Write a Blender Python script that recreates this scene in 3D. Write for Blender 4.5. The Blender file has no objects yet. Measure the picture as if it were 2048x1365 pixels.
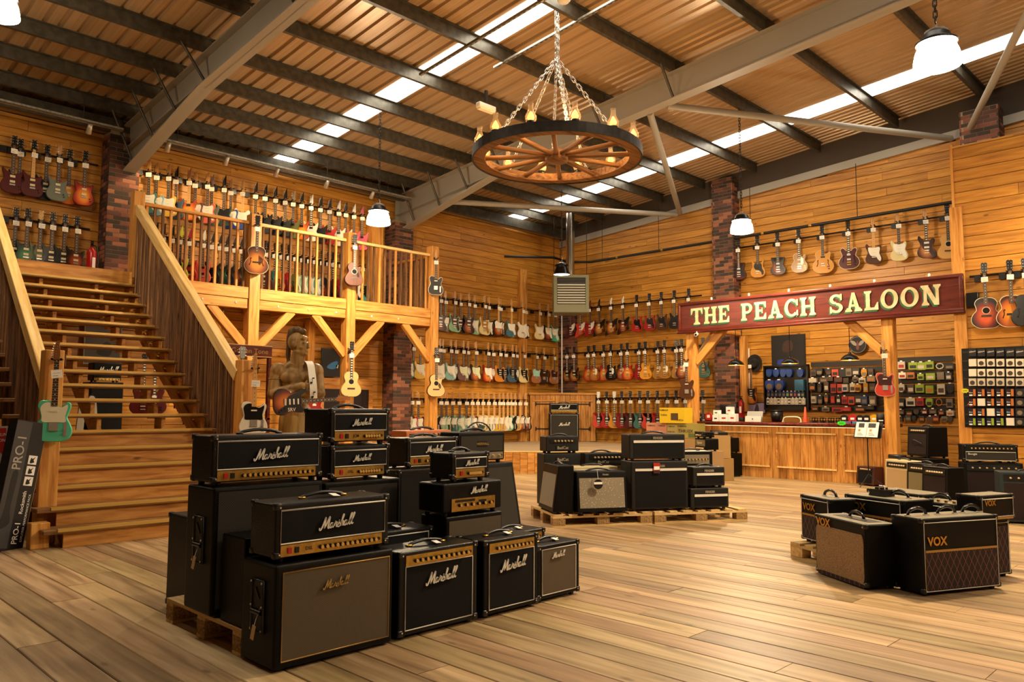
import bpy, bmesh, math, random
from mathutils import Matrix, Vector
random.seed(7)
SC = bpy.context.scene
COL = SC.collection
PI = math.pi
# ------------------------------------------------------------------ camera
CAMF, CAMZ = 1566.1, 1.33
YAW, PITCH, ROLL = math.radians(44.9116), math.radians(4.9081), math.radians(0.2045)
_F = Vector((math.cos(YAW)*math.cos(PITCH), math.sin(YAW)*math.cos(PITCH), math.sin(PITCH)))
_R0 = Vector((math.sin(YAW), -math.cos(YAW), 0)); _U0 = _R0.cross(_F)
_R = _R0*math.cos(ROLL)+_U0*math.sin(ROLL); _U = -_R0*math.sin(ROLL)+_U0*math.cos(ROLL)
CAM0 = Vector((0, 0, CAMZ))
cam = bpy.data.cameras.new('camera'); camo = bpy.data.objects.new('camera', cam); COL.objects.link(camo)
cam.sensor_width = 36; cam.lens = 36*CAMF/2048; cam.clip_end = 200; cam.clip_start = .05
m = Matrix((_R, _U, -_F)).transposed().to_4x4(); m.translation = CAM0
camo.matrix_world = m
SC.camera = camo
# a surveyed photo point -> its place on a real plane of the building (x, y or z = v)
def on(px, py, ax, v):
    d = _F+_R*((px-1024)/CAMF)-_U*((py-682.5)/CAMF)
    t = (v-CAM0[ax])/d[ax]
    return CAM0+d*t
def onx(px, py, v): return on(px, py, 0, v)
def ony(px, py, v): return on(px, py, 1, v)
def onz(px, py, v): return on(px, py, 2, v)
# ------------------------------------------------------------------ world, exposure, main lights
SC.view_settings.view_transform = 'Standard'; SC.view_settings.look = 'None'
SC.view_settings.exposure = 0.36; SC.view_settings.gamma = 1.0; SC.view_settings.use_curve_mapping = False
w = bpy.data.worlds.new('world'); SC.world = w; w.use_nodes = True
w.node_tree.nodes['Background'].inputs[0].default_value = (.9, .95, 1, 1)
w.node_tree.nodes['Background'].inputs[1].default_value = 1.0
WARM = (1.0, .76, .47)
LAMP_W = 560          # high-bay lamps
DOME_E = 110.0          # glow of the prismatic domes
SPOT_W = 34           # track spots on the guitar walls
SKY_E = 7.0           # daylight seen through the roof lights
# high-bay lamp positions: x, y, z of dome rim, kind
LAMPS = [(7.8, 11.05, 4.5, 'glass', 1.0), (7.8, 2.18, 4.53, 'glass', 1.25), (12.98, 7.0, 4.56, 'glass', 1.0), (13.6, 11.93, 4.43, 'metal', .6),
         (1.86, 9.83, 5.6, 'glass', .3), (13.4, 1.6, 4.6, 'glass', .35), (7.8, -2.9, 4.55, 'glass', .65)]  # last one is unseen, added behind the camera to light the amplifier fronts
SC.cycles.max_bounces = 6; SC.cycles.diffuse_bounces = 3; SC.cycles.glossy_bounces = 2
SC.cycles.transmission_bounces = 4; SC.cycles.transparent_max_bounces = 6
SC.cycles.use_denoising = True
SC.cycles.caustics_reflective = False; SC.cycles.caustics_refractive = False
SC.cycles.sample_clamp_indirect = 6.0
# ------------------------------------------------------------------ colour helpers
def lin(c):
    return tuple((v/12.92 if v <= .04045 else ((v+.055)/1.055)**2.4) for v in c)
def hx(h):
    if isinstance(h, tuple): return h
    h = h.lstrip('#'); return lin(tuple(int(h[i:i+2], 16)/255 for i in (0, 2, 4)))
# ------------------------------------------------------------------ materials
MATS = {}
def nt(name):
    m = bpy.data.materials.new(name); m.use_nodes = True
    t = m.node_tree; b = t.nodes['Principled BSDF']
    return m, t, b
def N(t, kind, **kw):
    n = t.nodes.new(kind)
    for k, v in kw.items():
        if isinstance(k, str) and hasattr(n, k) and not k.startswith('i_'): setattr(n, k, v)
    return n
def L(t, a, b): t.links.new(a, b)
def plain(name, col, rough=.5, metal=0, spec=.5, emit=None, es=0, alpha=None):
    if name in MATS: return MATS[name]
    m, t, b = nt(name)
    b.inputs['Base Color'].default_value = (*hx(col), 1); b.inputs['Roughness'].default_value = rough
    b.inputs['Metallic'].default_value = metal; b.inputs['Specular IOR Level'].default_value = spec
    if emit:
        b.inputs['Emission Color'].default_value = (*hx(emit), 1); b.inputs['Emission Strength'].default_value = es
    MATS[name] = m; return m
def ramp(t, stops):
    r = t.nodes.new('ShaderNodeValToRGB'); e = r.color_ramp.elements
    e[0].position, e[0].color = stops[0][0], (*hx(stops[0][1]), 1)
    e[1].position, e[1].color = stops[1][0], (*hx(stops[1][1]), 1)
    for p, c in stops[2:]:
        x = e.new(p); x.color = (*hx(c), 1)
    return r
def mth(t, op, a, b=None, c=None):
    n = t.nodes.new('ShaderNodeMath'); n.operation = op
    for i, v in enumerate((a, b, c)):
        if v is None: continue
        if isinstance(v, (int, float)): n.inputs[i].default_value = v
        else: t.links.new(v, n.inputs[i])
    return n.outputs[0]
def wood(name, dark, mid, light, grain=(1, 14, 14), rough=.5, knots=.6, var=.35, bump=.15, spec=.3, hue=0):
    """timber: grain runs along the piece's own long (x) axis; every piece gets its own tone"""
    if name in MATS: return MATS[name]
    m, t, b = nt(name)
    tc = t.nodes.new('ShaderNodeTexCoord'); oi = t.nodes.new('ShaderNodeObjectInfo')
    off = t.nodes.new('ShaderNodeVectorMath'); off.operation = 'ADD'
    sc = mth(t, 'MULTIPLY', oi.outputs['Random'], 60.0)
    L(t, tc.outputs['Object'], off.inputs[0]); L(t, sc, off.inputs[1])
    mp = t.nodes.new('ShaderNodeMapping'); mp.inputs['Scale'].default_value = grain
    L(t, off.outputs[0], mp.inputs[0])
    n1 = t.nodes.new('ShaderNodeTexNoise'); n1.inputs['Scale'].default_value = 1.6; n1.inputs['Detail'].default_value = 5; n1.inputs['Distortion'].default_value = .6
    L(t, mp.outputs[0], n1.inputs['Vector'])
    r = ramp(t, [(.28, dark), (.72, light), (.5, mid)])
    L(t, n1.outputs[0], r.inputs[0])
    # knots
    mk = t.nodes.new('ShaderNodeMapping'); mk.inputs['Scale'].default_value = (2.0, 5.0, 5.0)
    L(t, off.outputs[0], mk.inputs[0])
    vo = t.nodes.new('ShaderNodeTexVoronoi'); vo.inputs['Scale'].default_value = 1.1
    L(t, mk.outputs[0], vo.inputs['Vector'])
    kr = ramp(t, [(.05, (.22, .18, .16)), (.12, (1., 1., 1.))])
    L(t, vo.outputs['Distance'], kr.inputs[0])
    mx = t.nodes.new('ShaderNodeMix'); mx.data_type = 'RGBA'; mx.blend_type = 'MULTIPLY'; mx.inputs['Factor'].default_value = knots
    L(t, r.outputs[0], mx.inputs['A']); L(t, kr.outputs[0], mx.inputs['B'])
    hs = t.nodes.new('ShaderNodeHueSaturation')
    if hue: L(t, mth(t, 'MULTIPLY_ADD', mth(t, 'FRACT', mth(t, 'MULTIPLY', oi.outputs['Random'], 7.3)), hue, .5-hue*.62), hs.inputs['Hue'])
    L(t, mth(t, 'MULTIPLY_ADD', oi.outputs['Random'], var, 1-var*.55), hs.inputs['Value'])
    L(t, mx.outputs['Result'], hs.inputs['Color'])
    L(t, hs.outputs[0], b.inputs['Base Color'])
    b.inputs['Roughness'].default_value = rough; b.inputs['Specular IOR Level'].default_value = spec
    if bump:
        bp = t.nodes.new('ShaderNodeBump'); bp.inputs['Strength'].default_value = bump; bp.inputs['Distance'].default_value = .004
        L(t, n1.outputs[0], bp.inputs['Height']); L(t, bp.outputs[0], b.inputs['Normal'])
    MATS[name] = m; return m
def noisy(name, c1, c2, scale=40, rough=.6, bump=.3, dist=.003, metal=0, spec=.5, detail=3, stops=(.35, .65)):
    if name in MATS: return MATS[name]
    m, t, b = nt(name)
    tc = t.nodes.new('ShaderNodeTexCoord')
    n1 = t.nodes.new('ShaderNodeTexNoise'); n1.inputs['Scale'].default_value = scale; n1.inputs['Detail'].default_value = detail
    L(t, tc.outputs['Object'], n1.inputs['Vector'])
    r = ramp(t, [(stops[0], c1), (stops[1], c2)]); L(t, n1.outputs[0], r.inputs[0]); L(t, r.outputs[0], b.inputs['Base Color'])
    b.inputs['Roughness'].default_value = rough; b.inputs['Metallic'].default_value = metal; b.inputs['Specular IOR Level'].default_value = spec
    if bump:
        bp = t.nodes.new('ShaderNodeBump'); bp.inputs['Strength'].default_value = bump; bp.inputs['Distance'].default_value = dist
        L(t, n1.outputs[0], bp.inputs['Height']); L(t, bp.outputs[0], b.inputs['Normal'])
    MATS[name] = m; return m
def weave(name, c1, c2, sx=260, sz=260, rough=.8):
    """woven cloth: fine over-and-under threads in the panel's own x and z"""
    if name in MATS: return MATS[name]
    m, t, b = nt(name)
    tc = t.nodes.new('ShaderNodeTexCoord'); sp = t.nodes.new('ShaderNodeSeparateXYZ'); L(t, tc.outputs['Object'], sp.inputs[0])
    a = mth(t, 'SINE', mth(t, 'MULTIPLY', sp.outputs[0], sx)); c = mth(t, 'SINE', mth(t, 'MULTIPLY', sp.outputs[2], sz))
    p = mth(t, 'MULTIPLY_ADD', mth(t, 'MULTIPLY', a, c), .5, .5)
    r = ramp(t, [(.3, c1), (.75, c2)]); L(t, p, r.inputs[0]); L(t, r.outputs[0], b.inputs['Base Color'])
    b.inputs['Roughness'].default_value = rough; b.inputs['Specular IOR Level'].default_value = .2
    MATS[name] = m; return m
def burst(name, cen, mid, edge, cx=0, cz=.16, rx=.16, rz=.21, rough=.3):
    """sunburst lacquer: the paint itself darkens towards the rim of the body"""
    if name in MATS: return MATS[name]
    m, t, b = nt(name)
    tc = t.nodes.new('ShaderNodeTexCoord'); mp = t.nodes.new('ShaderNodeMapping')
    mp.inputs['Location'].default_value = (-cx/rx, 0, -cz/rz); mp.inputs['Scale'].default_value = (1/rx, 0, 1/rz)
    L(t, tc.outputs['Object'], mp.inputs[0])
    ln = t.nodes.new('ShaderNodeVectorMath'); ln.operation = 'LENGTH'; L(t, mp.outputs[0], ln.inputs[0])
    r = ramp(t, [(.35, cen), (.98, edge), (.72, mid)]); L(t, ln.outputs['Value'], r.inputs[0]); L(t, r.outputs[0], b.inputs['Base Color'])
    b.inputs['Roughness'].default_value = rough; b.inputs['Coat Weight'].default_value = .08
    MATS[name] = m; return m
def gloss(col, rough=.3):
    n = 'lacquer_'+str(col).lstrip('#')
    if n in MATS: return MATS[n]
    m = plain(n, col, rough); m.node_tree.nodes['Principled BSDF'].inputs['Coat Weight'].default_value = .08
    return m
# ------------------------------------------------------------------ mesh builder
class MB:
    def __init__(s): s.v = []; s.f = []; s.sm = []
    def add(s, vs, fs, smooth=False, M=None):
        o = len(s.v)
        s.v += [tuple(M @ Vector(p)) for p in vs] if M is not None else [tuple(p) for p in vs]
        for f in fs: s.f.append([o+i for i in f]); s.sm.append(smooth)
        return s
    def box(s, x0, x1, y0, y1, z0, z1, M=None):
        vs = [(x, y, z) for z in (z0, z1) for y in (y0, y1) for x in (x0, x1)]
        return s.add(vs, [(0, 2, 3, 1), (4, 5, 7, 6), (0, 1, 5, 4), (2, 6, 7, 3), (0, 4, 6, 2), (1, 3, 7, 5)], M=M)
    def rbox(s, x0, x1, y0, y1, z0, z1, r=.01, seg=2, M=None, smooth=True):
        bm = bmesh.new(); bmesh.ops.create_cube(bm, size=1)
        bmesh.ops.scale(bm, vec=(x1-x0, y1-y0, z1-z0), verts=bm.verts); bmesh.ops.translate(bm, vec=((x0+x1)/2, (y0+y1)/2, (z0+z1)/2), verts=bm.verts)
        bmesh.ops.bevel(bm, geom=list(bm.edges), offset=r, segments=seg, profile=.5, affect='EDGES')
        return s.bm(bm, M, smooth)
    def bm(s, bm, M=None, smooth=False):
        bm.verts.index_update()
        s.add([v.co[:] for v in bm.verts], [[v.index for v in f.verts] for f in bm.faces], smooth, M); bm.free(); return s
    def prism(s, pts, y0, y1, M=None, smooth=False):
        """outline in x,z pushed along y (y0 = front)"""
        n = len(pts)
        s.add([(x, y0, z) for x, z in pts]+[(x, y1, z) for x, z in pts], [list(range(n)), list(range(2*n-1, n-1, -1))], M=M)
        s.add([(x, y0, z) for x, z in pts]+[(x, y1, z) for x, z in pts], [(i, i+n, (i+1) % n+n, (i+1) % n) for i in range(n)], smooth, M)
        return s
    def cyl(s, p0, p1, r0, r1=None, n=10, cap=True, M=None, smooth=True):
        r1 = r0 if r1 is None else r1
        p0, p1 = Vector(p0), Vector(p1); d = (p1-p0).normalized()
        a = d.orthogonal().normalized(); b = d.cross(a)
        ring = lambda p, r: [p+a*(r*math.cos(2*PI*i/n))+b*(r*math.sin(2*PI*i/n)) for i in range(n)]
        vs = ring(p0, r0)+ring(p1, r1)
        s.add(vs, [(i, (i+1) % n, (i+1) % n+n, i+n) for i in range(n)], smooth, M)
        if cap: s.add(vs, [list(range(n-1, -1, -1)), list(range(n, 2*n))], False, M)
        return s
    def tube(s, pts, r, n=8, closed=False, M=None, cap=True):
        P = [Vector(p) for p in pts]; k = len(P); vs = []; prev = None
        for i, p in enumerate(P):
            d = (P[(i+1) % k]-P[i-1]) if (closed or 0 < i < k-1) else (P[1]-P[0] if i == 0 else P[-1]-P[-2])
            d.normalize()
            a = d.orthogonal().normalized() if prev is None else (prev-d*prev.dot(d)).normalized()
            prev = a; b = d.cross(a); rr = r[i] if isinstance(r, (list, tuple)) else r
            vs += [p+a*(rr*math.cos(2*PI*j/n))+b*(rr*math.sin(2*PI*j/n)) for j in range(n)]
        fs = [(i*n+j, i*n+(j+1) % n, ((i+1) % k)*n+(j+1) % n, ((i+1) % k)*n+j) for i in range(k if closed else k-1) for j in range(n)]
        s.add(vs, fs, True, M)
        if cap and not closed: s.add(vs, [list(range(n-1, -1, -1)), [(k-1)*n+j for j in range(n)]], False, M)
        return s
    def lathe(s, prof, n=20, M=None, smooth=True):
        """profile of (radius, z) turned about z"""
        k = len(prof)
        vs = [(r*math.cos(2*PI*j/n), r*math.sin(2*PI*j/n), z) for r, z in prof for j in range(n)]
        return s.add(vs, [(i*n+j, i*n+(j+1) % n, (i+1)*n+(j+1) % n, (i+1)*n+j) for i in range(k-1) for j in range(n)], smooth, M)
    def mesh(s, name):
        me = bpy.data.meshes.new(name); me.from_pydata(s.v, [], s.f)
        me.polygons.foreach_set('use_smooth', s.sm); me.update(); return me
def crom(pts, n=5, closed=True):
    out = []; k = len(pts)
    for i in range(k if closed else k-1):
        g = lambda j: pts[j % k] if closed else pts[max(0, min(k-1, j))]
        p0, p1, p2, p3 = g(i-1), g(i), g(i+1), g(i+2)
        for q in range(n):
            t = q/n
            out.append(tuple(.5*(2*b+(c-a)*t+(2*a-5*b+4*c-d)*t*t+(3*b-a-3*c+d)*t**3) for a, b, c, d in zip(p0, p1, p2, p3)))
    if not closed: out.append(tuple(pts[-1]))
    return out
# ------------------------------------------------------------------ objects
def obj(name, me, mat=None, parent=None, loc=(0, 0, 0), rot=(0, 0, 0), scale=None, M=None):
    if isinstance(me, MB): me = me.mesh(name)
    o = bpy.data.objects.new(name, me); COL.objects.link(o)
    if mat is not None:
        if not me.materials: me.materials.append(mat)
        elif me.materials[0] != mat or o.material_slots[0].link == 'OBJECT':
            o.material_slots[0].link = 'OBJECT'; o.material_slots[0].material = mat
    if parent is not None: o.parent = parent
    if M is not None: o.matrix_local = M
    else:
        o.location = loc; o.rotation_euler = rot
        if scale: o.scale = scale
    return o
def tag(o, label=None, cat=None, group=None, kind=None):
    if label: o['label'] = label
    if cat: o['category'] = cat
    if group: o['group'] = group
    if kind: o['kind'] = kind
    return o
def empty(name, loc=(0, 0, 0), rz=0, label=None, cat=None, group=None, rot=None, kind=None):
    o = bpy.data.objects.new(name, None); COL.objects.link(o); o.empty_display_size = .1
    o.location = loc; o.rotation_euler = rot or (0, 0, rz)
    return tag(o, label, cat, group, kind)
def txt(s, size=1, ext=0, bold=0, shear=0, align='CENTER', key=None):
    """lettering as a flat mesh in x,z facing -y"""
    c = bpy.data.curves.new('lettering', 'FONT'); c.body = s; c.size = size; c.extrude = ext; c.offset = bold; c.shear = shear
    c.align_x = align; c.align_y = 'CENTER'; c.resolution_u = 3; c.fill_mode = 'BOTH' if ext else 'FRONT'
    t = bpy.data.objects.new('tmp', c); COL.objects.link(t)
    dg = bpy.context.evaluated_depsgraph_get(); me = bpy.data.meshes.new_from_object(t.evaluated_get(dg))
    bpy.data.objects.remove(t); bpy.data.curves.remove(c)
    me.transform(Matrix.Rotation(PI/2, 4, 'X')); return me
ORD = ['first', 'second', 'third', 'fourth', 'fifth', 'sixth', 'seventh', 'eighth', 'ninth', 'tenth', 'eleventh', 'twelfth', 'thirteenth', 'fourteenth', 'fifteenth', 'sixteenth',
       'seventeenth', 'eighteenth', 'nineteenth', 'twentieth', 'twenty-first', 'twenty-second', 'twenty-third', 'twenty-fourth', 'twenty-fifth', 'twenty-sixth', 'twenty-seventh', 'twenty-eighth']
# common materials
PINE = wood('pine_board', '#9a6525', '#bd8130', '#d0983f', grain=(1.0, 12, 12), knots=.75, var=.3, rough=.42, spec=.35)
BEAM = wood('pine_timber', '#a8692a', '#cc8e42', '#dea85c', grain=(1.2, 14, 14), knots=.6, var=.15, rough=.45)
BEAMV = wood('pine_post', '#a8692a', '#cc8e42', '#dea85c', grain=(14, 14, 1.2), knots=.6, var=.15, rough=.45)
RAILW = wood('pale_pine_rail', '#d2a659', '#e8c27c', '#f4d698', grain=(1.2, 16, 16), knots=.5, var=.12, rough=.4)
SLAT = wood('weathered_slat', '#3a2616', '#6b4a2c', '#94693e', grain=(1.2, 26, 26), knots=.7, var=.7, rough=.8, bump=.4)
TREAD = wood('old_tread', '#5c3d20', '#8c6234', '#aa7a44', grain=(1, 18, 18), knots=.5, var=.25, rough=.55)
FLOORW = wood('floor_board', '#7e6644', '#a78b60', '#c4a87e', grain=(.6, 9, 9), knots=.6, var=.6, rough=.42, bump=.15, spec=.45, hue=.022)
PALLETW = wood('pallet_wood', '#a9854f', '#cfae74', '#e0c48d', grain=(1, 15, 15), knots=.5, var=.25, rough=.7)
CHIP = noisy('pressed_chip_block', '#6d5030', '#b08d5a', 90, .9, .4)
PLY = wood('panelling', '#8f5a24', '#c08440', '#d69f58', grain=(1.4, 12, 12), knots=.8, var=.3, rough=.4)
CHROME = plain('chrome', '#d8d4cc', .25, .75); STEELD = plain('dark_steel', '#3c3a36', .45, .6)
BLACKP = plain('black_plastic', '#0c0c0c', .35); BLACKM = plain('black_metal', '#111111', .4, .3)
WHITEP = plain('white_plastic', '#e9e4d8', .35); CREAM = plain('cream_plastic', '#e6dcbc', .35)
GOLDM = plain('gold_metal', '#c79a44', .28, 1)
WHITECARD = plain('white_card', '#f3efe6', .7)
INK = plain('black_ink', '#141414', .7)
STEELP = plain('painted_steel', '#a39c8c', .5); GALV = noisy('galvanised_steel', '#6f6d62', '#8c897c', 14, .38, 0, metal=.55)
# =================================================================== THE BUILDING
XB, YA = 16.586, 14.6            # gable wall on the right, eaves wall on the left
def zr(y): return 6.51+.088*(11.2-y)      # underside of the purlins
def zrb(y): return zr(y)-.46              # underside of the rafters
_pc = {}
def plank(name, length, h, th, mat, parent, M):
    k = (round(length, 2), round(h, 3), th)
    if k not in _pc:
        b = .005
        pts = [(-h/2+b, 0), (h/2-b, 0), (h/2, b), (h/2, th), (-h/2, th), (-h/2, b)]
        mb = MB(); n = 6; l = length/2
        mb.add([(-l, y, z) for z, y in pts]+[(l, y, z) for z, y in pts], [list(range(n-1, -1, -1)), list(range(n, 2*n))]+[(i, (i+1) % n, (i+1) % n+n, i+n) for i in range(n)])
        _pc[k] = mb.mesh(name)
    return obj(name, _pc[k], mat, parent, M=M)
def boards(parent, u0, u1, z0, z1, place, h=.168, mat=None, th=.02, lmin=2.4, lmax=4.8, start=None, name='plank'):
    """horizontal boarding; place(u, z) -> matrix of a board centred there"""
    z = z0; r = 0
    while z < z1-.02:
        hh = min(h, z1-z); end = u1; a = u0 if start is None else start(z+hh)
        x = a+(random.uniform(.8, 3.0)); cuts = [a]
        while x < end-.5: cuts.append(x); x += random.uniform(lmin, lmax)
        cuts.append(end)
        for c, d in zip(cuts, cuts[1:]):
            if d-c < .05: continue
            plank(name, d-c-.004, hh-.007, th+random.choice((0, .002, .004)), mat or PINE, parent, place((c+d)/2, z+hh/2))
        z += h; r += 1
def sbox(name, x0, x1, y0, y1, z0, z1, mat, parent=None, kind=None):
    cx, cy, cz = (x0+x1)/2, (y0+y1)/2, (z0+z1)/2
    o = obj(name, MB().box(x0-cx, x1-cx, y0-cy, y1-cy, z0-cz, z1-cz), mat, parent, loc=(cx, cy, cz))
    if kind: o['kind'] = kind
    return o
DARKGAP = plain('dark_gap', '#20160c', .9)
# ---- floor: loose boards over a dark subfloor
fl = sbox('floor', -7, XB+.3, -7, YA+.3, -.2, -.022, DARKGAP, kind='structure')
_FR = Matrix(((0, 0, -1), (1, 0, 0), (0, -1, 0))).to_4x4()
def fplace(x, y, dz): return Matrix.Translation(Vector((x, y, dz))-fl.location) @ _FR
near, farl = [], []
for i in range(-30, 76):
    x = .025+i*.218
    y = -6.5+random.random()*3
    while y < YA:
        ln = random.choice((2.6, 3.2, 3.8, 4.2)); y2 = min(y+ln, YA)
        c = Vector((x, (y+y2)/2)); hd = math.degrees(math.atan2(c.y, c.x))
        vis = x > .3 and y2 > .19*x and y < 5.2*x+.5
        (near if vis else farl).append((c.length, x, y, y2)); y = y2
near.sort(); rest = near[285:]; near = near[:285]
for d, x, y, y2 in near:
    plank('floorboard', y2-y-.004, .214, .022, FLOORW, fl, fplace(x, (y+y2)/2, random.uniform(-.0015, .0005)))
mb = MB()
for d, x, y, y2 in rest+farl: mb.box(x-.107, x+.107, y+.002, y2-.002, -.022, -.0005)
for i in range(len(mb.v)): mb.v[i] = (mb.v[i][1]-fl.location.y, -(mb.v[i][0]-fl.location.x), mb.v[i][2]-fl.location.z)
o = obj('outer_floorboards', mb, FLOORW, fl, rot=(0, 0, PI/2)); o['kind'] = 'stuff'
# ---- eaves wall (left) with boarding
wl = sbox('wall_left', -7, XB+.2, YA+.03, YA+.2, 0, 6.5, DARKGAP, kind='structure')
off = -wl.location
boards(wl, 1.2, XB, 0, 6.12, lambda u, z: Matrix.Translation(Vector((u, YA+.008, z))+off), lmin=3.2, lmax=5.6)
wr = sbox('wall_right', XB+.03, XB+.2, -7, YA+.2, 0, 7.2, DARKGAP, kind='structure')
offr = -wr.location
def ztop(y): return 5.95+.0665*(13.7-y)
boards(wr, -YA, -2.2, 0, 6.72, lambda u, z: Matrix.Translation(Vector((XB+.008, -u, z))+offr) @ Matrix.Rotation(-PI/2, 4, 'Z'), lmin=3.0, lmax=4.6,
       start=lambda z: -YA if z < 6.05 else -(13.7-(z-.15-5.95)/.0665))
# partition wall beside the saloon (nearer than the gable wall)
XP = 14.3
wp = sbox('wall_partition', XP+.03, XP+.16, -6.5, 3.84, 0, 5.74, DARKGAP, kind='structure')
offp = -wp.location
boards(wp, -3.84, 2.5, 0, 5.74, lambda u, z: Matrix.Translation(Vector((XP+.008, -u, z))+offp) @ Matrix.Rotation(-PI/2, 4, 'Z'), h=.19, lmin=2.2, lmax=3.4)
sbox('trim_1', XP-.004, XP+.18, 3.83, 3.87, 0, 5.77, BEAMV, kind='structure')
# plain walls behind the photographer
plain('back_wall_paint', '#8c6a40', .8)
sbox('wall_near', -7.2, XB+.3, -7.2, -7, 0, 8.6, MATS['back_wall_paint'], kind='structure')
sbox('wall_side', -7.2, -7, -7.2, YA+.2, 0, 8.6, MATS['back_wall_paint'], kind='structure')
# ---- brick pillars
def brickmat():
    m, t, b = nt('brick_mix'); oi = t.nodes.new('ShaderNodeObjectInfo'); ge = t.nodes.new('ShaderNodeNewGeometry'); tc = t.nodes.new('ShaderNodeTexCoord')
    a = mth(t, 'ADD', oi.outputs['Random'], ge.outputs['Random Per Island']); a = mth(t, 'FRACT', a)
    r = ramp(t, [(0, '#4a382c'), (1, '#a8684a'), (.3, '#6b4536'), (.6, '#8d5440'), (.8, '#b07050')]); r.color_ramp.interpolation = 'CONSTANT'
    L(t, a, r.inputs[0])
    n = t.nodes.new('ShaderNodeTexNoise'); n.inputs['Scale'].default_value = 40; L(t, tc.outputs['Object'], n.inputs['Vector'])
    mx = t.nodes.new('ShaderNodeMix'); mx.data_type = 'RGBA'; mx.blend_type = 'MULTIPLY'; mx.inputs['Factor'].default_value = .5
    L(t, r.outputs[0], mx.inputs['A']); L(t, n.outputs['Color'], mx.inputs['B']); L(t, mx.outputs['Result'], b.inputs['Base Color'])
    b.inputs['Roughness'].default_value = .85
    bp = t.nodes.new('ShaderNodeBump'); bp.inputs['Strength'].default_value = .4; bp.inputs['Distance'].default_value = .003; L(t, n.outputs[0], bp.inputs['Height']); L(t, bp.outputs[0], b.inputs['Normal'])
    return m
BRICK = brickmat(); MORTAR = noisy('mortar', '#8a7a62', '#a5947a', 60, .95, .3)
def pillar(name, x0, x1, y0, y1, z0, z1, singles=False, sides=('y0', 'x0', 'x1')):
    root = sbox(name, x0+.008, x1-.008, y0+.008, y1-.008, z0, z1, MORTAR, kind='structure')
    c = root.location; H = .075; g = .01; cache = {}; mb = MB()
    nr = int((z1-z0)/H)
    for r in range(nr):
        z = z0+r*H
        for sd in sides:
            a, b = (x0, x1) if sd[0] == 'y' else (y0+(.031 if 'y0' in sides else 0), y1-(.031 if 'y1' in sides else 0))
            u = a-(.1075+.005 if (r % 2) else 0)
            while u < b-.02:
                ua, ub = max(u, a), min(u+.215, b); u += .225
                if ub-ua < .03: continue
                l = round(ub-ua, 3)
                if sd == 'y0': bx = (ua, ub, y0, y0+.03)
                elif sd == 'x0': bx = (x0, x0+.03, ua, ub)
                elif sd == 'x1': bx = (x1-.03, x1, ua, ub)
                elif sd == 'y1': bx = (ua, ub, y1-.03, y1)
                if singles:
                    k = (l, sd[0])
                    if k not in cache:
                        dx, dy = (l/2, .015) if sd[0] == 'y' else (.015, l/2)
                        cache[k] = MB().box(-dx, dx, -dy, dy, -.0325, .0325).mesh('brick')
                    obj('brick', cache[k], BRICK, root, loc=((bx[0]+bx[1])/2-c.x, (bx[2]+bx[3])/2-c.y, z+.0325-c.z))
                else: mb.box(bx[0]-c.x, bx[1]-c.x, bx[2]-c.y, bx[3]-c.y, z-c.z, z+.065-c.z)
    if not singles:
        o = obj('bricks', mb, BRICK, root); o['kind'] = 'stuff'
    return root
pillar('wall_pillar_left', 4.42, 4.92, 14.2, YA+.02, 3.42, 6.1, True)
pillar('wall_pillar_middle', 10.5, 11.0, 14.2, YA+.02, 0, 5.6)
pillar('wall_pillar_right', 16.28, XB+.02, 9.0, 9.55, 0, 6.75, sides=('x0', 'y0', 'y1'))
pillar('wall_pillar_far', 16.2, XB+.02, 3.55, 4.2, 5.6, 6.95, sides=('x0', 'y0', 'y1'))
pillar('wall_pillar_corner', 16.5, XB+.02, 13.98, YA+.02, 1.7, 4.5, sides=('x0', 'y0'))
# ---- roof
ceil = tag(bpy.data.objects.new('ceiling', None), kind='structure'); COL.objects.link(ceil)
def roofmat():
    m, t, b = nt('roof_sheet'); tc = t.nodes.new('ShaderNodeTexCoord'); mp = t.nodes.new('ShaderNodeMapping'); mp.inputs['Scale'].default_value = (30, .7, 1)
    L(t, tc.outputs['Object'], mp.inputs[0]); n = t.nodes.new('ShaderNodeTexNoise'); n.inputs['Scale'].default_value = 1; L(t, mp.outputs[0], n.inputs['Vector'])
    r = ramp(t, [(.3, '#ac9068'), (.7, '#c4a47c')]); L(t, n.outputs[0], r.inputs[0]); L(t, r.outputs[0], b.inputs['Base Color'])
    b.inputs['Roughness'].default_value = .34; b.inputs['Metallic'].default_value = .25; return m
ROOF = roofmat()
SKYL = plain('roof_light', '#ffffff', .5, emit=(1, .93, .80), es=SKY_E)
def sheet(x0, x1, pitch=.25):
    mb = MB(); pr = []; x = x0
    while x < x1-.01:
        e = min(x+pitch, x1); pr += [(x, 0), (x+.05, 0), (x+.07, .035), (x+.1, .035), (x+.12, 0)] if e-x > .15 else [(x, 0)]; x = e
    pr.append((x1, 0))
    ys = (-6.9, YA+.15); vs = [(px-(x0+x1)/2, y, zr(y)+.2+dz) for y in ys for px, dz in pr]; n = len(pr)
    return mb.add(vs, [(i, i+1, n+i+1, n+i) for i in range(n-1)])
LIGHTS = [(1.5, 1.96), (7.62, 8.08), (14.4, 14.93)]
segs = []; x = -7.0
for a, b in LIGHTS:
    k = max(1, round((a-x)/1.0)); segs += [(x+(a-x)*i/k, x+(a-x)*(i+1)/k) for i in range(k)]; x = b
segs += [(14.93, 15.75), (15.75, XB+.15)]
for a, b in segs: obj('roof_sheet', sheet(a, b, .25 if a < 10 else .167), ROOF, ceil, loc=((a+b)/2, 0, 0))
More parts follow.
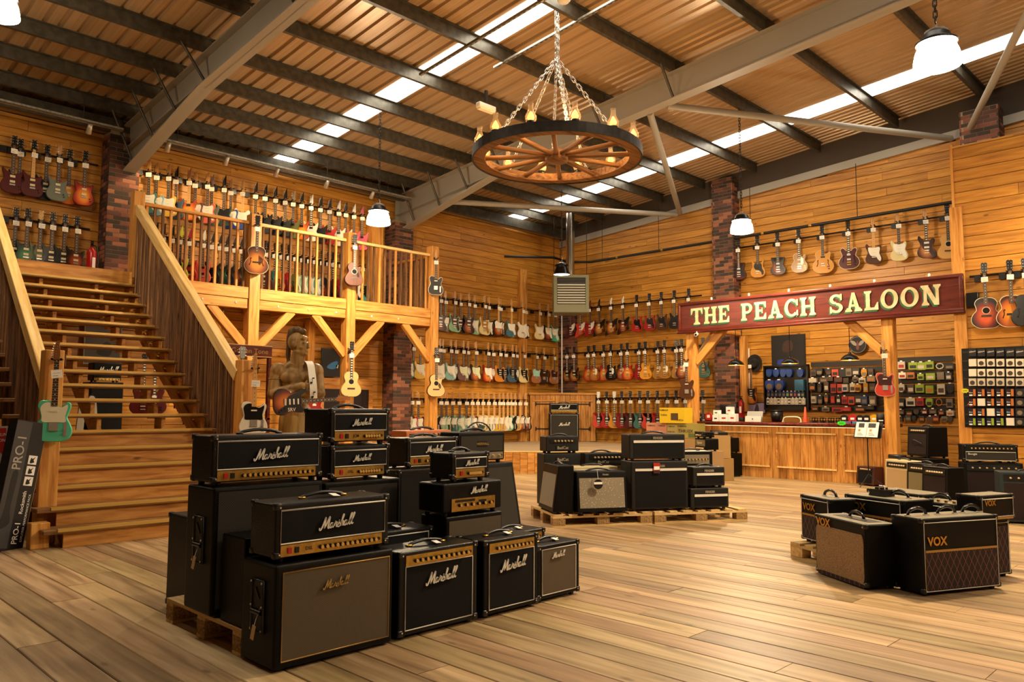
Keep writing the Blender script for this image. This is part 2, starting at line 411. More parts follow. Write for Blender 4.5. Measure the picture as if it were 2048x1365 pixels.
for a, b in LIGHTS:
    o = MB(); vs = [(px-(a+b)/2, y, zr(y)+.195) for y in (-6.9, YA+.15) for px in (a, b)]; o.add(vs, [(0, 1, 3, 2)])
    obj('roof_light_sheet', o, SKYL, ceil, loc=((a+b)/2, 0, 0))
PURY = [13.8, 12.9, 12.0, 11.0, 9.8, 8.45, 6.95, 5.35, 3.8, 2.2, .6, -1, -2.6, -4.2, -5.8]
PURM = noisy('purlin_steel', '#4a473e', '#5f5b4f', 10, .42, 0, metal=.5)
def purlin(x0, x1):
    p = [(0, 0), (.065, 0), (.065, .012), (.02, .012), (.02, .188), (.065-.02, .188), (.045, .2), (-.045, .2), (-.045, .188), (0, .188)]
    mb = MB(); l = (x1-x0)/2; n = len(p)
    return mb.add([(-l, y, z) for y, z in p]+[(l, y, z) for y, z in p], [list(range(n)), list(range(2*n-1, n-1, -1))]+[(i, i+n, (i+1) % n+n, (i+1) % n) for i in range(n)]).mesh('purlin')
BAYS = [(-7, -1.3), (-1.3, 4.75), (4.75, 10.8), (10.8, 16.45)]
for a, b in BAYS:
    me = purlin(a+.01, b-.01)
    for y in PURY: obj('purlin', me, PURM, ceil, loc=((a+b)/2, y, zr(y)))
def rafter(x):
    mb = MB(); y0, y1, h0, h1 = -6.9, 14.5, 11.2, 14.5; fw = .11
    P = lambda y, d=0: (y, zr(y)-d)
    def plate(pts, xa, xb):
        n = len(pts); mb.add([(xa, y, z) for y, z in pts]+[(xb, y, z) for y, z in pts], [list(range(n)), list(range(2*n-1, n-1, -1))]+[(i, i+n, (i+1) % n+n, (i+1) % n) for i in range(n)])
    plate([P(y0), P(y1), P(y1, .46), P(y0, .46)], -.006, .006)
    plate([P(y0), P(y1), P(y1, .018), P(y0, .018)], -fw, fw)
    plate([P(y0, .442), P(y1, .442), P(y1, .46), P(y0, .46)], -fw, fw)
    hz = 5.36
    plate([P(h0, .46), P(h1, .46), (h1, hz)], -.006, .006)
    plate([P(h0, .46), (h1, hz), (h1, hz+.02), P(h0, .44)], -fw, fw)
    plate([(h1-.02, hz), (h1, hz), P(h1), (h1-.02, zr(h1))], -fw, fw)
    return obj('rafter', mb, STEELP, ceil, loc=(x, 0, 0))
for x in (-1.3, 4.75, 10.8): rafter(x)
# fly braces from purlin to rafter foot
for x in (4.75, 10.8):
    for y in PURY[:4]+PURY[5:7]:
        zb = zrb(y) if y < 11.2 else 6.05-(y-11.2)/3.3*.69
        obj('fly_brace', MB().tube([(x-.45, y, zr(y)+.03), (x-.1, y, zb+.02)], .022, 4), PURM, ceil)
# steel channel along the top of the gable boarding, block infill above it
def ych(y): return ztop(y)
mb = MB(); ys = (YA, 2.0)
vs = [(XB-.06, y, ych(y)+d) for y in ys for d in (0, .17)]+[(XB, y, ych(y)+d) for y in ys for d in (0, .17)]
mb.add(vs, [(0, 1, 3, 2), (4, 6, 7, 5), (1, 5, 7, 3), (0, 2, 6, 4)])
obj('gable_channel', mb, STEELP, ceil)
mb = MB(); vs = [(XB-.012, y, z) for y in ys for z in (ych(y)+.16, zr(y)+.21)]+[(XB+.02, y, z) for y in ys for z in (ych(y)+.16, zr(y)+.21)]
mb.add(vs, [(0, 1, 3, 2), (4, 6, 7, 5)]); obj('gable_infill', mb, plain('dark_block', '#4b4034', .9), ceil)
# eaves: dark beam and pale soffit
obj('eaves_beam', MB().box(-5.9, 10.9, -.05, .05, -.12, .12), PURM, ceil, loc=(5.6, 14.28, 6.2))
obj('soffit', MB().box(-5.9, 10.9, -.13, .13, -.008, .008), plain('soffit_board', '#9a8460', .7), ceil, loc=(5.6, 14.46, 6.13))
# wind braces (tubes)
def tube_between(name, pts, r, mat, parent=None, n=10): return obj(name, MB().tube(pts, r, n), mat, parent)
for a, b in (((10.9, 13.0, 5.86), (16.4, 10.6, 6.13)), ((10.9, 7.55, 6.4), (16.4, 10.5, 6.16)), ((10.9, 7.2, 6.42), (16.4, 4.4, 6.55)), ((10.9, 1.6, 6.95), (16.4, 4.1, 6.62)), ((10.9, 1.4, 6.98), (16.4, -1.5, 7.0))):
    tube_between('wind_brace', [a, b], .06, STEELP, ceil, 12)
# ---- stage across the corner
def poly(name, pts, z0, z1, mat, kind=None):
    mb = MB(); n = len(pts); c = Vector((sum(p[0] for p in pts)/n, sum(p[1] for p in pts)/n))
    mb.add([(x-c.x, y-c.y, 0) for x, y in pts]+[(x-c.x, y-c.y, z1-z0) for x, y in pts], [list(range(n-1, -1, -1)), list(range(n, 2*n))]+[(i, (i+1) % n, (i+1) % n+n, i+n) for i in range(n)])
    o = obj(name, mb, mat, loc=(c.x, c.y, z0))
    if kind: o['kind'] = kind
    return o
SA, SB = Vector((9.75, 13.1)), Vector((13.7, 9.15))
st = poly('floor_stage', [SA[:], SB[:], (16.25, 9.15), (16.25, 9.58), (16.5, 9.58), (16.5, 14.5), (9.75, 14.5)], 0, .435, DARKGAP, 'structure')
d = (SB-SA); ln = d.length; d.normalize(); nrm = Vector((-d.y, d.x)); ang = math.atan2(d.y, d.x)
k = int(ln/.15)
for i in range(k):
    p = SA+d*(ln*(i+.5)/k)-st.location.xy-nrm*(-.0)
    obj('front_board', MB().box(-ln/k/2+.003, ln/k/2-.003, -.022, 0, 0, .43), PLY, st, loc=(p.x, p.y, 0), rot=(0, 0, ang))
STAGEF = wood('stage_board', '#7c6a52', '#a08a6c', '#b8a284', grain=(.8, 12, 12), knots=.4, var=.3, rough=.4)
for i in range(32):           # stage floor boards, laid parallel to the front edge
    o0 = nrm*(.1+i*.2)
    a, b = SA+o0, SB+o0
    # clip to the stage rectangle
    t0, t1 = -2.0, ln+4
    def lim(t0, t1, p, q, lo, hi):
        if abs(q) < 1e-6: return t0, t1
        u, v = (lo-p)/q, (hi-p)/q
        return max(t0, min(u, v)), min(t1, max(u, v))
    t0, t1 = lim(t0, t1, a.x, d.x, 9.75, 16.24); t0, t1 = lim(t0, t1, a.y, d.y, 9.17, 14.5)
    if t1-t0 < .2: continue
    c = a+d*((t0+t1)/2)-st.location.xy
    obj('stage_floorboard', MB().box(-(t1-t0)/2, (t1-t0)/2, -.098, .098, 0, .02), STAGEF, st, loc=(c.x, c.y, .435), rot=(0, 0, ang))
obj('stage_nosing', MB().box(-ln/2, ln/2, -.03, .02, 0, .024), RAILW, st, loc=((SA+SB)/2-st.location.xy).to_3d()+Vector((0, 0, .433)), rot=(0, 0, ang))
# ---- boarded corner panel with two small barn doors
PA, PB = Vector((15.28, 14.55)), Vector((16.53, 13.3))
d2 = (PB-PA); l2 = d2.length; d2.normalize(); a2 = math.atan2(d2.y, d2.x)
pn = empty('wall_corner', (*((PA+PB)/2), .455), a2, kind='structure')
pn_h = 1.24
obj('backing', MB().box(-l2/2, l2/2, .01, .04, 0, pn_h), DARKGAP, pn)
k = 13
for i in range(k):
    x = -l2/2+l2*(i+.5)/k
    o = plank('panel_board', pn_h, l2/k-.004, .02, PLY, pn, Matrix.Translation((x, -.01, pn_h/2)) @ Matrix.Rotation(-PI/2, 4, 'Y'))
obj('top_trim', MB().box(-l2/2-.02, l2/2+.02, -.04, .02, pn_h, pn_h+.05), BEAM, pn)
for s in (-1, 1):
    for zz in (.33, .99):
        obj('strap_hinge', MB().box(-.2, .2, -.03, -.01, -.012, .012).box(s*.2-.014, s*.2+.014, -.03, -.01, -.05, .05), BLACKM, pn, loc=(s*.52, 0, zz))
    obj('ledge', MB().box(-.3, .3, -.035, -.01, -.02, .02), BEAM, pn, loc=(s*.5, 0, 1.08))
# conduit down the corner, timber post on the eaves wall
obj('conduit', MB().cyl((0, 0, 1.72), (0, 0, 4.0), .018, n=8), WHITEP, None, loc=(16.28, 14.28, 0))['kind'] = 'structure'
bpy.data.objects['conduit'].name = 'trim_2'
o = sbox('trim_3', 14.86, 15.12, 14.5, 14.6, .46, 5.05, BEAMV, kind='structure')
o = sbox('trim_4', 9.98, 10.28, 14.36, 14.58, 3.4, 5.7, BEAMV, kind='structure')
# =================================================================== MEZZANINE, STAIRS, SALOON FRAME
ZM, YM = 3.42, 13.0
def timber(name, p0, p1, w, h, mat, parent=None, roll=None):
    """squared timber between two points; its grain (x) runs along it"""
    p0, p1 = Vector(p0), Vector(p1); d = p1-p0; l = d.length; x = d.normalized()
    up = Vector((0, 0, 1)) if abs(x.z) < .95 else Vector((0, 1, 0))
    y = up.cross(x).normalized(); z = x.cross(y)
    M = Matrix((x, y, z)).transposed().to_4x4(); M.translation = (p0+p1)/2
    if parent is not None: M = parent.matrix_basis.inverted() @ M
    b = min(.006, w*.1)
    return obj(name, MB().rbox(-l/2, l/2, -w/2, w/2, -h/2, h/2, b, 1, smooth=False), mat, parent, M=M)
mz = empty('mezzanine', (4.45, YM, 0), 0, 'pine mezzanine gallery on braced posts with baluster railing above the statue', 'gallery')
bpy.context.view_layer.update()
mz.matrix_local = Matrix.Translation((4.45, YM, 0))
deck = timber('deck', (4.45, 13.85, ZM-.05), (10.75, 13.85, ZM-.05), 1.55, .05, BEAM, mz)
PX = [6.5, 8.51, 10.61]
for i, x in enumerate(PX):
    timber('post', (x, YM, 0), (x, YM, 4.76 if i < 2 else 4.80), .2, .2, BEAM, mz)
timber('post', (4.5, YM, ZM-.5), (4.5, YM, 4.78), .17, .17, BEAM, mz)
timber('post', (PX[0], 14.42, 0), (PX[0], 14.42, ZM-.3), .16, .16, BEAM, mz); timber('post', (PX[1], 14.42, 0), (PX[1], 14.42, ZM-.3), .16, .16, BEAM, mz)
segx = [(4.585, 6.39), (6.61, 8.40), (8.62, 10.5)]
for j, (a, b) in enumerate(segx):
    timber('fascia_board', (a, YM-.06, 3.335), (b, YM-.06, 3.335), .05, .2, BEAM, mz)
    timber('beam', (a, YM-.01, 3.145), (b, YM-.01, 3.145), .12, .17, BEAM, mz)
    for q in (.2, .55, .88):
        obj('bolt', MB().cyl((0, 0, 0), (0, -.012, 0), .018, n=8), CHROME, mz, loc=(a+(b-a)*q-4.45, -.07, 3.15))
    timber('handrail', (a, YM, 4.60), (b, YM, 4.60), .1, .055, RAILW if j else BEAM, mz)
    n = 14 if j == 0 else (13 if j == 1 else 14)
    for q in range(n):
        x = a+(b-a)*(q+.5)/n
        timber('baluster', (x, YM+.005, ZM+.01), (x, YM+.005, 4.575), .042, .042, SLAT if (q*7+j) % 3 else BEAM, mz)
timber('handrail', (PX[2], YM+.1, 4.6), (PX[2], 14.5, 4.6), .1, .055, BEAM, mz)
for q in range(11):
    y = YM+.18+q*.125; timber('baluster', (PX[2], y, ZM), (PX[2], y, 4.575), .042, .042, SLAT if q % 3 else BEAM, mz)
timber('end_beam', (PX[2], YM, 3.2), (PX[2], 14.55, 3.2), .12, .3, BEAM, mz)
for x in (5.3, 5.9, 7.1, 7.7, 8.2, 9.2, 9.8): timber('joist', (x, YM+.05, 3.24), (x, 14.55, 3.24), .06, .2, BEAM, mz)
# knee braces, both ways on each post
for x in PX:
    for s in (-1, 1):
        if s == 1 and x == PX[2]: continue
        timber('knee_brace', (x+s*.08, YM-.005, 2.35), (x+s*.78, YM-.005, 3.09), .1, .15, BEAM, mz)
# ---- staircase
NR, RI, GO, Y0 = 19, .1775, .2475, 8.29
sx0, sx1 = 2.36, 4.34
stc = empty('staircase', ((sx0+sx1)/2, Y0, 0), 0, 'wide wooden staircase with brass nosings climbing to the gallery', 'staircase')
stc.matrix_local = Matrix.Translation(((sx0+sx1)/2, Y0, 0))
NOSE = plain('brass_nosing', '#cba350', .35, .25)
for i in range(1, NR):
    z, y = i*RI, Y0+(i-1)*GO
    a = sx0-.2
    timber('tread', (a, y+.12, z-.02), (sx1, y+.12, z-.02), .3, .042, TREAD, stc)
    obj('nosing', MB().box(a+(.12 if i < 3 else .22), sx1-.06, -.035, .012, 0, .008).box(a+(.12 if i < 3 else .22), sx1-.06, -.037, -.031, -.022, .008), NOSE, stc, loc=(-(sx0+sx1)/2, y-Y0, z))
    if i <= 6:
        timber('riser', (sx0-.02, y+.02, z-.5*RI-.02), (sx1-.02, y+.02, z-.5*RI-.02), .02, RI-.04, PLY, stc)
    for x in (sx0+.72, sx0+1.45, sx1-.04):
        if i > 5: timber('step_bracket', (x, y+.04, z-.14), (x, y+.26, z-.14), .05, .19, BEAM, stc)
for x in (sx0+.08, sx0+.75, sx1-.06):
    timber('stringer', (x, Y0+.15, -.05), (x, Y0+NR*GO-.1, NR*RI-.33), .06, .18, BEAM, stc)
timber('landing_board', (sx0+.02, Y0+(NR-1)*GO+.03, ZM-.11), (sx1+.05, Y0+(NR-1)*GO+.03, ZM-.11), .03, .24, PLY, stc)
timber('landing_deck', (sx0-.3, Y0+NR*GO+.75, ZM-.03), (sx1+.3, Y0+NR*GO+.75, ZM-.03), 1.7, .05, BEAM, stc)
for nx, ny in ((2.29, 8.76), (4.44, 9.0)):
    timber('newel_post', (nx, ny, 0), (nx, ny, 1.89 if nx < 3 else 1.9), .17, .17, BEAM, stc)
timber('post_foot', (2.17, 8.46, 0), (2.17, 8.46, .24), .16, .14, BEAM, stc)
# raking handrails and the rough slat screens below them
def rz(y): return 1.47+(y-8.85)*.717
for xa, ya, xb, yb in ((2.27, 8.83, 2.42, 12.9), (4.4, 9.06, 4.5, 12.93)):
    timber('raking_handrail', (xa, ya, rz(ya)+.09), (xb, yb, rz(yb)+.09), .11, .15, RAILW, stc)
def slat_screen(name, x, label, ys, sk):
    s = empty(name, (x, 8.5, 0), 0, label, 'screen')
    k = 0; y = ys
    while y < 12.88:
        wv = random.choice((.055, .065, .075, .085)); zt = rz(y)+.04; zb = max(0.0, (y-8.62)*.717-.35)
        if y > 12.3: zb = max(zb, 2.4)
        l = zt-zb
        M = Matrix.Translation((random.uniform(-.012, .012)+sk*(y-ys), y+wv/2-8.5, (zt+zb)/2)) @ Matrix.Rotation(PI/2, 4, 'Y') @ Matrix.Rotation(PI/2, 4, 'X')
        obj('slat', MB().box(-l/2, l/2, -wv/2+.003, wv/2-.003, -.014, .014), SLAT, s, M=M)
        y += wv; k += 1
slat_screen('slat_screen', 4.4, 'rough weathered slat screen under the right stair handrail', 9.12, .026)
slat_screen('slat_screen', 2.27, 'rough weathered slat screen under the left stair handrail', 8.88, .037)
# ---- saloon frame: counter, posts, sign
XS = 14.4
sal = empty('saloon_portal', (XS, 6.5, 0), 0, 'heavy pine post frame with knee braces carrying the saloon sign', 'timber frame')
sal.matrix_local = Matrix.Translation((XS, 6.5, 0))
for y, zt in ((8.95, 3.0), (4.98, 3.2), (3.82, 4.7)):
    timber('post', (XS-.02, y, 0), (XS-.02, y, zt), .19, .19, BEAM, sal)
timber('header_beam', (XS+.05, 9.0, 3.12), (XS+.05, 3.75, 3.12), .16, .24, BEAM, sal)
timber('knee_brace', (XS, 8.87, 2.3), (XS, 8.2, 2.98), .1, .15, BEAM, sal)
timber('knee_brace', (XS, 5.06, 2.3), (XS, 5.72, 2.98), .1, .15, BEAM, sal)
timber('knee_brace', (XS+.08, 8.95, 2.3), (XS+.85, 8.95, 2.98), .1, .14, BEAM, sal)
timber('tie_beam', (XS+.05, 8.92, 3.1), (16.27, 8.92, 3.1), .14, .2, BEAM, sal)
timber('back_post', (16.46, 8.89, 0), (16.46, 8.89, 3.0), .16, .14, BEAM, sal)
# counter
ct = empty('counter', (XS+.05, 7.0, 0), 0, 'long pine-clad shop counter with dark red top below the saloon sign', 'counter')
cy0, cy1 = 5.08, 8.86
obj('carcass', MB().box(.03, .6, cy0-7, cy1-7, 0, 1.0), DARKGAP, ct)
n = 26
for i in range(n):
    y = cy1-(cy1-cy0)*(i+.5)/n-7
    plank('counter_board', 1.0, (cy1-cy0)/n-.003, .02, PLY, ct, Matrix.Translation((.006, y, .5)) @ Matrix.Rotation(-PI/2, 4, 'Z') @ Matrix.Rotation(-PI/2, 4, 'Y'))
obj('counter_top', MB().rbox(-.09, .68, cy0-7-.02, cy1-7+.06, 1.01, 1.073, .01, 1), wood('dark_red_top', '#3a120c', '#5c2015', '#74301f', rough=.25, var=.05, knots=0), ct)
for a, b in ((8.55, 7.3), (7.15, 6.0), (5.85, 5.2)):
    for z in (.87, .22): obj('panel_moulding', MB().box(-.02, .004, b-7, a-7, z-.015, z+.015), RAILW, ct)
    for y in (a, b): obj('panel_moulding', MB().box(-.014, .004, y-7-.012, y-7+.012, .22, .87), PLY, ct)
LED = plain('counter_led', '#ffffff', .5, emit=(1, .66, .34), es=1.8)
obj('light_strip', MB().box(-.03, -.015, cy0-7, cy1-7, .992, 1.0), LED, ct)
# sign board
sg = empty('saloon_sign', (XS-.14, 6.47, 2.955), 0, 'long dark red wooden signboard with cream western letters above the counter', 'sign', rot=(0, 0, -PI/2))
sw, sh = 5.42, .61
SIGNW = wood('sign_mahogany', '#3f1610', '#5a2117', '#6b2c1d', grain=(1.2, 10, 10), knots=.15, var=.0, rough=.35)
obj('board', MB().box(-sw/2, sw/2, 0, .05, 0, sh), SIGNW, sg)
for z in (.025, sh-.025): obj('moulding', MB().rbox(-sw/2-.02, sw/2+.02, -.04, .03, z-.03, z+.03, .012, 2), SIGNW, sg)
for x in (-sw/2+.01, sw/2-.01): obj('moulding', MB().rbox(x-.03, x+.03, -.04, .03, .03, sh-.03, .012, 2), SIGNW, sg)
obj('ledge', MB().rbox(-sw/2-.03, sw/2+.03, -.07, .03, -.045, .0, .012, 2), SIGNW, sg)
# slab-serif western letters from strokes
def ring(cx, cz, rx, rz_, wx, wz, a0, a1, n=18):
    out = []
    for i in range(n):
        t0, t1 = [math.radians(a0+(a1-a0)*(i+q)/n) for q in (0, 1)]
        out.append([(cx+rx*math.cos(t0), cz+rz_*math.sin(t0)), (cx+rx*math.cos(t1), cz+rz_*math.sin(t1)), (cx+(rx-wx)*math.cos(t1), cz+(rz_-wz)*math.sin(t1)), (cx+(rx-wx)*math.cos(t0), cz+(rz_-wz)*math.sin(t0))])
    return out
R_ = lambda a, b, c, d: [(a, c), (b, c), (b, d), (a, d)]
def slab(xc, z, w, up):           # bracketed foot or head serif
    s = 1 if up else -1
    return [[(xc-w, z), (xc+w, z), (xc+w*.92, z+s*.11), (xc-w*.92, z+s*.11)], [(xc-w*.7, z+s*.11), (xc+w*.7, z+s*.11), (xc+.1, z+s*.2), (xc-.1, z+s*.2)]]
def stem(xc, w=.11): return [R_(xc-w, xc+w, 0, 1), [(xc-w-.035, .5), (xc, .42), (xc+w+.035, .5), (xc, .58)]]+slab(xc, 0, .21, True)+slab(xc, 1, .21, False)
GL = {
 'T': (.9, [R_(.34, .56, 0, 1), R_(0, .9, .86, 1), [(0, 1), (0, .62), (.07, .62), (.16, .86)], [(.9, 1), (.9, .62), (.83, .62), (.74, .86)], [(.29, .5), (.45, .42), (.61, .5), (.45, .58)]]+slab(.45, 0, .25, True)),
 'H': (.98, stem(.21)+stem(.77)+[R_(.3, .68, .44, .57)]),
 'E': (.84, stem(.21)+[R_(.2, .76, 0, .13), R_(.2, .76, .87, 1), R_(.3, .56, .44, .56), R_(.5, .57, .34, .66), [(.8, 0), (.8, .36), (.73, .34), (.62, .13), (.62, 0)], [(.8, 1), (.8, .64), (.73, .66), (.62, .87), (.62, 1)]]),
 'P': (.84, stem(.21)+ring(.42, .7, .38, .3, .2, .13, -90, 90)+[R_(.2, .44, .87, 1), R_(.2, .44, .4, .53)]),
 'A': (1.0, [[(.16, .08), (.3, .08), (.52, .86), (.4, 1)], [(.84, .08), (.6, .08), (.38, 1), (.56, 1)], R_(.26, .7, .26, .38)]+slab(.2, 0, .2, True)+slab(.76, 0, .22, True)),
 'C': (.9, ring(.46, .5, .46, .5, .22, .13, 48, 318)+[[(.78, .95), (.86, .95), (.86, .6), (.79, .6), (.68, .8)], [(.78, .05), (.86, .05), (.86, .36), (.79, .36), (.7, .2)]]),
 'S': (.84, ring(.41, .73, .37, .27, .2, .13, 30, 270, 14)+ring(.41, .27, .39, .27, .21, .13, -150, 90, 14)+[[(.66, 1), (.76, 1), (.76, .66), (.69, .66), (.58, .86)], [(.14, 0), (.04, 0), (.04, .36), (.11, .36), (.22, .14)], [(.2, .62), (.5, .47), (.64, .4), (.3, .55)]]),
 'L': (.8, stem(.21)+[R_(.2, .74, 0, .13), [(.78, 0), (.78, .4), (.71, .38), (.56, .13), (.56, 0)]]),
 'O': (.98, ring(.49, .5, .47, .5, .22, .13, 0, 360, 26)),
 'N': (1.02, [R_(.14, .3, 0, 1), R_(.74, .9, 0, 1), [(.1, 1), (.36, 1), (.9, 0), (.66, 0)]]+slab(.22, 0, .19, True)+slab(.82, 1, .19, False)+slab(.2, 1, .2, False)),
}
SIGNCREAM = noisy('sign_cream_paint', '#b8a878', '#d9cda2', 7, .6, 0, detail=6); SIGNGREEN = plain('sign_green_paint', '#1f5a38', .6)
lsz = .345
def place_text(s, x0, x1, parent):
    tot = sum((GL[c][0] if c != ' ' else .62)+.09 for c in s); k = (x1-x0)/tot; x = x0
    for c in s:
        if c == ' ': x += .71*k; continue
        wd, polys = GL[c]
        def build(dy):
            mb = MB()
            for qi, p in enumerate(polys): mb.prism([(q[0]*k, q[1]*lsz) for q in p], dy-.00025*(qi % 9), dy+.006)
            return mb
        obj('letter_shadow', build(0), SIGNGREEN, parent, loc=(x-.022, -.008, .13-.03))
        obj('letter', build(0), SIGNCREAM, parent, loc=(x, -.016, .13)); x += (wd+.09)*k
place_text('THE PEACH SALOON', -2.42, 2.42, sg)
# ---- sprinkler pipe along the gable wall and round the corner
pp = empty('sprinkler_pipe', (16.35, 9, 5.29), 0, 'long dark pipe hung on rods along the back right wall', 'pipe')
obj('pipe', MB().tube([(14.1-16.35, 14.35-9, -.02), (15.2-16.35, 13.6-9, 0), (15.9-16.35, 13.75-9, 0), (0, 13.3-9, 0), (0, 4.0-9, 0)], .032, 10), BLACKM, pp)
for y in (12.9, 11.1, 8.6, 6.2): obj('hanger_rod', MB().cyl((0, y-9, 0), (0, y-9, 1.15), .007, n=6), BLACKM, pp)
for y in (12.4, 11.0, 8.3, 7.2): obj('pipe_band', MB().cyl((0, y-9-.03, 0), (0, y-9+.03, 0), .036, n=10), GOLDM, pp)
# =================================================================== LAMPS
DOME = plain('prismatic_dome', '#f4f1ea', .3, emit=(1, .82, .58), es=DOME_E)
HOOD = plain('lamp_hood', '#1c1b19', .35, .5)
BULB = plain('lamp_bulb', '#ffffff', .3, emit=(1, .86, .6), es=40)
def plight(name, loc, watts, col, rad, parent=None, spot=None, rot=None):
    l = bpy.data.lights.new(name, 'SPOT' if spot else 'POINT'); l.energy = watts; l.color = col; l.shadow_soft_size = rad
    if spot: l.spot_size = spot; l.spot_blend = .6
    o = bpy.data.objects.new(name, l); COL.objects.link(o); o.location = loc
    if rot is not None: o.rotation_euler = rot
    if parent: o.parent = parent
    return o
def link_mesh(r=.012, w=.02, l=.05):
    """one oval chain link lying in x,z"""
    pts = [(w*.5*math.cos(t), 0, (l*.5-w*.5)*(1 if math.sin(t) >= 0 else -1)+w*.5*math.sin(t)) for t in [2*PI*i/12+.01 for i in range(12)]]
    return MB().tube(pts, r, 5, closed=True)
def chain(parent, p0, p1, l=.06, w=.034, r=.006, mat=None, name='chain_link'):
    p0, p1 = Vector(p0), Vector(p1); d = p1-p0; n = max(2, int(d.length/(l*.72))); q = d.to_track_quat('Z', 'Y').to_matrix().to_4x4(); mb = MB(); lm = link_mesh(r, w, l)
    for i in range(n):
        M = Matrix.Translation(p0+d*((i+.5)/n)) @ q @ Matrix.Rotation(PI/2*(i % 2), 4, 'Z')
        mb.add(lm.v, lm.f, True, M)
    return obj(name, mb, mat or CHROME, parent)
_dm = {}
LL = {0: 'white glass high-bay pendant lamp hanging in front of the gallery end', 1: 'large glowing white high-bay pendant lamp at the top right, nearest the camera',
      2: 'white glass high-bay pendant lamp hanging above the left end of the saloon sign', 3: 'black metal bell pendant lamp hanging just above the heater', 4: 'glowing high-bay lamp rim cut off at the top left corner'}
for i, (x, y, z, kind, pw) in enumerate(LAMPS):
    r = empty('pendant_lamp', (x, y, z), 0, LL.get(i, 'white glass high-bay pendant lamp just outside the right edge' if i == 5 else 'unseen high-bay pendant lamp added behind the camera'), 'lamp', 'high-bay pendant lamps')
    if kind == 'glass':
        if 'g' not in _dm:
            n = 64; mb = MB(); prof = [(.205, 0), (.2, .06), (.185, .13), (.16, .19), (.125, .24), (.1, .255)]
            vs = [((q-(.004 if j % 2 else 0))*math.cos(2*PI*j/n), (q-(.004 if j % 2 else 0))*math.sin(2*PI*j/n), h) for q, h in prof for j in range(n)]
            mb.add(vs, [(a*n+j, a*n+(j+1) % n, (a+1)*n+(j+1) % n, (a+1)*n+j) for a in range(len(prof)-1) for j in range(n)], False)
            _dm['g'] = mb.mesh('dome')
        obj('dome', _dm['g'], DOME if pw > .6 else plain('prismatic_dome_dim', '#f4f1ea', .3, emit=(1, .82, .58), es=DOME_E*.4), r)
        obj('hood', MB().lathe([(.18, .21), (.185, .225), (.13, .26), (.12, .3), (.08, .33), (.0, .335)], 28).lathe([(.18, .21), (.1, .22)], 28), HOOD, r)
        obj('vent_cap', MB().lathe([(.095, .31), (.1, .335), (.05, .36), (0, .365)], 20), plain('grey_cap', '#8d8a84', .5), r)
        plight('lamp_light', (0, 0, .06), LAMP_W*pw, WARM, .13, r)
    else:
        obj('bell', MB().lathe([(.2, 0), (.175, .08), (.14, .17), (.13, .2), (.165, .21), (.165, .23), (.1, .27), (.06, .3), (0, .305)], 28), plain('black_bell', '#191917', .25, .5), r)
        obj('lens', MB().lathe([(0, .012), (.1, .012), (.19, .015)], 24), plain('lamp_lens', '#ffffff', .4, emit=(1, .92, .78), es=12), r)
        plight('lamp_light', (0, 0, -.05), LAMP_W*pw, WARM, .12, r, spot=2.0, rot=(0, 0, 0))
    zt = zr(y)
    obj('hook', MB().tube([(0, 0, .33), (.02, 0, .37), (.025, 0, .41), (0, 0, .44)], .007, 6), CHROME, r)
    chain(r, (0, 0, .42), (0, 0, zt-z), .075, .035, .006, STEELD, 'chain')
# ---- wagon-wheel chandelier
cx, cy, cz = 7.97, 7.08, 4.78
ch = empty('wagon_wheel_chandelier', (cx, cy, cz), 0, 'wagon wheel chandelier with oil-lamp bulbs hanging on chains', 'chandelier')
RO, RI_ = 1.16, 1.0
WHEELW = wood('wheel_wood', '#5b3a1e', '#8d6236', '#a97a48', grain=(1, 14, 14), knots=.3, var=.3, rough=.6)
IRON = noisy('iron_tyre', '#1d1a17', '#322c26', 12, .5, .1, metal=.4)
obj('rim', MB().lathe([(RI_, 0), (RO, 0), (RO, .11), (RI_, .11), (RI_, 0)], 72, smooth=False), WHEELW, ch)
obj('iron_tyre', MB().lathe([(RO, -.012), (RO+.02, -.012), (RO+.02, .122), (RO, .122), (RO, -.012)], 72, smooth=False), IRON, ch)
obj('hub', MB().lathe([(0, -.03), (.15, -.03), (.16, 0), (.16, .08), (.12, .13), (0, .13)], 24), WHEELW, ch)
spoke = MB().rbox(.12, RI_+.01, -.03, .03, -.028, .028, .008, 1).mesh('spoke')
for k in range(12): obj('spoke', spoke, WHEELW, ch, loc=(0, 0, .05), rot=(0, 0, 2*PI*(k+.3)/12))
KNOT = 1.46
for k in range(5):
    a = 2*PI*(k+.2)/5; chain(ch, (RI_*.98*math.cos(a), RI_*.98*math.sin(a), .1), (0, 0, KNOT), .1, .045, .008, CHROME, 'chain')
for k in range(1):
    a = 2*PI*(k+.6)/3; chain(ch, (.1*math.cos(a), .1*math.sin(a), .1), (0, 0, KNOT), .09, .04, .007, CHROME, 'chain')
chain(ch, (0, 0, KNOT), (0, 0, 2.15), .1, .05, .009, CHROME, 'chain'); chain(ch, (.03, 0, KNOT), (.03, 0, 2.15), .1, .05, .009, CHROME, 'chain')
GLASS, t, b = nt('lamp_glass'); b.inputs['Alpha'].default_value = .22; b.inputs['Roughness'].default_value = .05; b.inputs['Base Color'].default_value = (1, .8, .5, 1); b.inputs['Specular IOR Level'].default_value = .8
FLAME = plain('flame_bulb', '#ffcf80', .4, emit=(1, .42, .07), es=3.2)
chim = MB().lathe([(.035, .03), (.05, .06), (.05, .085), (.03, .12), (.022, .15), (.022, .185), (.026, .195)], 14).mesh('glass_chimney')
base = MB().lathe([(0, 0), (.045, 0), (.045, .012), (.025, .02), (.04, .03), (.035, .042), (0, .042)], 12).mesh('lamp_base')
bulb = MB().lathe([(0, .042), (.022, .05), (.032, .072), (.02, .1), (.006, .125), (0, .13)], 12).mesh('flame_bulb')
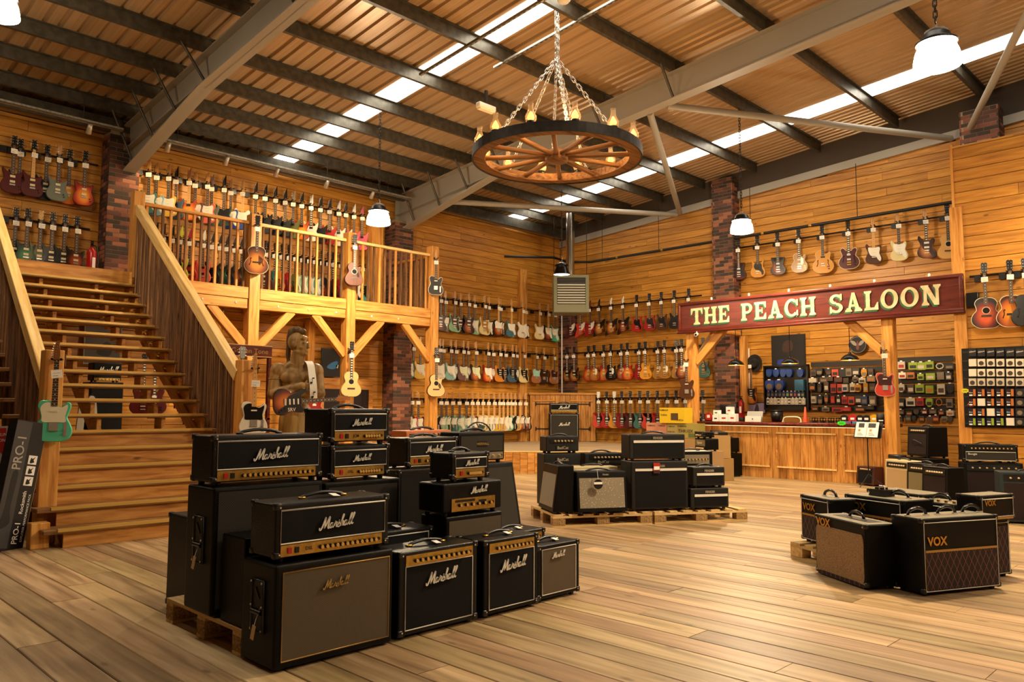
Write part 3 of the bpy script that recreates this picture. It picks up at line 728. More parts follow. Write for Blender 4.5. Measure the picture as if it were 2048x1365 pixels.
for k in range(12):
    a = 2*PI*(k+.8)/12; c = ((RO+RI_)/2*math.cos(a), (RO+RI_)/2*math.sin(a), .11)
    obj('lamp_base', base, BLACKM, ch, loc=c, scale=(1.5, 1.5, 1.5)); obj('flame_bulb', bulb, FLAME, ch, loc=c, scale=(1.5, 1.5, 1.5)); obj('glass_chimney', chim, GLASS, ch, loc=c, scale=(1.5, 1.5, 1.5))
for k in range(4):
    a = 2*PI*(k+.5)/4; plight('candle_light', (.9*math.cos(a), .9*math.sin(a), .36), 20, (1, .55, .2), .06, ch)
# slotted strut channels above it
STRUT = noisy('slotted_strut', '#8f8b80', '#b5b0a2', 30, .35, 0, metal=.6)
for x, y0, y1, z, lab in ((7.52, 6.3, 9.6, zr(8.0)-.03, 'slotted steel strut beside the roof light, above the chandelier chains'), (8.3, 5.9, 8.7, zr(7.3)-.03, 'short slotted steel strut right of the chandelier chain')):
    s = empty('strut_channel', (x, (y0+y1)/2, z), 0, lab, 'strut', rot=(-.088, 0, 0)); l = (y1-y0)/2
    obj('channel', MB().box(-.02, .02, -l, l, 0, .008).box(-.02, -.014, -l, l, 0, .04).box(.014, .02, -l, l, 0, .04), STRUT, s)
    obj('slots', (lambda mb: [mb.box(-.007, .007, -l+.05+i*.1, -l+.1+i*.1, -.001, .0) for i in range(int(2*l/.1))] and mb)(MB()), INK, s)['kind'] = 'stuff'
sd = empty('smoke_detector', (7.75, 6.75, zr(6.75)+.0), 0, 'round white smoke detector beside the chandelier chain', 'detector')
obj('base', MB().lathe([(0, 0), (.09, 0), (.09, -.02), (.07, -.045), (0, -.05)], 20), WHITEP, sd)
# ---- track lights in front of the eaves wall
SPOTM = plain('spot_head', '#c9c2b2', .3, .6)
def track(name, x0, x1, xs, label, aim=(0, .95, -1.2), y=13.55, z=5.9, lights=True):
    t = empty(name, ((x0+x1)/2, y, z), 0, label, 'track light'); c = (x0+x1)/2
    obj('tray', MB().box(x0-c, x1-c, -.05, .05, 0, .006).box(x0-c, x1-c, -.05, -.044, 0, .04).box(x0-c, x1-c, .044, .05, 0, .04), STRUT, t)
    for i in range(int((x1-x0)/1.5)+1):
        x = x0+.3+i*1.5; obj('hanger_rod', MB().cyl((x-c, 0, 0), (x-c, 0, zr(y)-z), .006, n=5), STEELD, t)
    d = Vector(aim).normalized(); q = d.to_track_quat('-Z', 'Y')
    for x in xs:
        s = obj('spot_head', MB().lathe([(0, .1), (.035, .1), (.04, .03), (.045, -.06), (.04, -.065)], 14), SPOTM, t, loc=(x-c, .02, -.1), rot=q.to_euler())
        obj('spot_lens', MB().lathe([(0, -.06), (.04, -.06)], 12), plain('spot_lens', '#ffffff', .4, emit=(1, .8, .5), es=12), s)
        obj('spot_arm', MB().tube([(0, 0, .1), (0, 0, 0)], .008, 5), STEELD, t, loc=(x-c, .02, -.1))
        if lights: plight('spot_light', Vector((x-c, .02, -.1))+d*.1, SPOT_W, (1, .72, .38), .05, t, spot=1.9, rot=q.to_euler())
track('track_light', 5.0, 10.4, (5.15, 6.2, 7.2, 8.3, 9.4), 'perforated lighting track with small spots above the gallery guitars')
track('track_light', .5, 4.4, (1.6, 2.6, 3.9), 'perforated lighting track with small spots at the upper left', lights=False)
# small spots under the gallery and under the stage wall
def minispot(loc, label, w=20, aim=(0, .8, -1)):
    d = Vector(aim).normalized(); q = d.to_track_quat('-Z', 'Y')
    s = empty('spot_lamp', loc, 0, label, 'spot lamp')
    obj('head', MB().lathe([(0, .06), (.03, .06), (.035, -.05), (.03, -.052)], 12), SPOTM, s, rot=q.to_euler(), loc=(0, 0, -.07))
    obj('bracket', MB().cyl((0, 0, 0), (0, 0, -.04), .02, n=8), SPOTM, s)
    obj('lens', MB().lathe([(0, -.05), (.03, -.05)], 10), MATS['spot_lens'], s, rot=q.to_euler(), loc=(0, 0, -.07))
    plight('spot_light', Vector((0, 0, -.07))+d*.08, w, (1, .72, .38), .04, s, spot=2.2, rot=q.to_euler())
minispot((6.2, 13.5, 3.1), 'small chrome spot lamp under the gallery, left of the statue', 16)
minispot((8.15, 13.5, 3.1), 'small chrome spot lamp under the gallery, right of the statue', 16)
# ---- gas heater in the corner
ht = empty('unit_heater', (14.9, 12.75, 3.74), -PI/4, 'grey-green louvred gas heater hanging in the far corner', 'heater')
HG = plain('heater_green_grey', '#7d7c5c', .45); HD = plain('heater_dark', '#2d2b25', .6)
obj('casing', MB().rbox(-.44, .44, 0, .75, 0, .95, .015, 1), HG, ht)
obj('frame', MB().box(-.44, .44, -.03, 0, 0, .07).box(-.44, .44, -.03, 0, .88, .95).box(-.44, -.36, -.03, 0, .07, .88).box(.36, .44, -.03, 0, .07, .88), HG, ht)
obj('opening', MB().box(-.36, .36, -.006, .0, .07, .88), HD, ht)
for i in range(8): obj('louvre', MB().box(-.35, .35, -.035, .012, -.012, .006), plain('heater_louvre', '#d9d4bc', .4), ht, loc=(0, -.01, .25+i*.065), rot=(.6, 0, 0))
obj('lower_panel', MB().box(-.36, .36, -.02, 0, .07, .2), HG, ht); obj('upper_slot', MB().box(-.34, .34, -.02, 0, .8, .86), HD, ht)
obj('flue', MB().cyl((0, .3, .95), (0, .3, 2.6), .11, n=20), plain('flue_steel', '#b9b4a8', .2, 1), ht)
for x in (-.42, .42): obj('hanger_chain', MB().cyl((x, .3, .95), (x, .3, 2.5), .008, n=6), BLACKM, ht)

def zroof_pt(px_, py_, y): return ony(px_, py_, y)
p = ony(972, 220, 8.4); c = empty('emergency_light', (p.x, 8.4, p.z), 0, 'small white emergency light fitting left of the chandelier', 'lamp'); obj('case', MB().rbox(-.17, .17, -.05, .05, 0, .08, .01, 1), WHITEP, c); obj('diffuser', MB().box(-.15, .15, -.04, .04, -.02, 0), CREAM, c); obj('bracket', MB().box(-.02, .02, -.02, .02, .08, .3), STEELD, c)
p = ony(1000, 447, 14.3); c = empty('strip_light', (p.x, 14.3, p.z), 0, 'thin pale strip light high in the far left corner', 'lamp'); obj('tube', MB().cyl((-.5, 0, 0), (.5, 0, 0), .02, n=8), WHITEP, c); obj('batten', MB().box(-.52, .52, -.025, .025, .015, .05), WHITEP, c)
# =================================================================== GUITARS
def sym(half): return half+[(-x, z) for x, z in reversed(half)]
OUT = {   # body outlines, bottom at z = 0, seen from the front with the neck up
 'strat': [(0, 0), (-.08, .005), (-.143, .042), (-.163, .11), (-.142, .175), (-.116, .225), (-.126, .285), (-.15, .345), (-.152, .4), (-.128, .425), (-.098, .39), (-.07, .352), (-.03, .345), (.03, .345), (.06, .35), (.09, .378), (.118, .385), (.138, .35), (.128, .28), (.112, .225), (.138, .175), (.158, .11), (.14, .04), (.076, .004)],
 'tele': [(0, 0), (-.09, .006), (-.147, .045), (-.162, .115), (-.14, .18), (-.116, .235), (-.13, .3), (-.143, .35), (-.118, .398), (-.07, .402), (-.03, .392), (.03, .345), (.05, .335), (.078, .355), (.108, .385), (.137, .372), (.142, .33), (.125, .275), (.114, .23), (.14, .175), (.16, .11), (.145, .042), (.088, .005)],
 'jazz': [(0, .0), (-.085, .012), (-.15, .06), (-.168, .13), (-.14, .2), (-.112, .25), (-.118, .31), (-.145, .375), (-.148, .43), (-.122, .445), (-.09, .405), (-.06, .368), (-.03, .358), (.03, .35), (.062, .35), (.1, .38), (.135, .375), (.145, .335), (.122, .27), (.11, .215), (.14, .16), (.17, .085), (.152, .015), (.08, -.012)],
 'lp': [(0, 0), (-.085, .006), (-.146, .05), (-.166, .12), (-.15, .185), (-.115, .235), (-.106, .275), (-.118, .32), (-.12, .37), (-.088, .41), (-.045, .415), (-.03, .405), (.03, .37), (.045, .335), (.07, .33), (.105, .375), (.122, .372), (.122, .325), (.106, .275), (.115, .235), (.15, .185), (.166, .12), (.146, .05), (.085, .006)],
 'sg': [(0, 0), (-.085, .006), (-.15, .05), (-.167, .115), (-.148, .175), (-.118, .22), (-.125, .285), (-.148, .36), (-.14, .405), (-.115, .36), (-.075, .315), (-.03, .305), (.03, .305), (.075, .315), (.112, .355), (.135, .395), (.146, .355), (.124, .285), (.118, .22), (.148, .175), (.167, .115), (.15, .05), (.085, .006)],
 'dc': [(0, 0), (-.085, .006), (-.148, .05), (-.167, .12), (-.15, .19), (-.12, .24), (-.122, .31), (-.14, .385), (-.122, .405), (-.092, .36), (-.06, .33), (-.03, .328), (.03, .328), (.06, .33), (.092, .355), (.122, .395), (.14, .375), (.122, .31), (.12, .24), (.15, .19), (.167, .12), (.148, .05), (.085, .006)],
 'bird': [(.0, .035), (-.08, .0), (-.15, -.035), (-.185, -.03), (-.17, .06), (-.135, .15), (-.12, .22), (-.14, .28), (-.16, .33), (-.12, .35), (-.06, .345), (-.03, .345), (.03, .345), (.07, .355), (.12, .39), (.16, .42), (.175, .385), (.15, .3), (.145, .2), (.165, .12), (.155, .085), (.08, .06)],
 'prs': [(0, 0), (-.085, .006), (-.148, .05), (-.164, .12), (-.145, .19), (-.12, .24), (-.128, .3), (-.148, .37), (-.14, .42), (-.112, .385), (-.075, .352), (-.03, .345), (.03, .33), (.07, .33), (.105, .355), (.135, .37), (.14, .325), (.125, .275), (.118, .235), (.145, .185), (.163, .115), (.146, .05), (.085, .006)],
 'super': [(0, 0), (-.08, .005), (-.14, .04), (-.157, .1), (-.136, .165), (-.11, .22), (-.122, .285), (-.148, .35), (-.156, .42), (-.14, .43), (-.1, .375), (-.065, .335), (-.03, .33), (.03, .33), (.06, .325), (.1, .36), (.135, .4), (.144, .375), (.128, .28), (.108, .22), (.134, .165), (.153, .1), (.137, .04), (.076, .004)],
 'semi': [(0, 0), (-.11, .008), (-.185, .07), (-.2, .15), (-.17, .225), (-.13, .275), (-.14, .33), (-.16, .4), (-.13, .445), (-.085, .43), (-.055, .39), (-.03, .385), (.03, .385), (.055, .39), (.085, .425), (.13, .435), (.158, .39), (.14, .33), (.13, .275), (.17, .225), (.2, .15), (.185, .07), (.11, .008)],
 'arch': [(0, 0), (-.11, .008), (-.19, .07), (-.21, .15), (-.18, .23), (-.135, .285), (-.14, .34), (-.155, .4), (-.13, .455), (-.08, .485), (-.03, .49), (.03, .49), (.08, .485), (.13, .455), (.155, .4), (.14, .34), (.135, .285), (.18, .23), (.21, .15), (.19, .07), (.11, .008)],
 'archcut': [(0, 0), (-.11, .008), (-.19, .07), (-.21, .15), (-.18, .23), (-.135, .285), (-.14, .34), (-.155, .4), (-.13, .455), (-.08, .485), (-.03, .49), (.03, .43), (.05, .4), (.09, .415), (.135, .445), (.15, .4), (.14, .34), (.135, .285), (.18, .23), (.21, .15), (.19, .07), (.11, .008)],
 'acou': [(0, 0), (-.1, .005), (-.175, .06), (-.193, .13), (-.17, .2), (-.125, .265), (-.122, .31), (-.14, .37), (-.125, .43), (-.08, .47), (-.03, .478), (.03, .478), (.08, .47), (.125, .43), (.14, .37), (.122, .31), (.125, .265), (.17, .2), (.193, .13), (.175, .06), (.1, .005)],
 'acoucut': [(0, 0), (-.1, .005), (-.175, .06), (-.193, .13), (-.17, .2), (-.125, .265), (-.122, .31), (-.14, .37), (-.125, .43), (-.08, .47), (-.03, .478), (.03, .44), (.05, .395), (.085, .385), (.125, .405), (.13, .36), (.12, .31), (.125, .265), (.17, .2), (.193, .13), (.175, .06), (.1, .005)],
}
NUT = {'strat': .80, 'tele': .80, 'jazz': .81, 'lp': .78, 'sg': .78, 'dc': .78, 'bird': .78, 'prs': .785, 'super': .80, 'semi': .84, 'arch': .88, 'archcut': .86, 'acou': .88, 'acoucut': .88}
NECK0 = {'strat': .335, 'tele': .345, 'jazz': .35, 'lp': .31, 'sg': .27, 'dc': .28, 'bird': .31, 'prs': .31, 'super': .31, 'semi': .3, 'arch': .37, 'archcut': .37, 'acou': .35, 'acoucut': .35}
THK = {'lp': .05, 'semi': .06, 'arch': .1, 'archcut': .085, 'acou': .1, 'acoucut': .1}
HEADS = {
 'F': [(-.022, 0), (-.024, .02), (-.038, .04), (-.03, .1), (-.018, .17), (-.002, .19), (.018, .185), (.022, .165), (.014, .15), (.02, .12), (.028, .06), (.022, .02), (.022, 0)],
 'T': [(-.022, 0), (-.03, .025), (-.028, .1), (-.016, .17), (.002, .188), (.02, .175), (.014, .15), (.02, .12), (.026, .05), (.022, .02), (.022, 0)],
 'G': [(-.022, 0), (-.034, .03), (-.04, .1), (-.043, .165), (-.034, .168), (-.018, .178), (0, .168), (.018, .178), (.034, .168), (.043, .165), (.04, .1), (.034, .03), (.022, 0)],
 'P': [(-.022, 0), (-.036, .03), (-.03, .07), (-.012, .13), (.012, .185), (.026, .21), (.028, .17), (.03, .1), (.03, .03), (.022, 0)],
 'R': [(-.022, 0), (-.033, .025), (-.036, .07), (-.03, .13), (-.036, .155), (-.012, .16), (.006, .15), (.03, .17), (.034, .12), (.034, .05), (.03, .02), (.022, 0)],
 'B': [(-.022, 0), (-.03, .04), (-.026, .1), (-.004, .15), (.018, .18), (.036, .17), (.03, .13), (.02, .09), (.026, .04), (.022, 0)],
}
MAPLE = plain('maple_neck', '#c98f4e', .3); ROSE = plain('rosewood', '#3a2114', .4); MAHOG = plain('mahogany_neck', '#5c2a17', .3)
def fretmat(name, base, inlay, block=False):
    m, t, b = nt(name); tc = t.nodes.new('ShaderNodeTexCoord'); sp = t.nodes.new('ShaderNodeSeparateXYZ'); L(t, tc.outputs['Object'], sp.inputs[0])
    u = mth(t, 'DIVIDE', sp.outputs[2], .0235); fr = mth(t, 'LESS_THAN', mth(t, 'FRACT', u), .14)
    v = mth(t, 'FRACT', mth(t, 'MULTIPLY', u, .5)); dot = mth(t, 'MULTIPLY', mth(t, 'GREATER_THAN', v, .62 if block else .7), mth(t, 'LESS_THAN', v, .96 if block else .86))
    xx = mth(t, 'LESS_THAN', mth(t, 'ABSOLUTE', sp.outputs[0]), .016 if block else .005); dot = mth(t, 'MULTIPLY', dot, xx)
    mx = t.nodes.new('ShaderNodeMix'); mx.data_type = 'RGBA'; L(t, dot, mx.inputs['Factor']); mx.inputs['A'].default_value = (*hx(base), 1); mx.inputs['B'].default_value = (*hx(inlay), 1)
    m2 = t.nodes.new('ShaderNodeMix'); m2.data_type = 'RGBA'; L(t, fr, m2.inputs['Factor']); L(t, mx.outputs['Result'], m2.inputs['A']); m2.inputs['B'].default_value = (*hx('#a59c88'), 1)
    L(t, m2.outputs['Result'], b.inputs['Base Color']); b.inputs['Roughness'].default_value = .4; return m
FBR = fretmat('rosewood_fingerboard', '#3a2316', '#d8cfb8'); FBM = fretmat('maple_fingerboard', '#d6a056', '#2b1c10'); FBB = fretmat('block_fingerboard', '#21140e', '#e6dfcc', True)
_g = {}
def inset(pts, d):
    n = len(pts); out = []
    area = sum(pts[i][0]*pts[(i+1) % n][1]-pts[(i+1) % n][0]*pts[i][1] for i in range(n)); s = 1 if area > 0 else -1
    for i in range(n):
        a, b = pts[i-1], pts[(i+1) % n]; dx, dz = b[0]-a[0], b[1]-a[1]; l = math.hypot(dx, dz) or 1
        out.append((pts[i][0]-s*dz/l*d, pts[i][1]+s*dx/l*d))
    return out
def body_mesh(k, half=None):
    key = ('b', k, half)
    if key in _g: return _g[key]
    o = crom(OUT[k], 4); th = THK.get(k, .042); i1 = inset(o, .006); n = len(o); mb = MB()
    vs = [(x, -th/2-.0, z) for x, z in i1]+[(x, -th/2+.006, z) for x, z in o]+[(x, th/2-.006, z) for x, z in o]+[(x, th/2, z) for x, z in i1]
    s = -1 if sum(o[i][0]*o[(i+1) % n][1]-o[(i+1) % n][0]*o[i][1] for i in range(n)) > 0 else 1
    rng = list(range(n))
    if half == 'top':      # thin soundboard for bodies with other sides
        vs2 = [(x, -th/2-.002, z) for x, z in i1]; mb.add(vs2, [rng if s > 0 else rng[::-1]])
        mb.add(vs2, [rng]);
        mb = MB().prism(i1, -th/2-.004, -th/2+.002)
    else:
        mb.add(vs, [rng, [3*n+i for i in rng[::-1]]])
        mb.add(vs, [(r*n+i, r*n+(i+1) % n, (r+1)*n+(i+1) % n, (r+1)*n+i) for r in range(3) for i in range(n)], True)
    me = mb.mesh('body'); me.validate(); bm = bmesh.new(); bm.from_mesh(me); bmesh.ops.recalc_face_normals(bm, faces=bm.faces); bm.to_mesh(me); bm.free()
    _g[key] = me; return me
def cached(key, fn):
    if key not in _g: _g[key] = fn() if not isinstance(fn, MB) else fn
    if isinstance(_g[key], MB): _g[key] = _g[key].mesh(key[0])
    return _g[key]
def pg_outline(k, kind):
    if kind == 'strat': return crom([(-.03, .335), (-.075, .345), (-.1, .345), (-.105, .3), (-.085, .22), (-.05, .17), (.03, .155), (.07, .09), (.11, .05), (.132, .1), (.118, .16), (.1, .22), (.115, .3), (.1, .345), (.06, .34), (.03, .335)], 3)
    if kind == 'tele': return crom([(-.03, .38), (-.085, .375), (-.118, .33), (-.105, .25), (-.1, .195), (-.04, .19), (.04, .19), (.1, .19), (.098, .25), (.115, .33), (.11, .36), (.07, .335), (.03, .34)], 3)
    if kind == 'jazz': return crom([(-.03, .345), (-.085, .395), (-.12, .4), (-.095, .3), (-.07, .2), (-.02, .155), (.04, .12), (.09, .03), (.135, .06), (.125, .13), (.095, .2), (.105, .3), (.12, .35), (.06, .345)], 3)
    if kind == 'lp': return [(.035, .33), (.05, .32), (.09, .3), (.09, .2), (.06, .15), (.03, .17), (.03, .33)]
    if kind == 'sg': return crom([(-.035, .3), (-.06, .29), (-.055, .2), (-.04, .15), (.02, .13), (.09, .07), (.125, .09), (.12, .16), (.095, .2), (.105, .3), (.08, .31), (.035, .3)], 3)
    if kind == 'dc': return crom([(-.035, .325), (-.075, .3), (-.085, .24), (-.05, .18), (.02, .16), (.07, .12), (.09, .06), (.125, .07), (.13, .13), (.095, .2), (.09, .28), (.06, .32)], 3)
    if kind == 'bird': return [(.03, .34), (.07, .345), (.12, .385), (.15, .36), (.13, .27), (.09, .2), (.03, .15), (.03, .24)]
    if kind == 'acou': return crom([(.035, .31), (.06, .3), (.1, .25), (.105, .19), (.075, .17), (.05, .22), (.025, .26)], 3)
PICK = {'strat': [('s', .195), ('s', .245), ('s', .3)], 'tele': [('s', .3), ('bt', .165)], 'jazz': [('j', .21), ('j', .3)], 'lp': [('h', .185), ('h', .275)], 'sg': [('h', .175), ('h', .25)], 'dc': [('p', .2), ('p', .27)],
        'bird': [('h', .18), ('h', .265)], 'prs': [('h', .19), ('h', .275)], 'super': [('h', .17), ('h', .285)], 'semi': [('h', .2), ('h', .3)], 'arch': [], 'archcut': [('p', .34)], 'acou': [], 'acoucut': []}
PSZ = {'s': (.034, .009), 'j': (.044, .019), 'h': (.036, .018), 'p': (.043, .016), 'bt': (.034, .0)}
BRZ = {'strat': .14, 'tele': .145, 'jazz': .15, 'lp': .13, 'sg': .12, 'dc': .14, 'bird': .12, 'prs': .14, 'super': .12, 'semi': .14, 'arch': .2, 'archcut': .2, 'acou': .155, 'acoucut': .155}
HEADK = {'strat': 'F', 'tele': 'T', 'jazz': 'F', 'lp': 'G', 'sg': 'G', 'dc': 'G', 'bird': 'B', 'prs': 'R', 'super': 'P', 'semi': 'G', 'arch': 'G', 'archcut': 'G', 'acou': 'G', 'acoucut': 'G'}
TAGM = {}
def tagmat():
    if 'm' in TAGM: return TAGM['m']
    m, t, b = nt('price_tag'); tc = t.nodes.new('ShaderNodeTexCoord'); sp = t.nodes.new('ShaderNodeSeparateXYZ'); L(t, tc.outputs['Object'], sp.inputs[0])
    zz = mth(t, 'ABSOLUTE', mth(t, 'SUBTRACT', sp.outputs[2], .008)); a = mth(t, 'LESS_THAN', zz, .0018)
    z2 = mth(t, 'LESS_THAN', mth(t, 'ABSOLUTE', mth(t, 'ADD', sp.outputs[2], .018)), .004); x2 = mth(t, 'LESS_THAN', sp.outputs[0], .01); z2 = mth(t, 'MULTIPLY', z2, x2)
    nz = t.nodes.new('ShaderNodeTexNoise'); nz.inputs['Scale'].default_value = 400; L(t, tc.outputs['Object'], nz.inputs['Vector'])
    msk = mth(t, 'MULTIPLY', mth(t, 'MAXIMUM', a, z2), mth(t, 'GREATER_THAN', nz.outputs[0], .47))
    msk = mth(t, 'MULTIPLY', msk, mth(t, 'LESS_THAN', mth(t, 'ABSOLUTE', sp.outputs[0]), .032))
    mx = t.nodes.new('ShaderNodeMix'); mx.data_type = 'RGBA'; L(t, msk, mx.inputs['Factor']); mx.inputs['A'].default_value = (*hx('#f1ead9'), 1); mx.inputs['B'].default_value = (*hx('#4a443a'), 1)
    L(t, mx.outputs['Result'], b.inputs['Base Color']); b.inputs['Roughness'].default_value = .6; TAGM['m'] = m; return m
def peg_mesh(hk):
    mb = MB(); hp = HEADS[hk]
    if hk in 'GR':
        for s in (-1, 1):
            for q in range(3): mb.cyl((s*.036, .004, .045+q*.045), (s*.056, .004, .047+q*.045), .008, n=6); mb.cyl((s*.02, -.014, .045+q*.045), (s*.02, .0, .045+q*.045), .006, n=6)
    else:
        for q in range(6): mb.cyl((-.03+q*.003, .004, .035+q*.024), (-.055+q*.003, .004, .032+q*.024), .007, n=6); mb.cyl((-.012+q*.003, -.014, .035+q*.024), (-.012+q*.003, 0, .035+q*.024), .005, n=6)
    return mb
CLEARTAG = tagmat()
def guitar(loc, rz, k, fin, label, group=None, pg=None, pgc='#efe9d8', fb='r', head=None, headc=None, pick='#e8e0cc', neckc=None, side=None, tagz=None, metal=None, name=None, cat='guitar', rot=None, tagtilt=0, trem=False, scl=1.0, f_hole=False, hole=False, bound=None, detail=False, tagged=True):
    """one guitar: origin at the bottom of the body, front towards -y"""
    kinds = {'acou': 'acoustic_guitar', 'acoucut': 'acoustic_guitar', 'arch': 'archtop_guitar', 'archcut': 'archtop_guitar', 'semi': 'semi_hollow_guitar'}
    g = empty(name or kinds.get(k, 'electric_guitar'), loc, rz, label, cat, group, rot=rot)
    if scl != 1: g.scale = (scl,)*3
    th = THK.get(k, .042); f = -th/2; metal = metal or CHROME; fin = FIN.get(fin, fin) if isinstance(fin, str) else fin
    acoustic = k in ('acou', 'acoucut', 'arch')
    nm = neckc or (MAPLE if k in ('strat', 'tele', 'jazz', 'super') else MAHOG)
    bodym = fin if not isinstance(fin, str) else gloss(fin)
    bo = obj('body', body_mesh(k), side or bodym, g)
    if side: obj('top', body_mesh(k, 'top'), bodym, bo)
    nz, n0 = NUT[k], NECK0[k]
    obj('neck', cached(('neck', k), lambda: MB().prism([(-.027, n0), (.027, n0), (.021, nz+.005), (-.021, nz+.005)], f-.002, f+.02)), nm, g)
    obj('fingerboard', cached(('fingerboard', k), lambda: MB().prism([(-.028, n0), (.028, n0), (.0215, nz), (-.0215, nz)], f-.009, f-.002)), {'r': FBR, 'm': FBM, 'b': FBB}[fb], g)
    hk = head or HEADK[k]
    hm = nm if headc is None else gloss(headc)
    h = obj('headstock', cached(('headstock', hk), lambda: MB().prism(crom(HEADS[hk], 3), -.008, .008)), hm, g, loc=(0, f+.006, nz))
    if detail:
        for q in range(6):
            sd, zz = ((-1 if q < 3 else 1), .045+(q % 3)*.045) if hk in 'GR' else (-1, .035+q*.024)
            x0 = .036 if hk in 'GR' else .03-q*.003
            obj('tuning_peg', cached(('tuning_peg', hk in 'GR'), lambda: MB().cyl((0, .004, 0), (.022, .004, 0), .007, n=6).cyl((-.017, -.014, 0), (-.017, .004, 0), .005, n=6).cyl((-.02, .004, 0), (0, .004, 0), .003, n=5)), metal, h, loc=(sd*x0, 0, zz), scale=(sd, 1, 1))
    else: obj('tuning_pegs', cached(('tuning_pegs', hk), lambda: peg_mesh(hk)), metal, h)
    if pg:
        obj('pickguard', cached(('pickguard', pg, th), lambda: MB().prism(pg_outline(k, pg), f-.004, f+.001)), gloss(pgc, .3) if isinstance(pgc, str) else pgc, g)
    for pt, z in PICK[k]:
        if pt == 'bt': continue
        w, hh = PSZ[pt]
        pm = obj('pickup', cached(('pickup', pt, th), lambda: MB().box(-w, w, f-.011, f, -hh, hh)), pick if not isinstance(pick, str) else gloss(pick, .3), g, loc=(0, 0, z))
    bz = BRZ[k]
    if acoustic:
        obj('bridge', cached(('bridge', 'ac', th), lambda: MB().box(-.07, .07, f-.01, f, -.013, .013)), ROSE if k != 'arch' else BLACKP, g, loc=(0, 0, bz))
    elif k == 'tele':
        obj('bridge', cached(('bridge', 'tl'), lambda: MB().box(-.04, .04, f-.008, f, -.04, .045).box(-.036, .036, f-.016, f, -.038, -.02)), metal, g, loc=(0, 0, bz+.0))
        obj('control_plate', cached(('control_plate', 'tl'), lambda: MB().box(-.014, .014, f-.004, f, -.07, .07).cyl((0, f, -.04), (0, f-.02, -.04), .011, n=10).cyl((0, f, .0), (0, f-.02, 0), .011, n=10)), metal, g, loc=(.1, 0, .12))
    else:
        obj('bridge', cached(('bridge', 'el', th), lambda: MB().box(-.04, .04, f-.013, f, -.012, .012)), metal, g, loc=(0, 0, bz))
        if k in ('lp', 'sg', 'dc', 'bird', 'semi', 'archcut', 'jazz'): obj('tailpiece', cached(('tailpiece', k), lambda: MB().box(-.04, .04, f-.014, f, -.008, .008)), metal, g, loc=(0, 0, bz-.05))
        kn = {'strat': [(.07, .135), (.095, .1), (.115, .068)], 'jazz': [(.1, .1), (.118, .065)], 'prs': [(.09, .12), (.1, .08)], 'super': [(.09, .12), (.11, .08)], 'dc': [(.09, .1), (.1, .06)]}.get(k, [(.09, .13), (.105, .085), (.12, .125), (.125, .08)])
        for x, z in kn: obj('knob', cached(('knob', th), lambda: MB().cyl((0, f, 0), (0, f-.018, 0), .011, .009, n=10)), gloss(pgc, .3) if k in ('strat', 'jazz') and isinstance(pgc, str) and pg else (GOLDM if k == 'lp' else BLACKP), g, loc=(x, 0, z))
    if hole:
        obj('sound_hole', cached(('sound_hole', th), lambda: MB().cyl((0, f-.0045, 0), (0, f-.003, 0), .048, n=24)), plain('hole_dark', '#120a06', .9), g, loc=(0, 0, .285))
        obj('rosette', cached(('rosette', th), lambda: MB().add([((r*math.cos(2*PI*j/24)), f-.005, (r*math.sin(2*PI*j/24))) for r in (.05, .058) for j in range(24)], [(j, (j+1) % 24, 24+(j+1) % 24, 24+j) for j in range(24)])), plain('rosette_ring', '#d9c9a4', .4), g, loc=(0, 0, .285))
    if f_hole:
        for s in (-1, 1):
            pts = crom([(s*.085, .26), (s*.1, .275), (s*.108, .25), (s*.1, .21), (s*.115, .165), (s*.125, .15), (s*.112, .145)], 4, False)
            obj('f_hole', MB().tube([(x, f-.006, z) for x, z in pts], .006, 4), plain('hole_dark', '#120a06', .9), g)
    if bound: 
        o2 = crom(OUT[k], 4); obj('binding', cached(('binding', k, bound), lambda: MB().tube([(x, f+.004, z) for x, z in o2], .005, 4, closed=True)), gloss(bound, .4), g)
    if trem: obj('tremolo_arm', MB().tube([(.03, f-.015, bz-.01), (.06, f-.03, bz-.03), (.03, f-.03, -.02)], .004, 5), CHROME, g)
    if tagged:
        tz = (tagz if tagz is not None else nz-.1)
        t = obj('price_tag', cached(('price_tag',), lambda: MB().box(-.048, .048, -.001, .001, -.04, .04)), CLEARTAG, g, loc=(random.uniform(-.005, .012), f-.03, tz), rot=(0, tagtilt+random.uniform(-.06, .06), random.uniform(-.1, .25)))
    return g
# finishes
B3 = burst('three_tone_burst', '#c56a1e', '#6a2410', '#120805'); B2 = burst('dark_burst', '#a04a18', '#4a1a0c', '#0e0705'); BT = burst('tobacco_burst', '#d28a2c', '#7c3f14', '#180c06')
BC = burst('cherry_burst', '#e0902e', '#c2461c', '#8c1710'); BH = burst('honey_burst', '#c8802c', '#a85d1d', '#7c3a12'); BV = burst('violin_burst', '#c07a2c', '#7a3a14', '#2a1208', cz=.2, rx=.21, rz=.27)
BO = burst('orange_burst', '#e08a24', '#b4581a', '#3a160a', cz=.2, rx=.21, rz=.27); BR = burst('red_black_burst', '#d4561c', '#7a220c', '#0d0705', cz=.2, rx=.2, rz=.25); BY = burst('amber_fade', '#e89a24', '#d2641a', '#a83812')
BW = burst('blue_fade', '#e8e4d8', '#3b78c0', '#1a3a88', cz=.42, rx=.5, rz=.34); BG = burst('green_burst', '#2f7a4a', '#17402a', '#07140c')
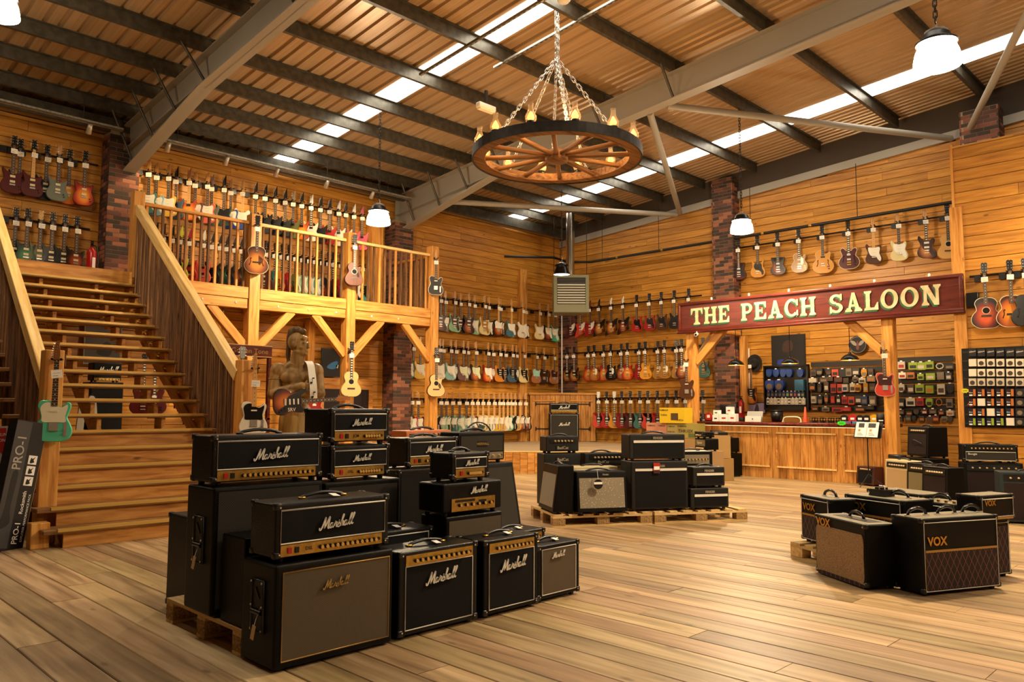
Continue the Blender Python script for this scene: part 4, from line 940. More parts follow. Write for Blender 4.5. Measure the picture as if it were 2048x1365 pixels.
FIN = dict(b3=B3, b2=B2, bt=BT, bc=BC, bh=BH, bv=BV, bo=BO, br=BR, by=BY, bw=BW, bg=BG, seafoam='#86b58e', cream='#dcc98e', white='#e2dac4', lake='#3f6d78', slate='#3d5566', sky='#86b4b0', mist='#6f4a46', orange='#c97a26', yellow='#e0b33c',
           red='#a8201c', cherry='#8c1414', wine='#4a0a0c', black='#0b0a0a', teal='#3a6f68', gold='#9c6c24', honey='#c98a2e', amber='#d8922a', walnut='#4a2a18', salmon='#a8683e', brown='#3f2415', natural='#cf9a52', olive='#5a5a24', green='#3fae86', pink='#e0607a',
           grey='#6a6f62', dkgreen='#1f3a2a', blue='#1f3f8a', ltblue='#7fa3b8', butter='#d9a24c', coral='#d05a44', fiesta='#c33a2a', lime='#c8d030', turq='#4fb0a0')
NICE = dict(b3='sunburst', b2='dark sunburst', bt='tobacco burst', bc='cherry burst', bh='honey burst', bv='violin burst', bo='orange burst', br='black and red burst', by='amber fade', bw='white to blue fade', bg='green burst', lake='lake blue', sky='sky blue', mist='burgundy', dkgreen='dark green', ltblue='light blue', butter='butterscotch', turq='turquoise')
KIND = {'strat': 'double-cutaway guitar', 'tele': 'single-cutaway guitar', 'jazz': 'offset-body guitar', 'lp': 'carved single-cut guitar', 'sg': 'twin-horned guitar', 'dc': 'double-cut flat guitar', 'bird': 'angular-bodied guitar', 'prs': 'carved double-cut guitar', 'super': 'sharp-horned guitar', 'semi': 'semi-hollow guitar', 'arch': 'archtop guitar', 'archcut': 'archtop cutaway guitar', 'acou': 'acoustic guitar', 'acoucut': 'cutaway acoustic guitar'}
DEF = {'strat': dict(pg='strat'), 'tele': dict(pg='tele'), 'jazz': dict(pg='jazz', pgc='#3a1a12'), 'lp': dict(fb='b', headc='#0c0b0a', pick='#d8c9a0'), 'sg': dict(pg='sg', pgc='#0d0c0c', headc='#0c0b0a', pick='#c8c4bc'), 'dc': dict(pg='dc', pgc='#0d0c0c', headc='#0c0b0a', pick='#0d0c0c'),
       'bird': dict(pg='bird', pgc='#e9e2cf', pick='#c8c4bc'), 'prs': dict(pick='#d8c9a0', headc='#0c0b0a'), 'super': dict(pick='#0d0c0c', headc='#0c0b0a', fb='r'), 'semi': dict(headc='#0c0b0a', pick='#c8c4bc', fb='b', f_hole=True), 'arch': dict(f_hole=True, headc='#0c0b0a'), 'archcut': dict(f_hole=True, headc='#0c0b0a', pick='#0d0c0c'),
       'acou': dict(hole=True, headc='#0c0b0a'), 'acoucut': dict(hole=True, headc='#0c0b0a')}
def rail(name, p0, p1, hangers, label, facing):
    """black wall rail with a yoke for every guitar; facing = unit vector into the room"""
    p0, p1 = Vector(p0), Vector(p1); r = empty(name, (p0+p1)/2, 0, label, 'wall rail'); c = (p0+p1)/2; fx = Vector(facing)
    obj('bar', MB().tube([p0-c, p1-c], .016, 6), BLACKM, r)
    for h, dep in hangers:
        h = Vector(h)-c; a = fx*dep; s = fx.cross(Vector((0, 0, 1)))
        obj('hanger', MB().tube([h, h+a], .012, 5).tube([h+a+s*.035+fx*.05, h+a+s*.035, h+a-s*.035, h+a-s*.035+fx*.05], .011, 5), BLACKM, r)
        obj('hanger_block', MB().box(-.045, .045, -.045, .045, -.05, .05), BLACKP, r, loc=h+s*.13-fx*.0+Vector((0, 0, -.05)))
def row(plane, v, zrail, items, rowname, railname, railx=None, depth=.18, rzv=None, turn=0):
    """items: (px, kind, finish key, overrides); plane 'y' = eaves wall side, 'x' = gable side"""
    hang = []; seen = {}
    for it in items:
        key = (it[1], it[2]); seen[key] = seen.get(key, 0)+1
    pos = {}
    for i, it in enumerate(items):
        px, k, fin = it[:3]; kw = dict(DEF.get(k, {})); kw.update(it[3] if len(it) > 3 else {})
        dep = kw.pop('dep', depth); lab = kw.pop('lab', None); nm = kw.pop('nice', None)
        p = ony(px, 700, v-dep) if plane == 'y' else onx(px, 700, v-dep)
        zn = zrail+kw.pop('dz', 0)
        base = (p.x, p.y, zn-NUT[k])
        rz = (0 if plane == 'y' else -PI/2) if rzv is None else rzv
        rz += kw.pop('turn', turn+random.uniform(-.06, .06))
        f = FIN.get(fin, fin); nice = NICE.get(fin, fin)
        label = lab or f'{nm or nice} {KIND[k]}, {ORD[i]} from left {rowname}'
        guitar(base, rz, k, f, label, 'guitars '+rowname, **kw)
        hang.append(((p.x, v-.02, zn+.005), dep-.03) if plane == 'y' else ((v-.02, p.y, zn+.005), dep-.03))
    fc = (0, -1, 0) if plane == 'y' else (-1, 0, 0)
    e = Vector((.25, 0, 0)) if plane == 'y' else Vector((0, -.25, 0))
    rail('guitar_rail', Vector(hang[0][0])-e, Vector(hang[-1][0])+e, hang, railname, fc)
W = dict(pgc='#e9e2cf'); K = dict(pgc='#0d0c0c'); T = dict(pgc='#3a1a12'); MN = dict(pgc='#e9e2cf', fb='m'); MK = dict(pgc='#0d0c0c', fb='m'); BK = dict(dep=.07)
def px(o, s, lst): return [(o+x*s,)+t for x, *t in lst for t in [tuple(t)]]
VA = YA-.0
row('y', VA, 3.99, px(860, .1318, [(150, 'jazz', 'b2', {}), (222, 'jazz', 'b3', dict(dep=.08, pgc='#e9e2cf')), (365, 'jazz', 'seafoam', {}), (450, 'jazz', 'brown', dict(dep=.08)), (580, 'jazz', 'b3', {}), (668, 'jazz', 'seafoam', dict(dep=.08, pgc='#e9e2cf')),
    (820, 'jazz', 'cream', dict(pgc='#a8762c')), (885, 'jazz', 'black', dict(dep=.08, pgc='#e9e2cf')), (1032, 'tele', 'b3', MN), (1060, 'tele', 'black', dict(dep=.08)), (1228, 'strat', 'lake', dict(MN, trem=True)), (1400, 'strat', 'white', dict(MN, trem=True)), (1440, 'strat', 'black', dict(dep=.08, fb='m')),
    (1660, 'strat', 'cream', MN), (1790, 'strat', 'b2', MN), (1885, 'jazz', 'green', dict(pgc='#d8d2bc'))]), "in the back left wall's top row", 'black rail holding the top row of guitars on the back left wall', turn=-.2)
row('y', VA, 2.80, px(800, .1611, [(105, 'strat', 'lake', {}), (165, 'strat', 'olive', dict(dep=.08)), (250, 'strat', 'yellow', {}), (490, 'strat', 'white', {}), (530, 'strat', 'olive', dict(dep=.08)), (630, 'strat', 'sky', dict(trem=True)), (690, 'strat', 'black', dict(dep=.08)), (785, 'strat', 'mist', dict(pgc='#d5d8b0', trem=True)), (842, 'strat', 'olive', dict(dep=.08)), (940, 'strat', 'b3', dict(pgc='#d5d8b0')),
    (1090, 'strat', 'bc', dict(trem=True)), (1150, 'strat', 'b2', dict(dep=.08)), (1240, 'strat', 'orange', dict(K, nice='black-guarded orange')), (1302, 'strat', 'slate', dict(dep=.08, pgc='#0d0c0c')), (1395, 'strat', 'slate', dict(pgc='#0d0c0c')), (1440, 'strat', 'black', dict(dep=.08)), (1535, 'strat', 'cream', dict(pgc='#0d0c0c')), (1690, 'tele', 'salmon', dict(pgc='#9fd8c8', nice='painted salmon')), (1785, 'tele', 'brown', dict(T, dep=.1)), (1910, 'tele', 'salmon', T)]),
    "in the back left wall's middle row", 'black rail holding the middle row of guitars on the back left wall', turn=-.2)
c3 = [('tele', 'white'), ('strat', 'red'), ('strat', 'wine'), ('tele', 'black'), ('tele', 'seafoam'), ('tele', 'dkgreen'), ('tele', 'teal'), ('strat', 'seafoam'), ('strat', 'ltblue'), ('strat', 'wine'), ('strat', 'white'), ('tele', 'cream'), ('tele', 'white'), ('tele', 'yellow'), ('tele', 'butter'), ('strat', 'white'), ('strat', 'seafoam'), ('tele', 'black'), ('tele', 'butter'), ('tele', 'b3'), ('tele', 'b2')]
x3 = [175, 235, 300, 465, 535, 585, 648, 720, 790, 850, 905, 958, 1015, 1072, 1125, 1165, 1208, 1245, 1285, 1335, 1392]
row('y', VA, 1.545, px(780, .1953, [(x, k, f, dict(pgc='#e9e2cf' if f not in ('black',) else '#0d0c0c', fb='m' if i > 8 else 'r', dep=.2, turn=-.75)) for i, (x, (k, f)) in enumerate(zip(x3, c3))]), "in the back left wall's bottom row", 'black rail holding the bottom row of guitars on the back left wall')
row('x', XB, 4.07, px(1110, .1416, [(230, 'bird', 'wine', {}), (365, 'bird', 'fiesta', dict(fb='b')), (500, 'bird', 'cherry', {}), (630, 'bird', 'bt', dict(pgc='#1a100b', head='B', headc='#0c0b0a')), (800, 'bird', 'bt', dict(pgc='#1a100b', headc='#efe9da')), (970, 'bird', 'b2', dict(pgc='#1a100b', headc='#efe9da')), (1165, 'dc', 'red', {}), (1345, 'dc', 'cherry', {}), (1515, 'dc', 'walnut', {}), (1700, 'dc', 'black', {}), (1905, 'dc', 'black', {})]),
    "in the back right wall's top row", 'black rail holding the top row of guitars on the back right wall', turn=.12)
row('x', XB, 2.85, px(1110, .15625, [(160, 'lp', 'bt', dict(dep=.1, pg='sg', pgc='#0d0c0c')), (250, 'lp', 'bt', dict(pg='sg', pgc='#0d0c0c')), (432, 'lp', 'bc', dict(dep=.08)), (505, 'lp', 'bh', dict(pg='lp')), (628, 'lp', 'bc', dict(dep=.08)), (718, 'lp', 'black', dict(pg='lp', pick='#c8c4bc')), (852, 'lp', 'b3', dict(dep=.08, pg='lp')), (930, 'lp', 'bc', {}), (1082, 'lp', 'cherry', dict(dep=.08)), (1160, 'lp', 'amber', {}), (1322, 'lp', 'gold', dict(dep=.08, pg='lp')), (1405, 'lp', 'gold', dict(pg='lp')), (1562, 'lp', 'gold', dict(dep=.08, pg='lp')), (1625, 'lp', 'b3', dict(pg='lp')), (1900, 'lp', 'teal', dict(pg='lp', pgc='#0d0c0c', pick='#c79a44', metal=GOLDM))]),
    "in the back right wall's middle row", 'black rail holding the middle row of guitars on the back right wall', turn=.2)
row('x', XB, 1.6, px(1170, .127, [(205, 'sg', 'fiesta', dict(headc='#efe9da', fb='b')), (335, 'sg', 'red', dict(fb='b')), (455, 'sg', 'honey', dict(headc='#efe9da', fb='b', pgc='#5a3a18')), (570, 'sg', 'cherry', {}), (705, 'sg', 'wine', {}), (852, 'sg', 'teal', {}), (980, 'sg', 'fiesta', {}), (1128, 'sg', 'red', {}), (1283, 'sg', 'black', {}), (1425, 'sg', 'cherry', {}), (1560, 'sg', 'black', dict(fb='b')), (1838, 'sg', 'walnut', {})]),
    "in the back right wall's bottom row", 'black rail holding the bottom row of guitars on the back right wall', turn=.75, depth=.2)
# saloon wall, above the sign
row('x', XB, 5.09, px(1348, .342, [(390, 'sg', 'wine', dict(fb='b', pg='sg')), (502, 'dc', 'honey', {}), (622, 'sg', 'b2', {}), (748, 'lp', 'gold', dict(pg='lp', bound='#efe3c0')), (888, 'archcut', 'honey', dict(bound='#d8b878')), (1042, 'semi', 'wine', dict(bound='#efe3c0', metal=GOLDM)), (1190, 'strat', 'walnut', dict(MN, nice='mocha brown')), (1340, 'strat', 'cream', {}), (1503, 'jazz', 'bt', dict(fb='b')), (1632, 'acou', 'natural', {})]),
    'above the saloon sign', 'black rail holding the vintage guitars above the saloon sign', rzv=-PI/2, turn=.3)
# partition wall, far right
row('x', XP, 3.5, px(1348, .342, [(1835, 'arch', 'br', dict(bound='#efe3c0', hole=True, f_hole=False)), (1985, 'arch', 'bo', dict(bound='#efe3c0')), (2075, 'arch', 'black', {})]), 'on the far right partition', 'black rail holding archtop guitars on the partition at the far right', rzv=-PI/2, turn=.3)
# gallery, upper and lower rows
up = [(165, 'strat', 'teal', W), (270, 'strat', 'ltblue', dict(W, dep=.08)), (440, 'strat', 'yellow', W), (545, 'super', 'slate', dict(dep=.08)), (725, 'super', 'by', dict(fb='m', head='P', headc='#a8683e')), (815, 'strat', 'walnut', dict(W, dep=.08)), (985, 'strat', 'coral', W), (1045, 'super', 'grey', dict(dep=.08, headc='#8a6a72')), (1215, 'super', 'dkgreen', dict(pg='strat', pgc='#0d0c0c')), (1310, 'strat', 'blue', dict(dep=.08)), (1475, 'strat', 'bw', dict(W, fb='m')),
      (1655, 'super', 'black', {}), (1790, 'super', 'black', {}), (1930, 'super', 'black', {})]
u2 = [(495, 'super', 'black', {}), (625, 'super', 'olive', dict(headc='#9a8a6a')), (762, 'super', 'by', {}), (915, 'super', 'white', dict(headc='#efe9da', fb='b')), (1065, 'super', 'black', {}), (1210, 'super', 'red', {}), (1355, 'super', 'white', dict(headc='#efe9da')), (1465, 'super', 'white', {}), (1600, 'super', 'pink', dict(headc='#efe9da', nice='pink and white')), (1728, 'super', 'pink', dict(headc='#e0607a'))]
row('y', VA, 5.6, px(260, .1465, [(x, k, f, dict(d, turn=-.7)) for x, k, f, d in up])+px(500, .127, [(x, k, f, dict(d, turn=-.7)) for x, k, f, d in u2]), "in the gallery's upper row", 'black rail holding the upper row of guitars on the gallery wall')
lo = [(300, 'super', 'black', {}), (400, 'super', 'dkgreen', {}), (525, 'super', 'black', {}), (640, 'super', 'lime', dict(headc='#c8d030')), (770, 'super', 'red', dict(headc='#a8201c')), (955, 'super', 'coral', dict(headc='#efe9da')), (1090, 'super', 'black', dict(fb='m')), (1195, 'super', 'bg', dict(fb='m')), (1290, 'super', 'black', {}), (1395, 'super', 'b2', {}), (1490, 'super', 'bg', {})]
l2 = [(1290, 'semi', 'walnut', {}), (1360, 'semi', 'teal', {}), (1470, 'semi', 'orange', {}), (1580, 'semi', 'cherry', {}), (1690, 'semi', 'olive', {}), (1790, 'jazz', 'seafoam', W), (1900, 'jazz', 'seafoam', W), (2010, 'jazz', 'turq', W)]
l3 = [(200, 'jazz', 'ltblue', W), (310, 'acou', 'b2', {}), (400, 'semi', 'brown', {}), (470, 'semi', 'red', {}), (580, 'semi', 'wine', {}), (800, 'strat', 'black', {}), (905, 'strat', 'turq', K)]
row('y', VA, 4.46, px(260, .1465, [(x, k, f, dict(d, turn=-.8)) for x, k, f, d in lo])+px(360, .127, [(x, k, f, dict(d, turn=-.95, dep=.22)) for x, k, f, d in l2])+px(600, .1367, [(x, k, f, dict(d, turn=-.95, dep=.22)) for x, k, f, d in l3]), "in the gallery's lower row", 'black rail holding the lower row of guitars on the gallery wall')
row('y', VA, 5.53, [(4, 'prs', 'wine', {}), (17, 'prs', 'b2', dict(dep=.08)), (45, 'prs', 'wine', dict(fb='m')), (72, 'prs', 'black', dict(dep=.08)), (97, 'prs', 'grey', dict(headc='#c08a50')), (119, 'prs', 'by', dict(dep=.08)), (151, 'prs', 'bc', dict(bound='#2a1208'))], 'in the stairhead upper row', 'black rail holding the upper row of guitars beside the stair landing')
row('y', VA, 4.38, [(16, 'prs', 'black', dict(dep=.1)), (40, 'prs', 'bg', {}), (67, 'prs', 'olive', dict(headc='#d8a868')), (91, 'prs', 'black', {}), (116, 'prs', 'black', {}), (141, 'prs', 'b2', {})], 'in the stairhead lower row', 'black rail holding the lower row of guitars beside the stair landing')
# ---- guitars hung on posts
def post_guitar(p, rz, k, fin, label, **kw):
    d = dict(DEF.get(k, {})); d.update(kw); d['detail'] = True; g = guitar(p, rz, k, FIN.get(fin, fin), label, **d)
    z = NUT[k]*d.get('scl', 1); M = Matrix.Rotation(rz, 4, 'Z'); a = M @ Vector((0, 1, 0)); s = M @ Vector((1, 0, 0)); q = Vector((0, 0, z+.005))
    h = empty('guitar_hanger', Vector(p)+q+a*.1, 0, 'black yoke hanger behind the '+label.split(',')[0].split(' hanging')[0].split(' hung')[0], 'hanger')
    obj('yoke', MB().tube([a*.06, Vector((0, 0, 0)), -a*.06], .012, 6).tube([s*.04-a*.15, s*.04-a*.07, -s*.04-a*.07, -s*.04-a*.15], .012, 6), BLACKM, h)
    obj('wall_block', MB().box(-.05, .05, -.02, .02, -.06, .06), wood('block', '#3a2616', '#4a3018', '#5c3c20'), h, loc=a*.05, rot=(0, 0, rz))
def pg_at(pxx, pyy, Y): p = ony(pxx, pyy, Y); return (p.x, p.y, p.z)
post_guitar(pg_at(511, 548, 12.8), -.25, 'arch', BV, 'violin burst archtop guitar hung on the first gallery post', bound='#e6cf9c', pg='lp', pgc='#4a1c14', side=gloss('#4a2010'), tagz=.8, scl=.98)
post_guitar(pg_at(707, 572, 12.8), -.35, 'acoucut', wood('mahogany_top', '#4a2414', '#5c2e1a', '#6e3a22', grain=(20, 20, 1), knots=0, var=0, rough=.4), 'dark mahogany cutaway acoustic guitar hung on the second gallery post', side=gloss('#3a1a0e'), pg='acou', pgc='#1a0c08', scl=.95, tagz=.78)
post_guitar(pg_at(871, 590, 12.78), -.5, 'tele', 'black', 'black single-cutaway guitar with white binding hung at the gallery end post', pg='tele', pgc='#0d0c0c', bound='#e8e2d0', scl=.98)
post_guitar(pg_at(871, 794, 12.78), -.45, 'acoucut', '#dcb67a', 'blonde cutaway acoustic guitar hung low on the gallery end post', side=gloss('#5a2412'), pg='acou', pgc='#3a1810', scl=.98)
post_guitar(pg_at(701, 794, 12.76), -.4, 'acou', '#d8b878', 'natural jumbo acoustic guitar hung low on the second gallery post', side=gloss('#c89858'), scl=1.0, fb='b')
post_guitar((onx(1374, 798, XS-.17)[:]), -PI/2+.4, 'tele', 'walnut', 'dark walnut single-cutaway guitar hung on the left saloon post', pg=None, scl=1.02)
post_guitar((onx(1771, 793, XS-.17)[:]), -PI/2+.4, 'tele', 'fiesta', 'red single-cutaway guitar with dark guard hung on the middle saloon post', pgc='#3a1210', bound='#d8b0a0', scl=1.0, headc='#c98f3e')
GREENT = plain('surf_green', '#5cc49c', .25)
post_guitar(pg_at(106, 884, 8.6), -.42, 'tele', GREENT, 'worn mint green single-cutaway guitar hung on the left stair newel', pgc='#efe6c4', scl=1.0, headc='#8a5428', tagz=.66, tagtilt=-.12)
post_guitar(pg_at(506, 872, 8.82), -.38, 'tele', 'white', 'white single-cutaway guitar with black guard hung on the right stair newel', pgc='#0d0c0c', scl=1.0, tagz=.62, tagtilt=0, fb='m')
# =================================================================== AMPLIFIERS
TOLEX = noisy('black_tolex', '#020202', '#060606', 260, .42, .5, .002, spec=.18)
TOLEX2 = noisy('charcoal_tolex', '#100f0e', '#191816', 260, .5, .5, .002, spec=.3)
LEVANT = noisy('coarse_black_tolex', '#020202', '#080807', 130, .36, .8, .003, spec=.28)
GRDARK = weave('black_grille_cloth', '#030303', '#0b0a0a', 700, 700); GRWOV = weave('basket_grille_cloth', '#1a1510', '#7d6f58', 900, 640)
GRGREY = weave('grey_check_grille', '#1a1815', '#403c34', 500, 500); GRSILV = weave('silver_grille_cloth', '#6e675a', '#a59c88', 600, 600); GRTAN = noisy('tan_tweed_grille', '#6d5034', '#a88a62', 220, .9, .3)
GRCREAM = weave('cream_grille_cloth', '#9a7c52', '#c2a678', 500, 500); GROL = weave('olive_grille_cloth', '#5c5238', '#8a7e58', 500, 500); GRBRN = weave('dark_brown_grille', '#160d0a', '#241511', 500, 500)
def diamond():
    m, t, b = nt('diamond_grille'); tc = t.nodes.new('ShaderNodeTexCoord'); sp = t.nodes.new('ShaderNodeSeparateXYZ'); L(t, tc.outputs['Object'], sp.inputs[0])
    u = mth(t, 'MULTIPLY', sp.outputs[0], 17.0); v = mth(t, 'MULTIPLY', sp.outputs[2], 9.5)
    a = mth(t, 'LESS_THAN', mth(t, 'FRACT', mth(t, 'ADD', u, v)), .07); c = mth(t, 'LESS_THAN', mth(t, 'FRACT', mth(t, 'SUBTRACT', u, v)), .07)
    mx = t.nodes.new('ShaderNodeMix'); mx.data_type = 'RGBA'; L(t, mth(t, 'MAXIMUM', a, c), mx.inputs['Factor']); mx.inputs['A'].default_value = (*hx('#1c0d0b'), 1); mx.inputs['B'].default_value = (*hx('#7a4a38'), 1)
    L(t, mx.outputs['Result'], b.inputs['Base Color']); b.inputs['Roughness'].default_value = .85; return m
GRDIA = diamond()
def sparkle():
    m, t, b = nt('sparkle_grille'); tc = t.nodes.new('ShaderNodeTexCoord'); vo = t.nodes.new('ShaderNodeTexVoronoi'); vo.inputs['Scale'].default_value = 55; L(t, tc.outputs['Object'], vo.inputs['Vector'])
    r = ramp(t, [(.1, '#fff6d8'), (.2, '#857a64')]); L(t, vo.outputs['Distance'], r.inputs[0]); L(t, r.outputs[0], b.inputs['Base Color']); b.inputs['Roughness'].default_value = .6; return m
GRSPK = sparkle()
PIPW = plain('white_piping', '#d9d4c8', .4); PIPG = plain('gold_piping', '#b08a48', .4, .5); GOLDP = noisy('brushed_gold', '#a8863e', '#c09c50', 30, .3, 0, metal=.85)
CREAMT = noisy('cream_tolex', '#b9a87a', '#cdbd92', 200, .5, .4, .002); TEALT = noisy('dark_teal_tolex', '#0d1a1c', '#16282b', 200, .45, .4, .002); BROWNT = noisy('brown_leather', '#34140c', '#4a1f13', 120, .45, .3, .002)
KCAP = plain('knob_gold', '#d6ae62', .3, .3)
REDSW = plain('red_switch', '#a01010', .3, emit=(1, .05, .05), es=.04)
# ---- cursive and badge lettering
def ribbon(mb, pts, w, d=.012, n=6):
    P = crom(pts, n, False); k = len(P); Lf, Rt = [], []
    for i in range(k):
        a, b = P[max(0, i-1)], P[min(k-1, i+1)]; dx, dz = b[0]-a[0], b[1]-a[1]; l = math.hypot(dx, dz) or 1; ww = w*(.75+.25*math.sin(PI*i/(k-1)))
        Lf.append((P[i][0]-dz/l*ww/2, P[i][1]+dx/l*ww/2)); Rt.append((P[i][0]+dz/l*ww/2, P[i][1]-dx/l*ww/2))
    for i in range(k-1): mb.prism([Lf[i], Rt[i], Rt[i+1], Lf[i+1]], 0, d)
def script_logo():
    A = [(.26, .40), (.14, .44), (.03, .3), (.03, .1), (.13, .03), (.24, .18), (.3, .42), (.26, .14), (.33, .04), (.42, .14)]
    LL_ = [(.0, .12), (.16, .5), (.28, .86), (.24, .98), (.16, .85), (.1, .4), (.1, .1), (.17, .03), (.27, .12)]
    sh = lambda p, x: [(a+x, b) for a, b in p]
    S = [[(.02, .2), (.0, .08), (.08, 0), (.2, .1), (.34, .5), (.47, .97), (.48, .5), (.48, .06)], [(.48, .06), (.66, .5), (.86, .98), (.84, .5), (.82, .12), (.88, .03), (.98, .12)],
         sh(A, .98), [(1.40, .14), (1.5, .42), (1.5, .52), (1.56, .42), (1.65, .42), (1.62, .15), (1.67, .04), (1.75, .12)], [(1.75, .12), (1.86, .38), (1.9, .56), (1.9, .4), (1.99, .2), (1.95, .04), (1.83, .0), (1.76, .08)],
         [(1.97, .08), (2.13, .4), (2.27, .84), (2.24, .99), (2.16, .86), (2.11, .4), (2.09, .02)], [(2.1, .18), (2.19, .4), (2.28, .42), (2.28, .2), (2.3, .05), (2.4, .12)], sh(A, 2.39), sh(LL_, 2.82), sh(LL_, 3.08)]
    mb = MB()
    for i, s in enumerate(S): ribbon(mb, [(x+.18*z, z) for x, z in s], .115 if i < 2 else .084, .03)
    for i in range(len(mb.v)):
        x, y, z = mb.v[i]; mb.v[i] = ((x-1.7)/3.4, y/3.4, (z-.45)/3.4+(x-1.7)*.02)
    return mb.mesh('logo')
SCRIPT = script_logo()
_tx = {}
def text_part(s, size, mat, parent, loc, name='lettering', bold=0, shear=0, ext=.001, rot=(0, 0, 0), sx=1, align='CENTER'):
    k = (s, bold, shear, align)
    if k not in _tx: _tx[k] = txt(s, 1, .004, bold, shear, align)
    return obj(name, _tx[k], mat, parent, loc=loc, rot=rot, scale=(size*sx, size, size))
_am = {}
def shell_mesh(w, d, h, fr, top, bot, rec, r, slant=0):
    """rounded cabinet with a recessed front opening; slant leans the front back towards the top"""
    key = (w, d, h, fr, top, bot, rec, r, slant)
    if key in _am: return _am[key]
    bm = bmesh.new(); bmesh.ops.create_cube(bm, size=1); bmesh.ops.scale(bm, vec=(w, d, h), verts=bm.verts); bmesh.ops.translate(bm, vec=(0, d/2, h/2), verts=bm.verts)
    bmesh.ops.bevel(bm, geom=list(bm.edges), offset=r, segments=3, profile=.6, affect='EDGES')
    if slant:
        for v in bm.verts: v.co.y += slant*max(0, (v.co.z/h)) * (1-min(1, v.co.y/d))
    me = bpy.data.meshes.new('cabinet'); bm.to_mesh(me); bm.free()
    for p in me.polygons: p.use_smooth = False
    _am[key] = me; return me
knobm = MB().cyl((0, 0, 0), (0, -.016, 0), .012, .010, n=12).mesh('knob'); knobc = MB().cyl((0, -.016, 0), (0, -.021, 0), .0105, .009, n=12).mesh('knob_cap')
def corner_mesh():
    return MB().rbox(-.004, .034, -.004, .034, -.034, .004, .008, 2).mesh('corner_cap')
CORN = corner_mesh(); SCREW = MB().cyl((0, 0, 0), (0, -.003, 0), .005, n=8).mesh('screw')
def amp(name, label, loc, rz, w, d, h, cat='amplifier', tolex=None, grille=None, gr=None, piping=None, logo=None, panel=None, knobs=0, knobmat=None, corners=True, handle=True, feet=.022, cap_tag=False, slant=0, side_handle=False, group=None, switches=0, model=None, topmat=None, gold_band=None, lean=0, radius=.014, badge=None, vents=False):
    """amp in its own frame: base centre of the front edge at the origin, front towards -y"""
    tolex = tolex or TOLEX
    a = empty(name, loc, rz, label, cat, group)
    z0 = feet
    obj('cabinet', shell_mesh(w, d, h-z0, 0, 0, 0, 0, radius, slant), tolex, a, loc=(0, 0, z0))
    if feet:
        for sx in (-1, 1):
            for yy in (.04, d-.04): obj('foot', cached(('foot', feet), lambda: MB().cyl((0, 0, 0), (0, 0, feet+.002), .018, .022, n=10)), BLACKP, a, loc=(sx*(w/2-.05), yy, 0))
    tilt = math.atan2(slant, h-z0)
    fr = empty  # noqa
    def F(x, z, off=0): return (x, slant*((z-z0)/(h-z0))-off, z)
    rot = (-tilt, 0, 0)
    if grille is not None:
        x0, x1, za, zb = gr
        obj('grille', MB().box(x0-(x0+x1)/2, x1-(x0+x1)/2, -.002, .003, -(zb-za)/2, (zb-za)/2), grille, a, loc=F((x0+x1)/2, (za+zb)/2, .0015), rot=rot)
        if piping is not None:
            r = .0045; hw, hh = (x1-x0)/2, (zb-za)/2
            obj('piping', MB().tube([(-hw, 0, -hh), (hw, 0, -hh), (hw, 0, hh), (-hw, 0, hh)], r, 5, closed=True), piping, a, loc=F((x0+x1)/2, (za+zb)/2, .003), rot=rot)
    if panel is not None:
        (x0, x1, za, zb), pm = panel
        p = obj('control_panel', MB().box(-(x1-x0)/2, (x1-x0)/2, -.005, .002, -(zb-za)/2, (zb-za)/2), pm, a, loc=F((x0+x1)/2, (za+zb)/2, .001), rot=rot)
        pw = x1-x0
        s0 = -pw/2+.03
        for q in range(switches):
            obj('switch', cached(('switch',), lambda: MB().box(-.011, .011, -.008, 0, -.015, .015)), REDSW if q == 0 else BLACKP, p, loc=(s0+.02+q*.042, -.004, 0)); 
        if model: text_part(model, .026, INK, p, (s0+.02+switches*.042+.03, -.007, 0), 'model_name', .01)
        ks = s0+.04+switches*.045+(.075 if model else 0); ke = pw/2-.05
        for q in range(knobs):
            kn = obj('knob', knobm, knobmat or BLACKP, p, loc=(ks+(ke-ks)*(q/(max(1, knobs-1))), -.005, -.002))
            obj('knob_cap', knobc, KCAP, kn)
        obj('jack', cached(('jack',), lambda: MB().cyl((0, 0, 0), (0, -.006, 0), .009, n=10)), BLACKP, p, loc=(pw/2-.022, -.004, 0))
    if logo is not None:
        lx, lz, lw, lm = logo; obj('logo', SCRIPT, lm, a, loc=F(lx, lz, .016), rot=rot, scale=(lw, .6, lw))
    if badge is not None:
        s, bx, bz, bs, bm_, plate = badge
        if plate is not None: obj('badge_plate', MB().box(-plate[0]/2, plate[0]/2, -.006, 0, -plate[1]/2, plate[1]/2), plate[2], a, loc=F(bx, bz, .001), rot=rot)
        text_part(s, bs, bm_, a, F(bx, bz, .009), 'logo', .012 if 'VOX' not in s else .03, rot=rot)
    if gold_band is not None:
        x0, x1, zz, gm = gold_band; obj('trim_band', MB().box(x0, x1, -.006, 0, -.008 if gm is not PIPW else -.014, .008 if gm is not PIPW else .014), gm, a, loc=F(0, zz, .001), rot=rot)
    if corners:
        for sx in (-1, 1):
            for fy in (0, 1):
                for tz in (0, 1):
                    yy = (slant if tz else 0) if fy == 0 else d
                    c = obj('corner_cap', CORN, BLACKP, a, loc=(sx*w/2, yy, h if tz else z0), scale=(-sx, 1 if fy == 0 else -1, 1 if tz else -1))
                    obj('corner_screw', SCREW, CHROME, c, loc=(.024, -.004, -.02))
